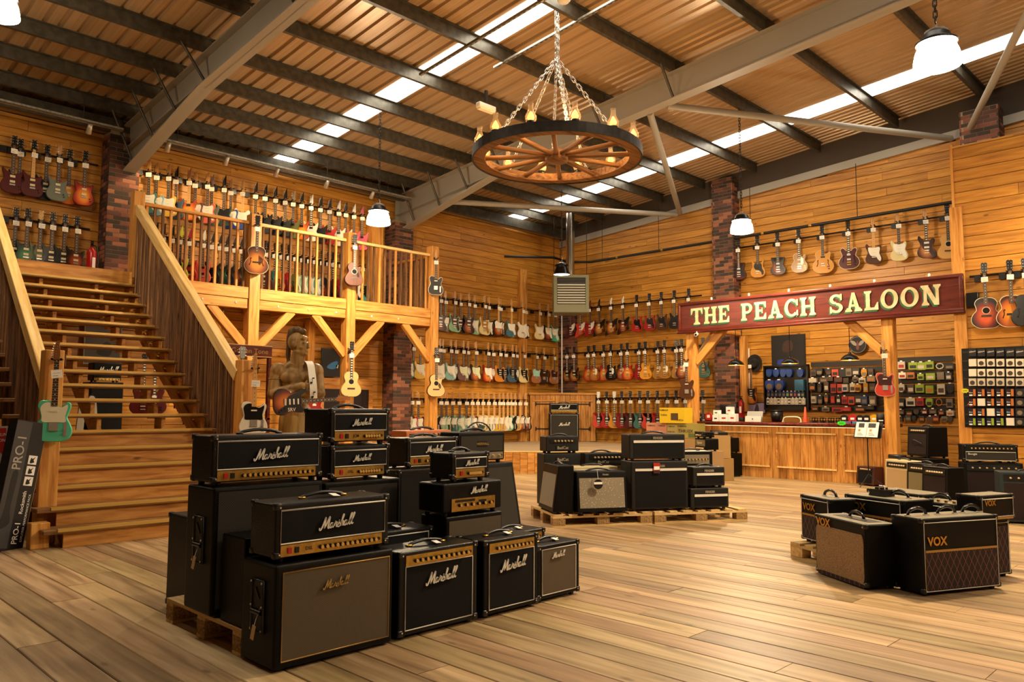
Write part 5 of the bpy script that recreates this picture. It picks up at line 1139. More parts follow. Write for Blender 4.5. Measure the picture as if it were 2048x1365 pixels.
    if handle:
        hw = min(.13, w*.22); yc = d/2+slant/2
        obj('handle', MB().tube(crom([(-hw, yc, h+.004), (-hw*.8, yc, h+.016), (0, yc, h+.028), (hw*.8, yc, h+.016), (hw, yc, h+.004)], 3, False), .011, 6), BLACKP, a)
        for s in (-1, 1): obj('handle_end', cached(('handle_end',), lambda: MB().rbox(-.02, .02, -.014, .014, 0, .012, .004, 1)), BLACKP if not cap_tag else GOLDM, a, loc=(s*hw, yc, h))
    if topmat is not None: obj('top_cover', MB().box(-w/2+.012, w/2-.012, slant+.012, d-.012, 0, .002), topmat, a, loc=(0, 0, h-.0005))
    if cap_tag: obj('price_tag', MB().box(-.03, .03, -.02, .02, 0, .002), WHITECARD, a, loc=(.05, d*.35, h+.012), rot=(.3, .1, .3))
    if side_handle:
        o = obj('side_handle', MB().box(-.004, .002, -.06, .06, -.13, .13), plain('recess_black', '#040404', .5), a, loc=(-w/2-.001, d*.48, h*.58))
        obj('handle_rim', MB().tube([(-.004, -.06, -.13), (-.004, .06, -.13), (-.004, .06, .13), (-.004, -.06, .13)], .008, 5, closed=True), BLACKP, o)
        obj('handle_bar', MB().cyl((-.012, -.05, -.03), (-.012, .05, -.03), .012, n=8), BLACKP, o); obj('handle_strut', MB().box(-.01, -.004, -.03, .04, -.005, .005), STEELD, o, loc=(0, 0, .06), rot=(.9, 0, 0))
        for yy in (-.055, .055):
            for zz in (-.12, 0, .12): obj('rivet', cached(('rivet',), lambda: MB().cyl((0, 0, 0), (-.004, 0, 0), .006, n=8)), CHROME, o, loc=(-.012, yy, zz))
        t = obj('swing_tag', MB().box(-.001, .001, -.017, .017, -.1, -.03), plain('manila_tag', '#c9a878', .7), o, loc=(-.03, -.03, -.06), rot=(.1, .12, 0)); obj('tag_string', MB().tube([(0, 0, -.03), (.006, .004, .0), (.02, .01, .05)], .0015, 4), WHITECARD, t)
    return a
def at(x0, x1, y, z): return ((x0+x1)/2, y, z)
LW = plain('logo_white', '#e8e2d2', .35)
LG = plain('logo_gold', '#b99a5c', .35, .5)
def mhead(label, x0, x1, y, z0, z1, d=.26, knobs=12, model=None, sw=2, tol=None, tags=False, logo_w=.24, grille=None, handle=True):
    w, h = x1-x0, z1-z0
    return amp('amplifier_head', label, at(x0, x1, y, z0), 0, w, d, h, tolex=tol or LEVANT, grille=grille or GRDARK, gr=(-w/2+.03, w/2-.03, .095, h-.035), piping=PIPW, logo=(0, .095+(h-.13)*.5, logo_w, LW), panel=((-w/2+.03, w/2-.05, .03, .088), GOLDP), knobs=knobs, switches=sw, model=model, cap_tag=tags, handle=handle)
G1 = 'black amplifiers with cursive logos in the front island'
# front cabinet and head
a = amp('speaker_cabinet', 'black speaker cabinet with woven grille and gold cursive logo, nearest the camera', at(2.02, 2.75, 3.69, 0), 0, .73, .355, .53, tolex=TOLEX, grille=GRWOV, gr=(-.325, .335, .05, .49), piping=PIPG, logo=(-.02, .40, .155, LG), corners=False, handle=False, feet=.012, side_handle=True, cat='speaker', radius=.018)
mhead('black amplifier head with red switch on the nearest speaker cabinet', 2.035, 2.745, 3.735, .532, .833, .27, 12, 'DSL', 2, tags=True, logo_w=.215)
# combos along the front
def mcombo(label, x0, x1, y, z0, z1, d, knobs, lw, gp=.085, panel=True, grille=None, tol=None, tag_=True, lm=None, lz=None, ng=None):
    w, h = x1-x0, z1-z0
    return amp('combo_amplifier', label, at(x0, x1, y, z0), 0, w, d, h, tolex=tol or LEVANT, grille=grille or GRDARK, gr=(-w/2+.045, w/2-.045, .05, h-(gp if panel else .03)), piping=PIPW, logo=(0 if ng is None else ng, lz or h-gp-.085, lw, lm or LW), panel=((-w/2+.045, w/2-.045, h-gp, h-.022), GOLDP) if panel else None, knobs=knobs, switches=0, cap_tag=tag_)
mcombo('black combo amplifier with gold knob panel, left of the two front combos', 2.80, 3.41, 3.70, 0, .495, .28, 11, .235)
mcombo('black combo amplifier with gold knob panel, right of the two front combos', 3.465, 3.97, 3.70, 0, .485, .27, 9, .235, tol=TOLEX)
mcombo('small black combo with grey grille at the right end of the front island', 3.995, 4.44, 3.73, 0, .385, .24, 0, .13, panel=False, grille=GRWOV, tol=TOLEX, lz=.31, ng=-.02)
# tall stack at the left
amp('speaker_cabinet', 'tall black four-speaker cabinet on the pallet under the wide head', at(1.995, 2.70, 4.37, .145), 0, .705, .36, .727, tolex=TOLEX, grille=GRGREY, gr=(-.325, .325, .05, .7), piping=None, corners=False, handle=False, feet=.01, side_handle=True, cat='speaker', radius=.018)
mhead('wide black amplifier head on the tall cabinet at the left of the front island', 2.0, 2.72, 4.42, .873, 1.166, .285, 14, None, 2, logo_w=.225)
amp('subwoofer_box', 'plain black box squeezed between the front cabinet and the tall cabinet', at(2.04, 2.56, 4.07, .145), 0, .52, .27, .475, grille=GRDARK, gr=(-.23, .23, .03, .44), corners=False, handle=False, feet=.0, cat='speaker', radius=.01)
amp('speaker_cabinet', 'narrow strip of a black cabinet behind the tall left cabinet', at(2.17, 2.85, 5.1, .0), 0, .68, .33, .62, grille=GRDARK, gr=(-.3, .3, .04, .58), corners=True, handle=False, cat='speaker')
# second stack: cabinet, two heads
amp('speaker_cabinet', 'black speaker cabinet under the two stacked small heads', at(2.745, 3.34, 4.42, .145), 0, .595, .33, .703, tolex=TOLEX, grille=GRGREY, gr=(-.27, .27, .05, .67), piping=None, corners=False, handle=False, feet=.01, cat='speaker')
mhead('lower of the two stacked small black heads', 2.80, 3.27, 4.45, .849, 1.082, .25, 8, 'DSL', 1, logo_w=.14, handle=False)
mhead('upper of the two stacked small black heads, nearest the statue', 2.795, 3.265, 4.45, 1.083, 1.322, .33, 6, 'JCM', 2, logo_w=.15)
# low combo behind the front combo
mcombo('low black combo half hidden behind the front left combo', 2.80, 3.38, 4.1, .145, .55, .24, 0, .19, panel=False, lz=.29)
# middle stack: small cab, digital head, small head
amp('speaker_cabinet', 'small cabinet with tweed grille under the head with a display', at(3.43, 3.95, 4.03, .145), 0, .52, .27, .46, tolex=TOLEX, grille=GRWOV, gr=(-.235, .245, .03, .43), piping=None, logo=(.02, .3, .15, PIPW), corners=False, handle=False, feet=.01, cat='speaker')
b = amp('amplifier_head', 'black head with small display and gold inset panel in the middle stack', at(3.40, 3.945, 4.03, .606), 0, .545, .265, .22, tolex=TOLEX, logo=(.04, .165, .15, LW), panel=((-.2, .2, .03, .115), GOLDP), knobs=6, corners=False, handle=False, radius=.02)
obj('display', MB().box(-.035, .035, -.004, 0, -.018, .018), BLACKP, b, loc=(.08, -.004, .078)); obj('slot', MB().box(-.09, .09, -.003, 0, -.008, .008), BLACKP, b, loc=(-.08, -.004, .098))
mhead('smallest black head on top of the middle stack', 3.485, 3.83, 4.04, .828, 1.025, .24, 8, None, 1, logo_w=.12)
mcombo('black combo with gold panel tucked behind the two right-hand combos', 3.99, 4.50, 4.12, 0, .42, .25, 8, .15)
# two taller stacks behind
amp('speaker_cabinet', 'black cabinet with studded corners under the rear left head', at(3.72, 4.38, 4.95, 0), 0, .66, .34, .848, tolex=LEVANT, grille=GRDARK, gr=(-.3, .3, .05, .81), piping=None, handle=False, cat='speaker')
mhead('rear black head between the statue and the smallest head', 3.82, 4.35, 4.97, .85, 1.09, .27, 9, None, 2, logo_w=.17)
amp('speaker_cabinet', 'slanted-front black cabinet with grey grille at the rear of the island', at(4.44, 5.1, 4.9, 0), 0, .66, .36, .845, tolex=TOLEX, grille=GRGREY, gr=(-.3, .3, .05, .81), piping=None, logo=(-.1, .4, .14, PIPW), handle=False, corners=False, slant=.17, cat='speaker')
w_ = .575
amp('amplifier_head', 'black head with pale woven front and small black badge at the rear', at(4.44, 5.0, 5.07, .847), 0, .56, .25, .275, tolex=TOLEX, grille=GRGREY, gr=(-.25, .25, .105, .24), piping=None, panel=((-.25, .25, .035, .095), plain('steel_panel', '#a39a88', .35, .7)), knobs=6, knobmat=WHITEP, badge=('MARSHALL', .0, .17, .03, LG, (.12, .045, BLACKP)), corners=False, radius=.02)
obj_p = None
# ---- pallets
def pallet(loc, rz, lx, ly, label, chip=True):
    p = empty('pallet', loc, rz, label, 'pallet')
    bl = MB().box(-.05, .05, -.0725, .0725, 0, .078).mesh('block')
    for iy in range(3):
        y = .05+(ly-.1)*iy/2
        timber_local('bottom_board', p, lx, .1, .02, (lx/2, y, .01))
        for ix in range(3):
            x = .0725+(lx-.145)*ix/2; obj('block', bl, CHIP if chip else PALLETW, p, loc=(x, y, .022), rot=(0, 0, PI/2))
        timber_local('stringer_board', p, lx, .1, .02, (lx/2, y, .111))
    n = max(4, round(lx/.17))
    for i in range(n): timber_local('deck_board', p, ly, .1 if i % 2 else .12, .02, (.06+(lx-.12)*i/(n-1), ly/2, .132), True)
    return p
def timber_local(name, parent, l, w, h, loc, turn=False):
    obj(name, MB().box(-l/2, l/2, -w/2, w/2, -h/2, h/2), PALLETW, parent, loc=loc, rot=(0, 0, PI/2 if turn else 0))
pallet((2.03, 4.06, 0), 0, 1.2, 1.0, 'pale wooden pallet under the front island, corner showing at the left')
pallet((3.25, 4.06, 0), 0, .72, .8, 'wooden pallet under the middle stack, almost hidden')
# =================================================================== PALLET ISLAND WITH CHARCOAL AMPS
O2 = Vector((6.62, 5.94)); A2 = math.radians(-30.5); U2 = Vector((math.cos(A2), math.sin(A2))); V2 = Vector((-math.sin(A2), math.cos(A2)))
def F2(u, v, z=.145): p = O2+U2*u+V2*v; return (p.x, p.y, z)
pallet(F2(0, 0, 0), A2, 1.2, .9, 'left of the two pale pallets in the middle of the room')
pallet(F2(1.23, 0, 0), A2, 1.2, .9, 'right of the two pale pallets in the middle of the room')
FEND = plain('silver_band', '#b5aa94', .35, .3); FT = plain('badge_chrome', '#cfc6b2', .3, .6)
def fend(label, u, v, z, w, d, h, **kw):
    return amp(kw.pop('name', 'amplifier_head'), label, F2(u+w/2, v, z), A2, w, d, h, tolex=TOLEX2, grille=GRDARK, gr=(-w/2+.05, w/2-.03, .045, h-(.1 if h < .4 else .115)), badge=('FENDER', .0, h-.045 if h < .4 else h-.06, .034, FT, (.135, .04, plain('badge_dark', '#2a2825', .4))), gold_band=(-w/2+.05, w/2-.02, h-(.085 if h < .4 else .1), PIPW), corners=False, radius=.018, **kw)
fend('large charcoal speaker cabinet with silver band on the middle pallets', .96, .04, .145, .72, .32, .575, name='speaker_cabinet', handle=False, cat='speaker')
fend('charcoal amplifier head with silver band on the large charcoal cabinet', .95, .06, .721, .71, .26, .31)
fend('small charcoal head at the bottom of the right-hand pair', 1.70, .02, .145, .5, .25, .25, handle=False)
fend('small charcoal head on top of the right-hand pair', 1.745, .04, .396, .42, .23, .245)
amp('combo_amplifier', 'black combo with sparkling silver grille and round swing tag on the pallet', F2(.57, -.06), A2, .6, .26, .47, tolex=TOLEX, grille=GRSPK, gr=(-.27, .27, .065, .4), corners=False, slant=.05, badge=('Fender', .05, .435, .025, FT, (.09, .028, BLACKP)))
t_ = amp('combo_amplifier', 'black combo turned sideways with silver grille at the left pallet end', F2(.0, .30), A2-PI/2, .58, .25, .54, tolex=TOLEX, grille=GRSILV, gr=(-.25, .25, .07, .44), corners=False, slant=.07, badge=('F', -.18, .4, .06, FT, None))
o = empty('swing_label', F2(.5, -.095, .48), A2, 'round black and white swing label on the sparkling grille', 'label')
obj('disc', MB().cyl((0, 0, 0), (0, -.004, 0), .055, n=24), BLACKP, o); obj('white_band', MB().box(-.05, .05, -.005, -.003, .0, .025), WHITECARD, o); obj('string', MB().cyl((0, 0, .055), (0, .03, .16), .002, n=4), WHITECARD, o)
o = empty('swing_label', F2(1.27, .02, .64), A2, 'red and white card label on the large charcoal cabinet', 'label')
obj('card', MB().box(-.04, .04, -.004, 0, -.06, .06), plain('label_red', '#a82018', .5), o); obj('white_band', MB().box(-.035, .035, -.005, -.003, -.02, .02), WHITECARD, o); obj('dark_band', MB().box(-.04, .04, -.005, -.003, -.06, -.025), plain('label_maroon', '#3a0c0a', .5), o)
# dark boutique amps behind
BC_ = dict(tolex=TOLEX2, corners=False)
amp('combo_amplifier', 'dark combo with script badge, lower left of the rear row on the pallets', F2(.33, .66, .145), A2+.08, .48, .25, .64, grille=GROL, gr=(-.21, .21, .05, .48), badge=('BadCat', 0, .565, .05, FT, (.18, .06, BLACKP)), gold_band=(-.22, .22, .49, PIPG), handle=False, **BC_)
amp('amplifier_head', 'small dark head with script badge and knob window behind the pallets', F2(.33, .66, .786), A2+.08, .43, .22, .205, badge=('BadCat', 0, .065, .05, FT, (.18, .06, BLACKP)), panel=((-.17, .17, .125, .175), BLACKP), knobs=6, knobmat=WHITEP, **BC_)
amp('combo_amplifier', 'dark combo with script badge and black knob window, rear row', F2(.86, .62, .145), A2+.02, .52, .25, .64, grille=GROL, gr=(-.23, .23, .05, .47), badge=('BadCat', -.02, .53, .05, FT, None), panel=((-.2, .24, .565, .615), BLACKP), knobs=8, knobmat=WHITEP, gold_band=(-.23, .23, .48, PIPG), **BC_)
amp('combo_amplifier', 'cream-topped combo behind the sparkling grille', F2(.62, .3, .145), A2, .56, .24, .5, tolex=CREAMT, grille=GRCREAM, gr=(-.25, .25, .04, .42), corners=False, panel=((-.24, .24, .425, .47), CREAM), knobs=10, knobmat=WHITEP)
amp('amplifier_head', 'black head with white edge behind the small charcoal heads', F2(2.0, .48, .6), A2, .5, .24, .2, corners=False, topmat=WHITEP, panel=((-.2, .2, .05, .16), plain('steel_panel', '#a39a88', .35, .7)), knobs=7)
amp('speaker_cabinet', 'black cabinet on the pallet beneath the white-edged head', F2(2.0, .48, .145), A2, .5, .28, .453, grille=GRDARK, gr=(-.22, .22, .04, .42), corners=False, handle=False, cat='speaker')
# =================================================================== GOLD-BADGE ISLAND (right foreground)
TOPV = plain('painted_top_sheen', '#857f6a', .35, spec=.7); VG = plain('badge_gold', '#c9973c', .3, .8)  # black vinyl tops: the pale roof reflection on them is put into this colour
def strap_handles(a, xs, y, h, big=.09):
    for x in xs:
        obj('strap_handle', MB().tube(crom([(x-big, y, h), (x-big*.8, y, h+.04), (x, y, h+.062), (x+big*.8, y, h+.04), (x+big, y, h)], 3, False), .012, 6), plain('patent_black', '#070707', .15), a)
        for s in (-1, 1): obj('handle_end', cached(('strap_end',), lambda: MB().box(-.02, .02, -.012, .012, 0, .012)), CHROME, a, loc=(x+s*big, y, h))
def vamp(label, left, ang, w, d, h, z=0, band=True, gfrac=.58, grille=None, handles=(0,), name='combo_amplifier', badge=True, top=True, cat='amplifier', tol=None, white=True):
    r = Vector((math.cos(ang), math.sin(ang))); c = Vector(left)+r*(w/2)
    a = amp(name, label, (c.x, c.y, z), ang, w, d, h, tolex=tol or TOLEX, grille=grille or GRDIA, gr=(-w/2+.03, w/2-.03, .04, h*gfrac), gold_band=(-w/2+.03, w/2-.03, h*gfrac+.008, PIPG) if band else None, badge=('VOX', -w/2+.14, h*gfrac+.075, .085, VG, None) if badge else None, corners=True, handle=False, topmat=TOPV if top else None, cat=cat, feet=.02)
    if white: obj('edge_piping', MB().tube([(-w/2+.022, 0, .032), (w/2-.022, 0, .032), (w/2-.022, 0, h-.03), (-w/2+.022, 0, h-.03)], .004, 5, closed=True), PIPW, a, loc=(0, -.003, 0))
    strap_handles(a, handles, d/2, h)
    return a
AV = math.radians(-123.2)
a = vamp('black combo with large rounded tan tweed grille and gold badge on the floor', (6.38, 2.845), AV, .64, .28, .475, band=False, grille=None, gfrac=.02, handles=(.03,), badge=False, white=False)
rr = crom([(-.29, .03), (-.295, .2), (-.29, .36), (-.2, .375), (.2, .375), (.29, .36), (.295, .2), (.29, .03), (.2, .022), (-.2, .022)], 4)
obj('tweed_grille', MB().prism(rr, -.006, .0), GRTAN, a, loc=(0, 0, .02)); text_part('VOX', .085, VG, a, (-.19, -.012, .425), 'logo', .03)
obj('control_recess', MB().box(-.22, .22, .1, .22, 0, .003), plain('recess_black', '#040404', .5), a, loc=(0, 0, .475))
vamp('large black combo with diamond grille and three strap handles, nearest right', (6.12, 1.95), math.radians(-25), .76, .27, .545, handles=(-.27, .02, .27), gfrac=.56)
vamp('black combo with diamond grille and gold badge on the small pallet', (6.98, 3.24), AV, .44, .25, .412, z=.145, handles=(.05,))
vamp('wide black head and cabinet with gold badge behind the tweed combo', (7.06, 2.87), math.radians(-112), .6, .36, .44, z=.145, handles=(.12,), gfrac=.62)
vamp('black combo with painted pale top sheen behind the wide gold-badge amplifier', (7.78, 2.95), math.radians(-112), .6, .34, .575, handles=(), badge=False)
a = vamp('black combo with gold knobs along its top edge behind the large combo', (7.45, 2.43), math.radians(-112), .42, .3, .54, handles=(-.05,), badge=False)
for q in range(6): obj('gold_knob', cached(('gold_knob',), lambda: MB().cyl((0, 0, 0), (0, 0, .018), .014, n=10)), GOLDM, a, loc=(-.15+q*.075, .05, .541))
a = vamp('small black head with white piping on the far right cabinet', (6.95, 1.78), math.radians(-20), .42, .2, .2, z=.46, handles=(), gfrac=.05, badge=False)
text_part('VOX', .06, VG, a, (-.1, -.01, .14), 'logo', .03)
vamp('tall black cabinet with white piping at the far right of the gold-badge group', (6.98, 1.84), math.radians(-20), .44, .24, .458, handles=(), gfrac=.88, band=False, badge=False, name='speaker_cabinet', cat='speaker')
pallet((6.86, 3.29, 0), math.radians(-113), .95, .6, 'small pale pallet under the gold-badge combos', chip=False)
c = empty('cream_cabinet', (7.22, 3.22, .145), AV, 'narrow cream cabinet standing on the small pallet at the left', 'speaker')
obj('cabinet', shell_mesh(.4, .2, .36, 0, 0, 0, 0, .012, 0), CREAMT, c, loc=(0, .12, 0)); obj('handle', MB().tube(crom([(-.1, .2, .36), (-.05, .2, .38), (.05, .2, .38), (.1, .2, .36)], 3, False), .008, 6), BLACKP, c)
c = empty('pedal_box', (7.1, 2.57, .589), math.radians(-112), 'black pedal unit with chrome hinge lying on the wide gold-badge amplifier', 'pedal')
c.scale = (.8, .8, .8); obj('case', MB().prism([(-.11, 0), (.11, 0), (.1, .07), (-.08, .07)], -.07, .07), BLACKP, c); obj('rocker', MB().box(-.05, .05, -.04, .04, .07, .09), BLACKM, c); obj('hinge', MB().tube([(.02, -.05, .07), (.02, -.05, .11), (.09, -.05, .11), (.09, -.05, .07)], .006, 6), CHROME, c)
# =================================================================== DARK AMP ROW BEHIND (right)
def bamp(label, c, ang, w, d, h, z=0, tol=None, gr=None, pan=True, name='combo_amplifier', handle=True, badge=None, cat='amplifier', gw=None):
    return amp(name, label, (*c, z), ang, w, d, h, tolex=tol or TOLEX, grille=gr or GRBRN, gr=gw or (-w/2+.04, w/2-.04, .05, h*.78), panel=((-w/2+.04, w/2-.04, h*.82, h-.03), BLACKP) if pan else None, knobs=7 if pan else 0, knobmat=WHITEP, corners=False, handle=handle, badge=badge, cat=cat, slant=.03)
bamp('cream combo with tan grille at the left of the dark amp row', (12.0, 4.14), AV, .5, .28, .6, tol=CREAMT, gr=GRCREAM)
bamp('black combo with olive grille beside the cream combo', (11.62, 3.72), AV, .48, .28, .595, gr=GROL)
bamp('black combo with dark grille in the middle of the dark amp row', (11.2, 3.4), AV, .46, .28, .59)
bamp('black cabinet hidden under the upright black combo', (12.68, 4.08), math.radians(-126), .52, .36, .612, pan=False, handle=False, name='speaker_cabinet', cat='speaker')
a = bamp('upright black combo standing on top of the dark amp row', (12.7, 4.06), math.radians(-126), .47, .34, .46, z=.614)
obj('cable', MB().tube(crom([(-.1, -.01, .2), (-.05, -.02, .26), (.05, -.02, .24), (.12, -.01, .21)], 4, False), .006, 5), STEELD, a)
bamp('wide black combo with amber-lit panel under the badge head', (12.25, 2.95), math.radians(-62), .72, .33, .61)
amp('amplifier_head', 'black head with woven front and small badge on the wide black combo', (12.25, 2.98, .612), math.radians(-62), .66, .28, .245, grille=GRGREY, gr=(-.3, .3, .03, .145), piping=PIPW, panel=((-.3, .3, .165, .225), BLACKP), knobs=11, knobmat=STEELD, corners=True, badge=('Boogie', -.22, .115, .04, PIPW, (.11, .045, BLACKP)))
bamp('dark teal combo with brown grille at the right edge', (10.86, 2.2), math.radians(-66), .7, .33, .6, tol=TEALT)
bamp('brown leather-covered acoustic combo beside the counter', (14.2, 5.42), math.radians(-115), .4, .25, .33, tol=BROWNT, gr=GRDARK, handle=False)
c = empty('cable_box', (12.35, 4.3, .6), AV, 'small black box lying on the cream combo', 'box'); obj('case', MB().rbox(-.12, .12, .02, .16, 0, .055, .006, 1), BLACKP, c); obj('lid', MB().box(-.11, .11, .03, .15, .055, .06), STEELD, c)
# =================================================================== THINGS AGAINST THE COUNTER
bamp('small black combo on the cabinet against the counter end', (14.12, 8.1), -PI/2-.35, .32, .25, .3, z=.46)
bamp('black cabinet against the left end of the counter', (14.1, 8.08), -PI/2-.35, .38, .28, .458, pan=False, handle=False, name='speaker_cabinet', cat='speaker')
def carton(label, loc, rz, w, d, h, col, txts=(), tape=True, pic=None):
    c = empty('carton', loc, rz, label, 'box'); m = noisy('card_'+col.lstrip('#'), col, col, 20, .8, 0)
    obj('box', MB().box(-w/2, w/2, 0, d, 0, h), m, c)
    for s, x, z, sz, ink in txts: text_part(s, sz, ink, c, (x, -.003, z), 'print', .01)
    if pic: obj('picture', MB().box(pic[0], pic[1], -.003, 0, pic[2], pic[3]), pic[4], c)
    if tape: obj('tape', MB().box(-w/2, w/2, d/2-.03, d/2+.03, h-.001, h+.001), plain('brown_tape', '#8a6a3a', .4), c)
RI2 = plain('red_ink', '#a83028', .6)
rzb = -PI/2+.1
carton('bright yellow carton with amplifier picture on top of the carton stack', (13.6, 8.97, 1.04), rzb, .56, .36, .31, '#d8b414', [('YAMAHA', -.18, .26, .05, INK), ('THR5A', .18, .06, .05, INK), ('THR5A', -.18, .16, .05, INK)], pic=(-.02, .14, .06, .2, plain('picture_brown', '#4a3410', .6)))
carton('pink carton left in the carton stack', (13.62, 9.36, .8), rzb, .47, .34, .235, '#c08468', [('YAMAHA', -.12, .18, .045, INK), ('THR10C', -.12, .06, .05, INK), ('YAMAHA', .12, .18, .04, INK)])
carton('olive green carton with large black lettering in the carton stack', (13.68, 8.66, .74), rzb, .44, .34, .295, '#9a8c44', [('THR10X', -.04, .14, .09, INK), ('YAMAHA', -.12, .24, .05, INK)], pic=(.02, .18, .02, .1, plain('picture_green', '#55602a', .6)))
carton('pale olive carton in the middle of the carton stack', (13.66, 9.0, .74), rzb, .24, .34, .293, '#a89a5a', [('YAMAHA', -.03, .23, .04, INK), ('THR10X', -.03, .12, .045, INK)])
for i, (dy, z, hh) in enumerate(((9.36, .4, .395), (9.36, 0, .395), (8.8, .37, .365), (8.8, 0, .365))):
    carton(('left' if i < 2 else 'right')+(' upper' if i % 2 == 0 else ' lower')+' plain brown carton at the base of the carton stack', (13.66, dy, z), rzb, .46 if i < 2 else .66, .36, hh, '#a07c4c', [])
carton('tan carton with printed panels in front of the counter', (13.05, 7.75, .42), -PI/2-.35, .36, .3, .42, '#b4925c', [('YAMAHA', -.06, .36, .045, INK), ('THR10', -.08, .26, .045, INK)], pic=(-.14, .02, .06, .2, plain('picture_grey', '#6a6458', .6)))
carton('plain tan carton under the printed tan carton', (13.05, 7.75, 0), -PI/2-.35, .42, .34, .415, '#a5834e', [])
c = empty('pedal_unit', (13.12, 7.72, .842), -PI/2-.35, 'silver and black effects unit lying on the tan carton', 'pedal'); obj('case', MB().prism([(-.14, 0), (.14, 0), (.13, .05), (-.13, .09)], 0, .2), BLACKP, c); obj('panel', MB().box(-.1, .1, -.002, .0, .02, .06), CHROME, c)
amp('amplifier_head', 'olive head with cream script badge behind the charcoal heads', (10.7, 6.55, .685), -PI/2-.55, .36, .22, .19, tolex=TOLEX, grille=GROL, gr=(-.16, .16, .075, .17), panel=((-.16, .16, .02, .065), BLACKP), knobs=6, knobmat=CREAM, corners=False, badge=('Egnater', 0, .125, .055, CREAM, None), handle=False)
amp('amplifier_head', 'tiny black head on the olive head', (10.72, 6.58, .876), -PI/2-.55, .3, .18, .1, corners=True, handle=False, panel=((-.13, .13, .02, .08), BLACKP), knobs=4, knobmat=CHROME)
carton('low tan carton under the olive head', (10.7, 6.55, 0), -PI/2-.55, .36, .3, .683, '#a8865a', [])
# full stack on the stage in front of the barn doors
sp_ = Vector((15.45, 13.45)); ar = -PI/4
a = amp('speaker_cabinet', 'angled black cabinet of the full stack on the corner stage', (15.5, 13.52, .458), ar, .78, .34, .735, grille=GRGREY, gr=(-.35, .35, .04, .7), piping=PIPW, logo=(.0, .46, .28, LW), corners=True, handle=False, cat='speaker', feet=.06)
mh = amp('amplifier_head', 'black head with gold panel on the corner stage stack', (15.51, 13.53, 1.195), ar, .76, .28, .27, tolex=LEVANT, grille=GRDARK, gr=(-.34, .34, .095, .24), piping=PIPW, logo=(0, .165, .28, LW), panel=((-.34, .34, .03, .085), GOLDP), knobs=8, corners=True)
# fan and orange amp behind the island
c = empty('floor_fan', (11.4, 12.35, .457), -.6, 'round black floor fan on the stage below the guitars', 'fan')
obj('cage', MB().tube([(.27*math.cos(2*PI*i/32), 0, .3+.27*math.sin(2*PI*i/32)) for i in range(32)], .012, 6, closed=True).tube([(.27*math.cos(2*PI*i/32), .1, .3+.27*math.sin(2*PI*i/32)) for i in range(32)], .012, 6, closed=True), BLACKM, c)
obj('grill_wires', (lambda mb: [mb.tube([(.04*math.cos(t), -.03, .3+.04*math.sin(t)), (.27*math.cos(t), 0, .3+.27*math.sin(t))], .003, 3) for t in [2*PI*i/28 for i in range(28)]] and mb)(MB()), BLACKM, c)
for k in range(4): obj('blade', MB().prism([(.03, -.03), (.22, -.08), (.23, .06), (.04, .04)], .03, .036), plain('fan_blade', '#2e4238', .4), c, loc=(0, 0, .3), rot=(0, PI/2*k+.3, 0))
obj('stand', MB().box(-.2, .2, -.02, .14, 0, .03).box(-.26, -.24, 0, .05, 0, .3).box(.24, .26, 0, .05, 0, .3), BLACKM, c)
a = bamp('orange-covered amplifier head behind the rear stacks', (4.7, 5.75), 0, .55, .25, .26, z=.86, tol=noisy('orange_tolex', '#b8581a', '#c86a24', 150, .5, .3), gr=GRTAN)
bamp('tall black cabinet under the orange head', (4.7, 5.72), 0, .66, .34, .858, pan=False, handle=False, name='speaker_cabinet', cat='speaker')
# =================================================================== CARVED STATUE
def sculpt(prims, voxel, name):
    mb = MB()
    def ell(c, r, M=None):
        bm = bmesh.new(); bmesh.ops.create_uvsphere(bm, u_segments=20, v_segments=12, radius=1)
        T = Matrix.Translation(c) @ (M if M is not None else Matrix()) @ Matrix.Diagonal((*r, 1)); mb.bm(bm, T)
    for p in prims:
        if p[0] == 'e': ell(p[1], p[2], p[3] if len(p) > 3 else None)
        else:
            _, a, b, r0, r1 = p; a, b = Vector(a), Vector(b); n = max(3, int((b-a).length/min(r0, r1)*2))
            mb.cyl(a, b, r0, r1, 14); ell(a, (r0,)*3); ell(b, (r1,)*3)
    o = bpy.data.objects.new('tmp', mb.mesh('tmp')); COL.objects.link(o)
    m = o.modifiers.new('r', 'REMESH'); m.mode = 'VOXEL'; m.voxel_size = voxel
    s = o.modifiers.new('s', 'SMOOTH'); s.factor = .5; s.iterations = 3
    me = bpy.data.meshes.new_from_object(o.evaluated_get(bpy.context.evaluated_depsgraph_get())); me.name = name
    bpy.data.objects.remove(o)
    for p in me.polygons: p.use_smooth = True
    return me
E_ = lambda c, r, rx=0, ry=0, rz=0: ('e', c, r, Matrix.Rotation(rz, 4, 'Z') @ Matrix.Rotation(ry, 4, 'Y') @ Matrix.Rotation(rx, 4, 'X'))
C_ = lambda a, b, r0, r1: ('c', a, b, r0, r1)
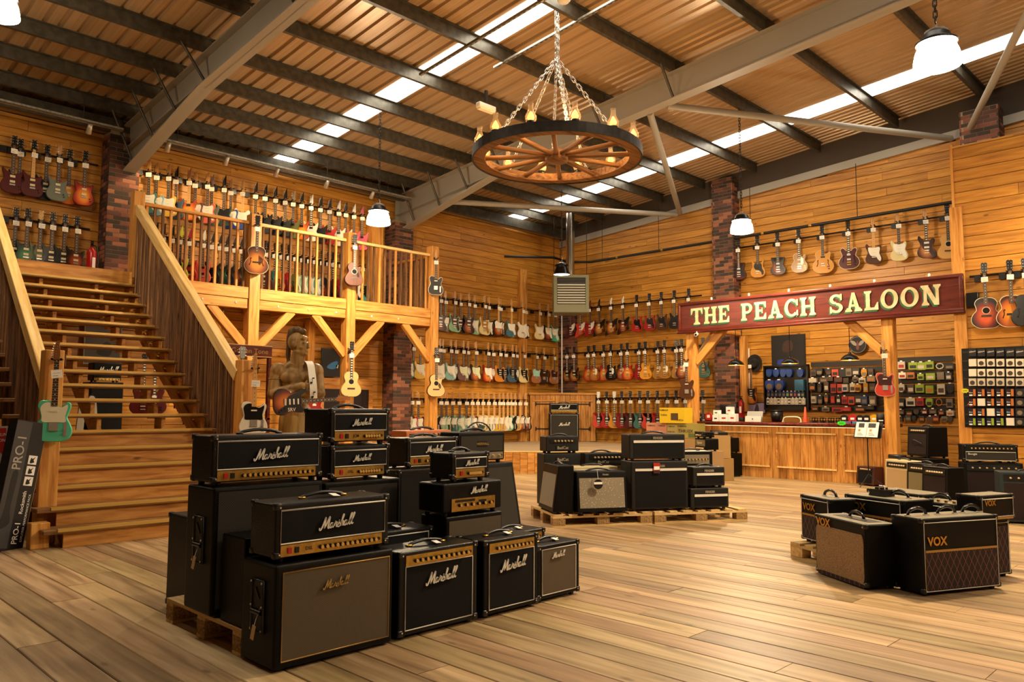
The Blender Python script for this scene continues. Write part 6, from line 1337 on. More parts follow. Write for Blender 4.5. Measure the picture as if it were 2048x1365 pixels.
P = [E_((0, 0, .95), (.17, .13, .2)), E_((0, 0, 1.15), (.165, .12, .2)), E_((0, .0, 1.38), (.215, .135, .2)), E_((-.1, -.085, 1.42), (.105, .06, .08)), E_((.1, -.085, 1.42), (.105, .06, .08)), E_((0, .02, 1.5), (.2, .1, .1)),
     C_((-.12, .01, 1.55), (0, .0, 1.62), .06, .07), C_((.12, .01, 1.55), (0, 0, 1.62), .06, .07), C_((0, .005, 1.55), (.01, -.02, 1.72), .095, .082),
     E_((-.235, 0, 1.5), (.1, .1, .11)), E_((.235, 0, 1.5), (.1, .1, .11)), C_((-.25, 0, 1.47), (-.285, -.06, 1.22), .085, .072), C_((.25, 0, 1.47), (.285, -.06, 1.22), .085, .072),
     C_((-.285, -.07, 1.21), (.06, -.2, 1.31), .074, .05), C_((.285, -.07, 1.22), (-.08, -.18, 1.22), .074, .05), E_((.11, -.2, 1.315), (.05, .03, .04)), E_((-.13, -.185, 1.24), (.05, .03, .035)),
     C_((0, 0, .95), (0, .01, .1), .2, .23)]
for k in range(4): P.append(C_((.12, -.225+.002*k, 1.33-.018*k), (.19, -.2, 1.325-.018*k), .011, .009))
P.append(C_((.09, -.215, 1.33), (.12, -.215, 1.375), .012, .01))
hz = Matrix.Rotation(.95, 3, 'Z')      # head turned to the viewer's right
HS = 1.26
def H(x, y, z): v = hz @ Vector((x*HS, y*HS, 0)); return (.01+v.x, -.02+v.y, 1.70+(z-1.72)*HS)
def HE(x, y, z, r, rx=0): return E_(H(x, y, z), tuple(q*HS for q in r), rx, 0, .95)
P += [HE(0, .018, 1.862, (.079, .1, .1)), HE(0, -.03, 1.815, (.066, .076, .088)), HE(0, -.045, 1.757, (.05, .058, .045)), HE(0, -.09, 1.735, (.024, .02, .017)), HE(0, -.108, 1.822, (.0105, .02, .032), .25), HE(0, -.122, 1.802, (.0155, .014, .011)),
      HE(-.031, -.093, 1.852, (.026, .012, .009)), HE(.031, -.093, 1.852, (.026, .012, .009)), HE(-.03, -.09, 1.83, (.013, .01, .007)), HE(.03, -.09, 1.83, (.013, .01, .007)), HE(0, -.1, 1.774, (.023, .011, .0055)), HE(0, -.098, 1.763, (.02, .012, .0065)),
      HE(-.045, -.062, 1.8, (.02, .022, .018)), HE(.045, -.062, 1.8, (.02, .022, .018)), HE(-.076, .012, 1.83, (.012, .024, .033)), HE(.076, .012, 1.83, (.012, .024, .033)), HE(0, -.07, 1.895, (.056, .03, .03)), HE(-.045, -.015, 1.757, (.022, .05, .03)), HE(.045, -.015, 1.757, (.022, .05, .03))]
HAIR = [HE(0, -.04, 1.965, (.022, .05, .035)), HE(0, .03, 1.985, (.024, .06, .04)), HE(0, .085, 1.955, (.024, .05, .06)), HE(0, .115, 1.87, (.026, .03, .1)), HE(0, .12, 1.76, (.024, .028, .1)), HE(0, .115, 1.66, (.018, .022, .08))]
STW = wood('carved_wood', '#5c4222', '#8a6a3a', '#a8864e', grain=(8, 8, 1.6), knots=.2, var=0, rough=.5, bump=.3)
st_loc = Vector((5.17, 9.05, 0))
stat = empty('carved_statue', st_loc, -.5, 'carved wooden warrior statue with mohawk and folded arms', 'statue')
ZS = .29
obj('figure', sculpt(P, .0075, 'figure'), STW, stat, loc=(0, 0, ZS))
obj('mohawk', sculpt(HAIR, .008, 'mohawk'), wood('carved_hair', '#3a2a18', '#5c4426', '#73572f', grain=(8, 8, 1.6), knots=0, var=0), stat, loc=(0, 0, ZS))
obj('cloth_wrap', MB().lathe([(.19, .98), (.205, .9), (.22, .5), (.25, .1), (.25, .02)], 28), wood('carved_cloth', '#6a5226', '#94763e', '#ad8f52', grain=(10, 10, 1), knots=0, var=0), stat, loc=(0, 0, ZS))
obj('sash', MB().tube([(.235*math.cos(t), .235*math.sin(t), .66+.03*math.cos(t)) for t in [2*PI*i/28 for i in range(28)]], .018, 6, closed=True), plain('carved_red', '#7a3020', .6), stat, loc=(0, 0, ZS))
obj('plinth', MB().rbox(-.36, .36, -.36, .36, 0, ZS+.01, .015, 1), STW, stat)
for i in range(14):
    t = PI+.35+i*(PI-.7)/13; obj('neck_bead', cached(('bead',), lambda: MB().lathe([(0, -.011), (.009, -.006), (.011, 0), (.009, .006), (0, .011)], 8)), plain('bead_pale', '#9a8a60', .4), stat, loc=(.105*math.cos(t), .02+.1*math.sin(t), ZS+1.6+.02*math.cos(t*2)))
for s, x in ((-1, -.262),): obj('arm_band', MB().tube([(x+.075*math.cos(t), -.02+.075*math.sin(t), ZS+1.4) for t in [2*PI*i/18 for i in range(18)]], .012, 6, closed=True), STW, stat)
# white strap with notes over the shoulder
sp2 = empty('guitar_strap', st_loc, -.5, 'white strap with music notes over the statue shoulder', 'strap')
pts = [(.14, -.03, 1.635), (.165, -.11, 1.58), (.18, -.165, 1.48), (.2, -.235, 1.3), (.21, -.235, 1.1)]
mb = MB(); Q = crom(pts, 5, False); n = len(Q); vs = []
for x, y, z in Q: vs += [(x-.045, y-.0, z), (x+.045, y+.01, z), (x+.045, y+.014, z+.001), (x-.045, y+.004, z+.001)]
mb.add(vs, [(i*4+j, i*4+(j+1) % 4, i*4+4+(j+1) % 4, i*4+4+j) for i in range(n-1) for j in range(4)]+[(0, 1, 2, 3), (n*4-1, n*4-2, n*4-3, n*4-4)])
obj('band', mb, plain('strap_white', '#e6e0d0', .5), sp2, loc=(0, 0, ZS))
for z in (1.38, 1.2):
    x, y = (.19, -.236) if z > 1.3 else (.207, -.247)
    obj('music_note', MB().cyl((-.018, 0, 0), (-.018, .004, 0), .016, n=10).box(-.006, .0, 0, .004, 0, .07).box(-.006, .022, 0, .004, .055, .07), INK, sp2, loc=(x, y-.006, ZS+z-.03), rot=(-.3 if z > 1.3 else 0, 0, 0))
g = guitar(ony(546, 806, 8.72)[:], 0, 'strat', B3, 'worn sunburst double-cutaway guitar held sideways in front of the statue', rot=(0, PI/2-.06, -.12), pg='strat', pgc='#0d0c0c', fb='r', headc='#b06a2c', tagged=False, scl=1.02, detail=True)
text_part('SRV', .06, PIPW, g, (.095, -.032, .215), 'lettering', .01, rot=(0, -PI/2, 0))
# =================================================================== DISPLAY STAND, EXTRAS UNDER THE GALLERY
REDW = wood('red_mahogany', '#3f160c', '#5e2412', '#74321a', grain=(1.2, 12, 12), knots=.1, var=.1, rough=.3)
gt = empty('display_stand', (4.95, 10.6, 0), 0, 'dark red wooden display stand with gold-lettered header behind the newel', 'stand')
for x in (0, .64): obj('upright', MB().box(x, x+.045, 0, .06, 0, 2.22), REDW, gt)
for x in (.03, .9): obj('rear_upright', MB().box(x, x+.05, .5, .55, 0, 2.15), REDW, gt)
obj('header', MB().box(.0, .685, -.01, .03, 2.06, 2.22), REDW, gt); text_part('Golden Tone', .1, plain('sign_gold', '#a8803c', .5), gt, (.34, -.014, 2.135), 'lettering', 0, sx=1.05)
obj('header_edge', MB().box(0, .685, -.014, -.01, 2.215, 2.225).box(0, .685, -.014, -.01, 2.055, 2.065), RAILW, gt)
for z in (.15, .7, 1.15): obj('shelf', MB().box(0, .69, .0, .5, z, z+.025), REDW, gt)
obj('back_panel', MB().box(.2, .64, .5, .53, .1, 1.9), REDW, gt); obj('side_rail', MB().box(.66, .7, .03, .5, 2.05, 2.2), REDW, gt)
guitar((5.12, 10.5, 1.18), -.1, 'acou', 'b2', 'dark burst acoustic guitar standing in the display stand', hole=True, headc='#8a8a86', tagged=True, scl=.95, detail=True)
def picture(name, label, loc, rz, w, h, bg, shapes=(), cat='picture', fr='#0c0b0a'):
    p = empty(name, loc, rz, label, cat); obj('frame', MB().box(-w/2, w/2, 0, .025, 0, h), plain('frame_'+fr.lstrip('#'), fr, .5), p); obj('canvas', MB().box(-w/2+.02, w/2-.02, -.004, 0, .02, h-.02), plain('canvas_'+bg.lstrip('#'), bg, .6), p)
    for pts, col in shapes: obj('painted_shape', MB().prism(crom(pts, 4), -.007, -.004), plain('paint_'+col.lstrip('#'), col, .6), p)
    return p
picture('painting', 'black painting with a blue shape on the wall under the gallery', (9.05, 14.42, 1.98), 0, .5, .6, '#15151a', [([(-.12, .2), (.0, .3), (.14, .33), (.12, .2), (0, .16)], '#2f78b8'), ([(.1, .24), (.16, .26), (.14, .18)], '#d8d2c4')])
c = empty('dark_doorway', (9.35, 14.38, 0), 0, 'dark red doorway under the gallery behind the statue', 'door'); obj('door_leaf', MB().box(-.5, .62, 0, .05, 0, 1.72), plain('door_maroon', '#1c0806', .6), c); obj('door_header', MB().box(-.6, .72, -.02, .06, 1.72, 1.95), PLY, c); obj('door_jamb', MB().box(-.6, -.5, -.02, .06, 0, 1.72).box(.62, .72, -.02, .06, 0, 1.72), PLY, c)
for x, rzv, fin, nm in ((7.85, -.3, 'cherry', 'left'), (8.22, -.35, 'cherry', 'right')): guitar((x, 13.7, 1.08), rzv, 'semi', FIN['cherry'], f'red semi-hollow guitar behind the statue, {nm} of the pair', headc='#0c0b0a', bound='#d8b0a0', fb='b')
c = empty('fire_notice', (9.95, 12.88, 1.3), 0, 'red and green fire notice on the wall under the gallery', 'sign'); obj('plate', MB().box(-.1, .1, 0, .004, 0, .3), WHITECARD, c); obj('green_panel', MB().box(-.09, .09, -.002, 0, .1, .2), plain('sign_green', '#1f8a4a', .5), c); obj('red_panel', MB().box(-.09, .09, -.002, 0, .02, .09), plain('sign_red', '#b8261c', .5), c); obj('red_top', MB().box(-.09, .09, -.002, 0, .21, .28), plain('sign_red', '#b8261c', .5), c)
c.location = (9.98, 14.4, 1.25)
# fire extinguishers
def extinguisher(loc, rz, label, s=1):
    e = empty('fire_extinguisher', loc, rz, label, 'fire extinguisher'); e.scale = (s, s, s)
    obj('cylinder', MB().lathe([(0, .0), (.075, .0), (.08, .02), (.08, .44), (.07, .49), (.03, .53), (.025, .56), (0, .56)], 20), plain('extinguisher_red', '#b01414', .25), e)
    obj('base_ring', MB().lathe([(.084, -.02), (.084, .06), (.08, .06)], 20), BLACKP, e); obj('valve', MB().cyl((0, 0, .55), (0, 0, .6), .02, n=10).box(-.02, .02, -.1, .03, .6, .615).box(-.02, .02, -.09, .03, .635, .65), BLACKM, e)
    obj('hose', MB().tube(crom([(0, -.02, .58), (.07, -.02, .56), (.1, -.03, .4), (.095, -.03, .15)], 4, False), .012, 6), BLACKP, e)
    obj('label', MB().add([(.0815*math.cos(t), .0815*math.sin(t), z) for z in (.18, .36) for t in [-PI/2+.1+i*.12 for i in range(7)]], [(i, i+1, 8+i, 7+i) for i in range(6)]), WHITECARD, e)
p = ony(182, 548, 14.1); extinguisher((p.x, 14.12, 3.47), -.2, 'red fire extinguisher by the brick pillar at the stair top', .95)
extinguisher((16.24, 8.86, 1.1), -PI/2-.4, 'red fire extinguisher behind the counter beside the brick pillar', .8)
c = empty('extinguisher_bracket', (16.25, 8.86, 1.05), 0, 'wall bracket shelf holding the counter extinguisher', 'bracket'); obj('plate', MB().box(-.16, .16, -.06, .06, 0, .03), BLACKM, c); obj('band', MB().box(.0, .16, -.08, .08, .2, .22), BLACKM, c)
# =================================================================== LEFT EDGE
rk = empty('game_box', (1.93, 8.52, 0), 0, 'tall black cardboard guitar box with white lettering leaning by the stair newel', 'box', rot=(0, math.radians(9.0), .35))
obj('box', MB().box(-.15, .15, 0, .12, 0, 1.2), plain('box_black', '#0a0a0b', .45), rk); obj('card_edge', MB().box(.15, .154, -.001, .121, 0, 1.2), plain('card_brown', '#a07c4c', .8), rk)
obj('print_band', MB().box(-.148, .0, -.003, 0, .02, 1.19), plain('print_grey', '#3c3a38', .5), rk)
vt = (0, -PI/2, 0)
text_part('PRO-1', .12, plain('print_silver', '#a8a298', .5), rk, (-.07, -.006, .9), 'print', .012, rot=vt); text_part('PRO-1', .075, WHITECARD, rk, (.055, -.006, .16), 'print', .012, rot=vt); text_part('EXPLORER PERFORMANCE PACK', .03, WHITECARD, rk, (.115, -.006, .3), 'print', 0, rot=vt); text_part('Rocksmith', .05, WHITECARD, rk, (.06, -.006, .44), 'print', .01, rot=vt)
for z in (.64, .74, .84): obj('picture', MB().box(.03, .115, -.004, 0, z-.042, z+.042), WHITECARD, rk); obj('guitar_print', MB().prism(crom([(.05, z-.03), (.09, z-.02), (.08, z), (.095, z+.03), (.07, z+.01), (.055, z+.02)], 3), -.006, -.003), INK, rk)
obj('guitar_picture', MB().prism(crom([(-.12, .2), (-.03, .25), (-.05, .4), (-.04, .7), (-.09, .7), (-.1, .4)], 4), -.005, -.003), plain('print_dark', '#15130f', .5), rk)
c = empty('merchandise_table', (1.78, 10.6, 0), .1, 'table behind the slat screen with a white lesson board leaning on it', 'table'); obj('top', MB().box(-.5, .4, 0, .5, .93, .96), plain('table_dark', '#1a1410', .5), c)
for x in (-.45, .35):
    for y in (.05, .45): obj('leg', MB().box(x-.02, x+.02, y-.02, y+.02, 0, .93), BLACKM, c)
c = empty('lesson_board', (1.95, 9.7, .0), .25, 'white board with red corner reading FREE ONLINE LESSONS at the left edge', 'sign'); obj('board', MB().box(-.4, .22, 0, .02, .2, 1.12), plain('board_grey', '#bdb3a4', .6), c); obj('red_corner', MB().prism([(-.12, 1.1), (.2, 1.1), (.2, .8)], -.003, 0), plain('sign_red', '#b8261c', .5), c); obj('foot', MB().box(-.4, .22, -.05, .1, 0, .2), BLACKM, c)
for q, s in enumerate(('FREE ONLINE', 'LESSONS')): text_part(s, .045, WHITECARD, c, (.1 if q == 0 else .13, -.006, 1.03-.06*q), 'print')
for i, (x, z, nm) in enumerate(((1.62, .96, 'white'), (1.8, .96, 'blue'))):
    c = empty('small_drum', (x+.05, 10.75, z), 0, f'small {nm} pot standing on the table at the left edge', 'pot'); obj('pot', MB().lathe([(0, 0), (.06, 0), (.07, .1), (.07, .12), (0, .12)], 16), plain('pot_'+nm, '#d8d2c4' if nm == 'white' else '#2a5a78', .4), c); obj('rim', MB().lathe([(.07, .11), (.075, .11), (.075, .125), (.07, .125)], 16), CHROME, c)
# under the stairs, seen between the treads
p = ony(215, 742, 13.2); amp('amplifier_head', 'black head with white cursive logo seen between the stair treads', (p.x, 13.2, 1.72), 0, .42, .25, .3, grille=GRDARK, gr=(-.19, .19, .08, .28), logo=(0, .19, .3, LW), panel=((-.19, .19, .02, .06), GOLDP), knobs=6, corners=False, handle=False)
amp('speaker_cabinet', 'tall dark cabinet under the head behind the stair treads', (p.x, 13.2, 0), 0, .5, .35, 1.715, grille=GRDARK, gr=(-.22, .22, .05, 1.65), corners=False, handle=False, cat='speaker')
p = ony(212, 685, 14.3); picture('poster', 'grey poster on the wall behind the stair treads', (p.x, 14.45, 2.05), 0, .6, .75, '#55524e', [([(-.1, .2), (.05, .4), (.15, .3), (.1, .15)], '#2a2826')], fr='#8a8478')
for x, z, nm in ((170, 1.0, 'left'), (184, 1.0, 'right')):
    p = ony(x, 800, 12.9); c = empty('shirt', (p.x, 12.9, .75), 0, f'white shirt hanging behind the stairs, {nm} of two', 'shirt'); obj('cloth', MB().prism(crom([(-.09, 0), (.09, .02), (.08, .5), (.04, .72), (-.04, .72), (-.08, .5)], 4), 0, .05), plain('shirt_white', '#b8b0a0', .9), c); obj('hanger', MB().tube([(-.08, .02, .7), (0, .02, .78), (.08, .02, .7)], .006, 5), BLACKM, c)
for i, x in enumerate((286, 308)):
    p = ony(x, 790, 13.6); guitar((p.x, 13.6, 1.2), -.2, 'semi', FIN['wine'], f'dark red semi-hollow guitar glimpsed under the stairs, {"left" if i == 0 else "right"} one', headc='#0c0b0a', fb='b', tagged=False)
# =================================================================== BEHIND AND ON THE COUNTER
XW = XB-.03
def W(px_, py_, off=.0): return onx(px_, py_, XW-off)
RB = -PI/2
# black pendant shades over the counter
for i, (pxx, pyy, nm) in enumerate(((1472, 731, 'left of the three, beside the brick pillar'), (1580, 728, 'middle of the three, before the dark picture'), (1700, 721, 'right of the three, below the round badge'))):
    p = onx(pxx, pyy, 14.95); r = empty('counter_pendant', (p.x, p.y, p.z), 0, f'small black dome pendant over the counter, {nm}', 'lamp')
    obj('shade', MB().lathe([(.17, 0), (.165, .02), (.13, .07), (.08, .105), (.03, .12), (.025, .15), (0, .15)], 24), plain('shade_black', '#0d0c0b', .3), r)
    obj('shade_lining', MB().lathe([(.166, .002), (.16, .02), (.125, .066), (.07, .1)], 24), plain('shade_gold', '#b8862f', .4), r)
    obj('bulb', MB().lathe([(0, .0), (.025, .01), (.03, .035), (.015, .06), (0, .07)], 12), plain('warm_bulb', '#fff0c8', .4, emit=(1, .72, .36), es=25), r)
    obj('cord', MB().cyl((0, 0, .15), (0, 0, 1.0), .006, n=6), BLACKM, r); plight('shade_light', (0, 0, -.03), 4, (1, .7, .36), .03, r)
picture('portrait', 'dark square portrait print above the blue string rack', W(1577, 735), RB, .78, .72, '#14100d', [([(-.12, .35), (-.1, .55), (.05, .6), (.12, .5), (.08, .36)], '#3a2416'), ([(-.25, .12), (-.2, .18), (.2, .16), (.2, .06), (-.22, .06)], '#1f3a8a')])
c = empty('round_badge', W(1716, 690, .02), RB, 'round black badge with pale wings above the accessories', 'sign'); obj('disc', MB().cyl((0, 0, 0), (0, -.02, 0), .185, n=36), plain('badge_black', '#0c0b0b', .4), c)
obj('ring', MB().tube([(.165*math.cos(2*PI*i/36), -.02, .165*math.sin(2*PI*i/36)) for i in range(36)], .005, 4, closed=True), plain('badge_pale', '#9a8f80', .5), c)
for s in (-1, 1): obj('wing', MB().prism(crom([(s*.02, .0), (s*.06, .07), (s*.14, .09), (s*.11, .02), (s*.05, -.02)], 4), -.024, -.019), MATS['badge_pale'], c)
obj('emblem', MB().prism(crom([(0, .08), (.02, .03), (.03, -.08), (0, -.11), (-.03, -.08), (-.02, .03)], 4), -.026, -.019), plain('badge_brown', '#6a3420', .5), c)
# hat, strap and old guitar on the back wall
c = empty('hat', W(1510, 727, .03), RB, 'dark felt hat hung on the wall behind the counter', 'hat', rot=(PI/2, 0, RB)); FELT = noisy('dark_felt', '#15110d', '#221b15', 60, .95, .2)
obj('brim', MB().lathe([(0, 0), (.1, .0), (.17, .01), (.185, .025), (.18, .032), (.1, .012)], 28), FELT, c, scale=(1, 1.1, 1)); obj('crown', MB().lathe([(.105, .005), (.1, .07), (.085, .115), (.05, .105), (0, .085)], 24), FELT, c, scale=(.9, 1.1, 1)); obj('band', MB().lathe([(.107, .008), (.108, .03), (.103, .032)], 24), INK, c, scale=(.9, 1.1, 1))
c = empty('hanging_strap', W(1497, 780, .0), RB, 'white strap with black notes hanging beside the hat', 'strap'); obj('band', MB().rbox(-.05, .05, -.02, 0, 0, .95, .008, 1), plain('strap_white', '#e6e0d0', .5), c)
for z in (.3, .42, .55): obj('music_note', MB().cyl((0, -.02, 0), (0, -.024, 0), .02, n=10).box(.014, .02, -.024, -.02, 0, .07), INK, c, loc=(0, 0, z))
p = W(1504, 808, .1); post_guitar(p[:], RB-.2, 'strat', BH, 'worn natural double-cutaway guitar with black guard behind the counter', pgc='#0d0c0c', headc='#5a3a1c', scl=.98, fb='r', tagz=.86)
picture('print', 'mauve print with a dark figure standing behind the counter', W(1513, 828, .05), RB, .45, .26, '#8a7a9a', [([(-.05, .02), (0, .2), (.05, .18), (.06, .02)], '#2a2228')])
c = empty('safety_sign', W(1477, 772), RB, 'white red and green safety notice beside the brick pillar', 'sign'); obj('plate', MB().box(-.07, .07, -.004, 0, 0, .1), WHITECARD, c); obj('green_panel', MB().box(.01, .06, -.007, -.004, .05, .09), plain('sign_green', '#1f8a4a', .5), c); obj('red_panel', MB().box(.01, .06, -.007, -.004, .01, .048).box(-.06, -.02, -.007, -.004, .04, .09), plain('sign_red', '#b8261c', .5), c)
# ---- string rack (black panel with blue packs)
sr = empty('string_rack', W(1576, 818), RB, 'black wall rack of blue string packs behind the counter', 'rack')
w0 = (W(1532, 780).y-W(1621, 780).y); obj('back_board', MB().box(-w0/2, w0/2, -.02, 0, 0, .95), BLACKP, sr); obj('rim', MB().box(-w0/2, w0/2, -.1, 0, .93, .96).box(-w0/2, -w0/2+.03, -.1, 0, 0, .95).box(w0/2-.03, w0/2, -.1, 0, 0, .95).box(-w0/2, w0/2, -.1, 0, -.03, .02), BLACKP, sr)
COLN = {'#1f3f8a': 'blue', '#e2dac4': 'white', '#2f6a8a': 'teal blue', '#a82018': 'red', '#c98a1e': 'amber', '#1a1614': 'black', '#4a3626': 'brown', '#7a6a54': 'grey-brown', '#8fa31e': 'lime green', '#b86a20': 'orange', '#5a1a14': 'maroon', '#c8bca4': 'cream', '#3a3430': 'dark grey', '#24406a': 'navy blue', '#c2452a': 'bright red'}
_pk = {}
def pack(px_, py_, w, h, d, col, label, group, kind='pack', X=None, face=None, deco=None):
    """a boxed or carded item hanging on a wall hook"""
    p = onx(px_, py_, (X or XW)-.03); name = {'pack': 'accessory_pack', 'round': 'round_pack', 'strings': 'string_pack', 'reel': 'cable_reel'}[kind]
    c = empty(name, p, RB, label, 'accessory' if kind != 'strings' else 'string pack', group)
    m = plain('pack_'+col.lstrip('#'), col, .4)
    k = (round(w, 3), round(h, 3), round(d, 3), kind)
    if k not in _pk:
        if kind == 'reel':
            _pk[k] = MB().tube([(w*.42*math.cos(2*PI*i/20), -d/2, h*.42*math.sin(2*PI*i/20)) for i in range(20)], w*.07, 6, closed=True).mesh('cable_coil')
        elif kind == 'round': _pk[k] = MB().prism(crom([(-w/2, -h*.1), (-w/2, h*.35), (-w*.3, h/2), (w*.3, h/2), (w/2, h*.35), (w/2, -h*.1), (w*.3, -h*.42), (0, -h/2), (-w*.3, -h*.42)], 2), -d, 0).mesh('case')
        else: _pk[k] = MB().box(-w/2, w/2, -d, 0, -h/2, h/2).mesh('case')
    obj('cable_coil' if kind == 'reel' else 'case', _pk[k], m, c)
    if kind not in ('reel', 'strings') and random.random() < .6:
        kk = ('hd', round(w, 3), round(h, 3), round(d, 3))
        if kk not in _pk: _pk[kk] = MB().box(-w*.16, w*.16, -d-.003, -d, h*.5, h*.5+.022).mesh('price_flag')
        obj('price_flag', _pk[kk], WHITECARD, c)
    if kind != 'reel':
        kk = ('lb', round(w, 3), round(h, 3), round(d, 3), face)
        if kk not in _pk:
            _pk[kk] = (MB().cyl((0, -d, -h*.08), (0, -d-.004, -h*.08), min(w, h)*.34, n=14) if face == 'disc' else MB().box(-w*.36, w*.36, -d-.003, -d, -h*.32, h*.1)).mesh('label_panel')
        if deco: obj('label_panel', _pk[kk], plain('pack_'+deco.lstrip('#'), deco, .5), c)
    return c
GP = 'blue and white packs on the string rack'
for i, x in enumerate((1541, 1555, 1569, 1581, 1603)): pack(x, 747, .13, .17, .08, '#1f3f8a', f'blue rounded string pack, {ORD[i]} from left in the rack top row', GP, 'round', face='disc', deco='#24406a')
for i, x in enumerate((1543, 1562)): pack(x, 772, .2, .24, .1, '#1f3f8a', f'large blue rounded pack, {ORD[i]} from left in the rack second row', GP, 'round', face='disc', deco='#7a6a54')
pack(1602, 771, .2, .24, .1, '#2f6a8a', 'teal blue square pack at the right of the rack second row', GP, 'pack', deco='#2f6a8a')
for i in range(10): pack(1539+i*7.6, 789, .07, .11, .05, '#24406a', f'small blue picks pack, {ORD[i]} from left in the rack third row', GP, 'pack', deco=('#c8bca4', '#c2452a', '#c98a1e', '#8fa31e')[(i*3) % 4] if i > 4 else '#7a6a54')
for r in range(2):
    for i in range(11): pack(1538+i*7.1, 800+r*6.6, .07, .07, .05, '#e2dac4', f'small white string pack, {ORD[i]} from left in the rack {"upper" if r == 0 else "lower"} white row', GP, 'pack', deco='#c8bca4' if i % 3 else '#3a3430')
# ---- hanging accessories: middle and right bays of the back wall
random.seed(11)
bk = empty('accessory_board', W(1694, 820), RB, 'dark slatted accessory board behind the counter, left of the post', 'board'); wb = W(1622, 780).y-W(1765, 780).y
for i in range(8): obj('slat', MB().box(-wb/2, wb/2, -.012, 0, -.05, .05), plain('slat_dark', '#1c130c', .6), bk, loc=(0, 0, .02+i*.135))
bk = empty('accessory_board', W(1852, 840), RB, 'dark slatted accessory board behind the counter, right of the post', 'board'); wb2 = W(1796, 780).y-W(1912, 780).y
for i in range(9): obj('slat', MB().box(-wb2/2, wb2/2, -.012, 0, -.05, .05), MATS['slat_dark'], bk, loc=(0, 0, .1+i*.135))
PAL = ['#4a3626', '#7a6a54', '#1a1614', '#3a3430', '#1a1614', '#5a1a14', '#c8bca4', '#4a3626']
def bay(rows, x0, x1, nm, special):
    for r, (py_, n, hh) in enumerate(rows):
        for i in range(n):
            x = x0+(x1-x0)*(i+.5+random.uniform(-.14, .14))/n; sp = special.get((r, i)); col = sp[0] if sp else random.choice(PAL); deco = (sp[1] if sp and len(sp) > 1 else random.choice(('#c8bca4', '#7a6a54', '#b86a20', '#1a1614', '#4a3626')))
            s = (W(x0, 780).y-W(x1, 780).y)/n
            kd = 'reel' if sp and len(sp) > 2 else ('round' if random.random() < .15 else 'pack')
            ww = s*random.uniform(.6, .98); h2 = hh*random.uniform(.75, 1.0)
            pack(x, py_+random.uniform(-2, 2), ww, h2, random.uniform(.04, .09), col, f'{COLN[col]} {"coiled cable" if kd == "reel" else "accessory pack"}, {ORD[i]} from left in the {ORD[r]} row of the {nm} bay', 'accessories hanging behind the counter', kd, deco=deco)
bay([(746, 9, .17), (760, 8, .12), (776, 10, .2), (800, 10, .19), (818, 6, .1)], 1622, 1752, 'middle', {(0, 3): ('#c2452a', '#1a1614'), (0, 7): ('#c98a1e', '#7a6a54'), (1, 6): ('#c8bca4', '#4a3626'), (2, 3): ('#a82018', '#1a1614'), (2, 4): ('#c2452a', '#1a1614'), (2, 7): ('#c98a1e', '#4a3626'), (2, 8): ('#c98a1e', '#c8bca4'), (2, 5): ('#c8bca4', '#24406a'), (3, 3): ('#a82018', '#c2452a'), (3, 5): ('#a82018', '#5a1a14'), (3, 6): ('#c2452a', '#1a1614'), (3, 8): ('#24406a', '#7a6a54'), (4, 2): ('#a82018', '#1a1614'), (4, 3): ('#a82018', '#c2452a')})
bay([(733, 6, .15), (753, 6, .15), (778, 6, .2), (806, 6, .19), (825, 7, .1), (838, 8, .12)], 1797, 1910, 'right', {(0, 0): ('#c8bca4', '#a82018'), (0, 1): ('#8fa31e', '#1a1614'), (0, 2): ('#8fa31e', '#c8bca4'), (0, 3): ('#8fa31e', '#1a1614'), (0, 4): ('#c8bca4', '#1a1614', 1), (1, 0): ('#e2dac4', '#a82018'), (1, 1): ('#b86a20', '#1a1614'), (1, 2): ('#8fa31e', '#1a1614'), (1, 3): ('#8fa31e', '#c8bca4'), (2, 0): ('#c8bca4', '#4a3626'), (2, 2): ('#8fa31e', '#3a3430'), (2, 3): ('#8fa31e', '#b86a20'), (3, 1): ('#c8bca4', '#1a1614'), (3, 2): ('#a82018', '#5a1a14'), (3, 3): ('#8fa31e', '#1a1614'), (3, 4): ('#b86a20', '#1a1614', 1)})
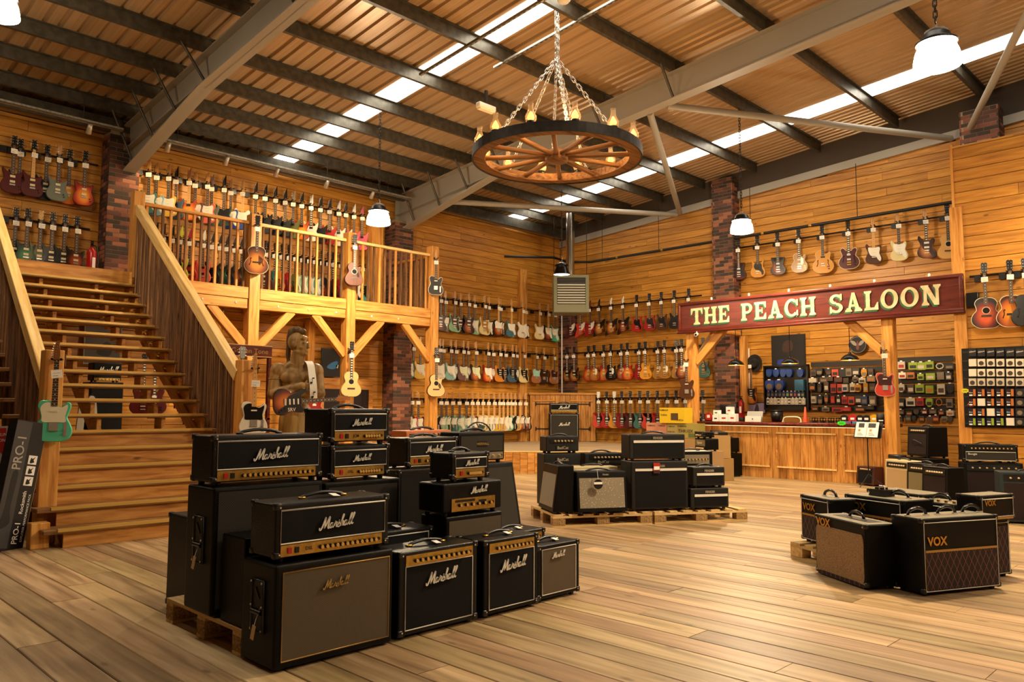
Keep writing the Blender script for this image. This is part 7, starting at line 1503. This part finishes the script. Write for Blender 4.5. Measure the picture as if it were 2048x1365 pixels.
# ---- string packs on the partition
sb = empty('string_board', onx(1998, 856, XP-.01), RB, 'black board of hanging string packs on the partition at the right edge', 'rack'); obj('board', MB().box(-.48, .75, -.015, 0, 0, 1.28), BLACKP, sb)
for i in range(9): obj('hook_rail', MB().box(-.48, .75, -.025, -.015, .05+i*.145, .07+i*.145), STEELD, sb)
xs = (1946.6, 1964.2, 1983, 2002, 2022, 2041); ys = (706, 726, 746, 765, 786, 805, 825, 844)
blank = {(1, 0), (2, 0), (5, 1), (6, 2), (7, 4)}
for r, y in enumerate(ys):
    for i, x in enumerate(xs):
        if (r, i) in blank: col, de, face, nm = '#e2dac4', None, None, 'plain white'
        elif r == 0: col, de, face, nm = '#1a1614', '#8fa31e' if i < 4 else '#b86a20', None, 'black'
        elif r <= 3: col, de, face, nm = ('#e2dac4', '#4a3626', 'disc', 'white round-window') if r < 3 else ('#c8bca4', '#3a3430', 'disc', 'grey round-window')
        elif i == 5: col, de, face, nm = '#1a1614', '#7a6a54', 'disc', 'black oval-logo'
        elif r <= 5: col, de, face, nm = '#2a0f18', '#b86a20', None, 'dark purple and orange'
        elif r == 6: col, de, face, nm = '#141c34', '#b86a20', None, 'navy and orange'
        else: col, de, face, nm = '#141c34', '#8fa31e', None, 'navy and green'
        c = pack(x, y, .105, .118, .05, col, f'{nm} string pack, column {("one", "two", "three", "four", "five", "six")[i]} of the {ORD[r]} row on the partition board', 'string packs on the partition board', 'strings', X=XP-.03, face=face, deco=de if face else None)
        if de and not face and r > 0: obj('colour_band', cached(('colour_band',), lambda: MB().box(.012, .046, -.054, -.05, -.055, .055)), plain('pack_'+de.lstrip('#'), de, .5), c); text_part('Elixir', .026, WHITECARD, c, (-.02, -.055, .0), 'print'); obj('price_label', cached(('price_label',), lambda: MB().box(-.045, .0, -.054, -.05, -.052, -.03)), WHITECARD, c)
        if r == 0: text_part('Gibson', .034, WHITECARD, c, (0, -.055, .015), 'print', .005, .3, rot=(0, -.15, 0))
for (x, y, col, nm) in ((1930, 782, '#d8d820', 'yellow'), (1943, 810, '#e04a38', 'red-orange')):
    c = empty('star_label', onx(x, y, XS-.13), RB, f'{nm} fluorescent star label on the right saloon post', 'label'); n = 20
    obj('card', MB().prism([((.05 if j % 2 else .065)*math.cos(2*PI*j/n), (.032 if j % 2 else .042)*math.sin(2*PI*j/n)) for j in range(n)], 0, .003), plain('fluo_'+nm, col, .5, emit=col, es=.0), c); obj('print', MB().box(-.03, .03, -.002, 0, -.004, .004), INK, c)
# ---- on the counter top
ZC = 1.074
def onc(px_, X=14.6): p = onx(px_, 843, X); return (p.x, p.y, ZC)
def citem(name, label, cat, px_, X=14.6, rz=RB): return empty(name, onc(px_, X), rz, label, cat)
c = citem('mug', 'black mug on the left end of the counter', 'mug', 1400, 14.5); obj('cup', MB().lathe([(0, 0), (.04, 0), (.042, .1), (.038, .1), (.036, .01), (0, .01)], 18), BLACKP, c); obj('handle', MB().tube(crom([(.04, 0, .08), (.07, 0, .075), (.07, 0, .03), (.04, 0, .025)], 3, False), .006, 6), BLACKP, c)
c = citem('bottle', 'slim bottle with white neck behind the black mug', 'bottle', 1399, 14.62); obj('bottle', MB().lathe([(0, 0), (.03, 0), (.03, .14), (.012, .18), (.012, .22), (0, .22)], 14), plain('bottle_dark', '#1c120c', .2), c); obj('neck_label', MB().lathe([(.013, .17), (.0135, .22)], 12), WHITECARD, c)
c = citem('round_box', 'red round tin with white label on the counter', 'tin', 1417, 14.75); obj('tin', MB().cyl((0, 0, .09), (0, .03, .09), .085, n=24), plain('tin_red', '#b82a20', .35), c); obj('label', MB().box(-.035, .035, -.003, 0, .07, .13), WHITECARD, c); obj('foot', MB().box(-.05, .05, 0, .05, 0, .02), BLACKP, c)
for i, (x, w, h, z, nm) in enumerate(((1431, .14, .13, 0, 'small white carton with black picture, lower left on the counter'), (1447, .2, .15, 0, 'wide white carton with red print on the counter'), (1464, .17, .16, 0, 'white carton at the right of the counter cartons'), (1432, .12, .1, .131, 'small white carton stacked on the lower left carton'), (1458, .13, .14, .161, 'tilted white bag standing on the counter cartons'))):
    c = citem('small_carton', nm, 'box', x, 14.65); c.location.z += z if i != 4 else .161; obj('carton', MB().box(-w/2, w/2, 0, .12, 0, h), WHITECARD, c); obj('print', MB().box(-w*.2, w*.25, -.002, 0, h*.35, h*.55), INK if i in (0, 3) else plain('sign_red', '#b8261c', .5), c)
c = citem('monitor', 'black computer monitor on the counter behind the white cartons', 'monitor', 1456, 14.98); obj('screen', MB().rbox(-.19, .19, 0, .04, .1, .36, .008, 1), BLACKP, c); obj('stand', MB().box(-.02, .02, .02, .05, 0, .15).box(-.1, .1, -.04, .12, 0, .012), BLACKP, c)
c = citem('tablet_computer', 'silver tablet computer standing on the counter', 'tablet', 1508, 14.55); obj('back_plate', MB().box(-.17, .17, -.005, .005, 0, .22), plain('silver_back', '#8d8a84', .35, .4), c, rot=(-.3, 0, 0)); obj('kickstand', MB().box(-.17, .17, -.012, -.002, 0, .115), plain('pale_silver', '#c8c4bc', .4), c, loc=(0, -.04, 0), rot=(-.2, 0, 0)); obj('emblem', MB().box(-.012, .012, -.004, 0, -.012, .012), STEELD, c, loc=(0, -.06, .06))
c = citem('waste_bin', 'dark bin behind the counter below the string rack', 'bin', 1554, 15.05); obj('bin', MB().lathe([(0, 0), (.1, 0), (.13, .22), (.125, .22)], 20), BLACKP, c); obj('rim', MB().lathe([(.13, .21), (.14, .22), (.13, .235)], 20), BLACKM, c)
c = citem('bent_tube', 'pale bent tube frame behind the counter', 'tube frame', 1584, 15.05); obj('tube', MB().tube(crom([(-.19, 0, 0), (-.17, 0, .07), (-.1, 0, .1), (.1, 0, .1), (.17, 0, .07), (.19, 0, 0)], 4, False), .014, 8), CREAM, c); obj('foot', MB().box(-.2, -.17, -.03, .03, 0, .01).box(.17, .2, -.03, .03, 0, .01), CREAM, c)
c = citem('paper_cone', 'tall orange cone on the counter below the rack', 'cone', 1611, 14.9); obj('cone', MB().lathe([(.05, 0), (.012, .3), (0, .305)], 16), plain('cone_orange', '#c8451a', .5), c); obj('base', MB().lathe([(0, 0), (.055, 0), (.055, .012), (.045, .012)], 16), plain('cone_orange', '#c8451a', .5), c)
for i in range(14):
    c = citem('effects_pedal', f'small dark pedal in the row on the counter, {ORD[i]} from the orange cone', 'pedal', 1622+i*5.4, 14.95); c['group'] = 'pedals along the counter'; obj('case', cached(('pcase',), lambda: MB().prism([(-.035, 0), (.035, 0), (.035, .09), (-.035, .1)], 0, .06)), BLACKP if i % 3 else plain('pedal_brown', '#5a3a20', .4), c); obj('dial', cached(('pdial',), lambda: MB().cyl((0, 0, .06), (0, -.01, .06), .02, n=10)), plain('pedal_amber', '#a8762c', .35, .5), c)
for i, (x, col, nm) in enumerate(((1688, '#141212', 'black'), (1705, '#b02020', 'red'), (1720, '#141212', 'second black'), (1733, '#141212', 'third black'), (1748, '#d8a414', 'yellow'))):
    c = citem('tape_reel', f'{nm} round cable case with white label on the counter', 'cable case', x, 14.72); obj('disc', MB().cyl((0, 0, .085), (0, .035, .085), .082 if i in (1, 4) else .07, n=24), plain('reel_'+nm.split()[-1], col, .35), c); obj('label', MB().box(-.035, .035, -.003, 0, .065, .105), WHITECARD, c); obj('foot', MB().box(-.04, .04, 0, .05, 0, .018), BLACKP, c)
for i, (x, col, nm) in enumerate(((1694, '#7a5a8a', 'mauve'), (1712, '#4a88b0', 'pale blue'))):
    c = citem('flat_box', f'flat {nm} box on the counter front edge', 'box', x, 14.48); obj('box', MB().box(-.09, .09, 0, .1, 0, .035), plain('box_'+nm.replace(' ', '_'), col, .5), c); obj('lid', MB().box(-.092, .092, -.002, .102, .025, .04), plain('box_'+nm.replace(' ', '_'), col, .5), c)
c = citem('small_cube_amp', 'small black cube amp at the right end of the counter', 'amplifier', 1762, 14.62); obj('case', MB().rbox(-.08, .08, 0, .12, 0, .18, .008, 1), BLACKP, c); obj('emblem', MB().box(-.04, .04, -.003, 0, .05, .07), WHITECARD, c)
c = empty('price_star', onx(1683, 847, XS-.055), RB, 'green fluorescent star label on the counter edge', 'label'); obj('card', MB().prism([((.07 if j % 2 else .09)*math.cos(2*PI*j/20), (.035 if j % 2 else .045)*math.sin(2*PI*j/20)) for j in range(20)], 0, .003), plain('fluo_green', '#3fd82a', .5), c); obj('print', MB().box(-.04, .04, -.002, 0, -.004, .004), INK, c)
# music stand with open book
ms = empty('music_stand', (14.0, 5.27, 0), RB-.1, 'black music stand with an open catalogue in front of the counter', 'music stand')
obj('pole', MB().cyl((0, 0, .15), (0, 0, .86), .01, n=8), BLACKM, ms); obj('desk', MB().box(-.24, .24, -.01, .0, 0, .28), BLACKM, ms, loc=(0, 0, .84), rot=(-.35, 0, 0)); obj('ledge', MB().box(-.24, .24, -.07, 0, -.006, .0), BLACKM, ms, loc=(0, -.01, .84))
for k in range(3): obj('leg', MB().tube([(0, 0, .22), (.26*math.cos(2.1*k+.4), .26*math.sin(2.1*k+.4), .01)], .008, 6), BLACKM, ms)
bkk = empty('open_catalogue', (13.955, 5.275, .852), RB-.1, 'open white catalogue with pictures resting on the music stand', 'book', rot=(-.35, 0, RB-.1))
for s in (-1, 1):
    obj('page', MB().box(.004 if s > 0 else -.2, .2 if s > 0 else -.004, -.012, -.002, 0, .27), WHITECARD, bkk)
    obj('page_picture', MB().box(s*.02 if s > 0 else -.15, .15 if s > 0 else -.05, -.014, -.012, .17, .25), plain('print_dark', '#3a3228', .6), bkk); [obj('print_line', MB().box(s*.1-.06, s*.1+.05-.02*q, -.014, -.012, .03+.02*q, .036+.02*q), INK, bkk) for q in range(3)]
    obj('page_colour', MB().box(s*.1-.05, s*.1-.01, -.014, -.012, .1, .14), plain('print_amber', '#b8842c', .6), bkk)
# small black speaker box at the sign's right end, camera dome
c = empty('wall_speaker', onx(1944, 600, XP-.08), RB, 'small black wall speaker right of the sign', 'speaker'); obj('box', MB().rbox(-.09, .09, -.0, .12, -.12, .12, .01, 1), BLACKP, c); obj('bracket', MB().box(-.02, .02, .1, .14, -.02, .02), BLACKM, c); obj('front_mesh', MB().box(-.08, .08, -.004, .0, -.11, .11), GRDARK, c)
c = empty('security_camera', onx(1394, 669, XS-.2), 0, 'small white security camera under the left end of the sign', 'camera'); obj('body', MB().cyl((0, 0, 0), (-.1, -.03, -.02), .035, n=12), WHITEP, c); obj('lens', MB().cyl((-.1, -.03, -.02), (-.104, -.031, -.021), .025, n=12), BLACKP, c); obj('mount', MB().cyl((0, 0, 0), (.0, 0, .06), .015, n=8), WHITEP, c)
for i, x in enumerate((1425, 1500, 1580, 1663, 1752, 1862)):
    p = onx(x, 600, XS-.1); c = empty('sign_lamp', (p.x-.04, p.y, 3.575), 0, f'tiny white lamp on the top edge of the sign, {ORD[i]} from left', 'lamp', 'tiny lamps along the sign top'); obj('base', MB().cyl((0, 0, 0), (0, 0, .015), .02, n=10), WHITEP, c); obj('globe', MB().lathe([(0, .015), (.018, .02), (.022, .035), (.012, .05), (0, .053)], 10), plain('globe_white', '#f0e8d8', .3, emit=(1, .85, .6), es=.6), c)
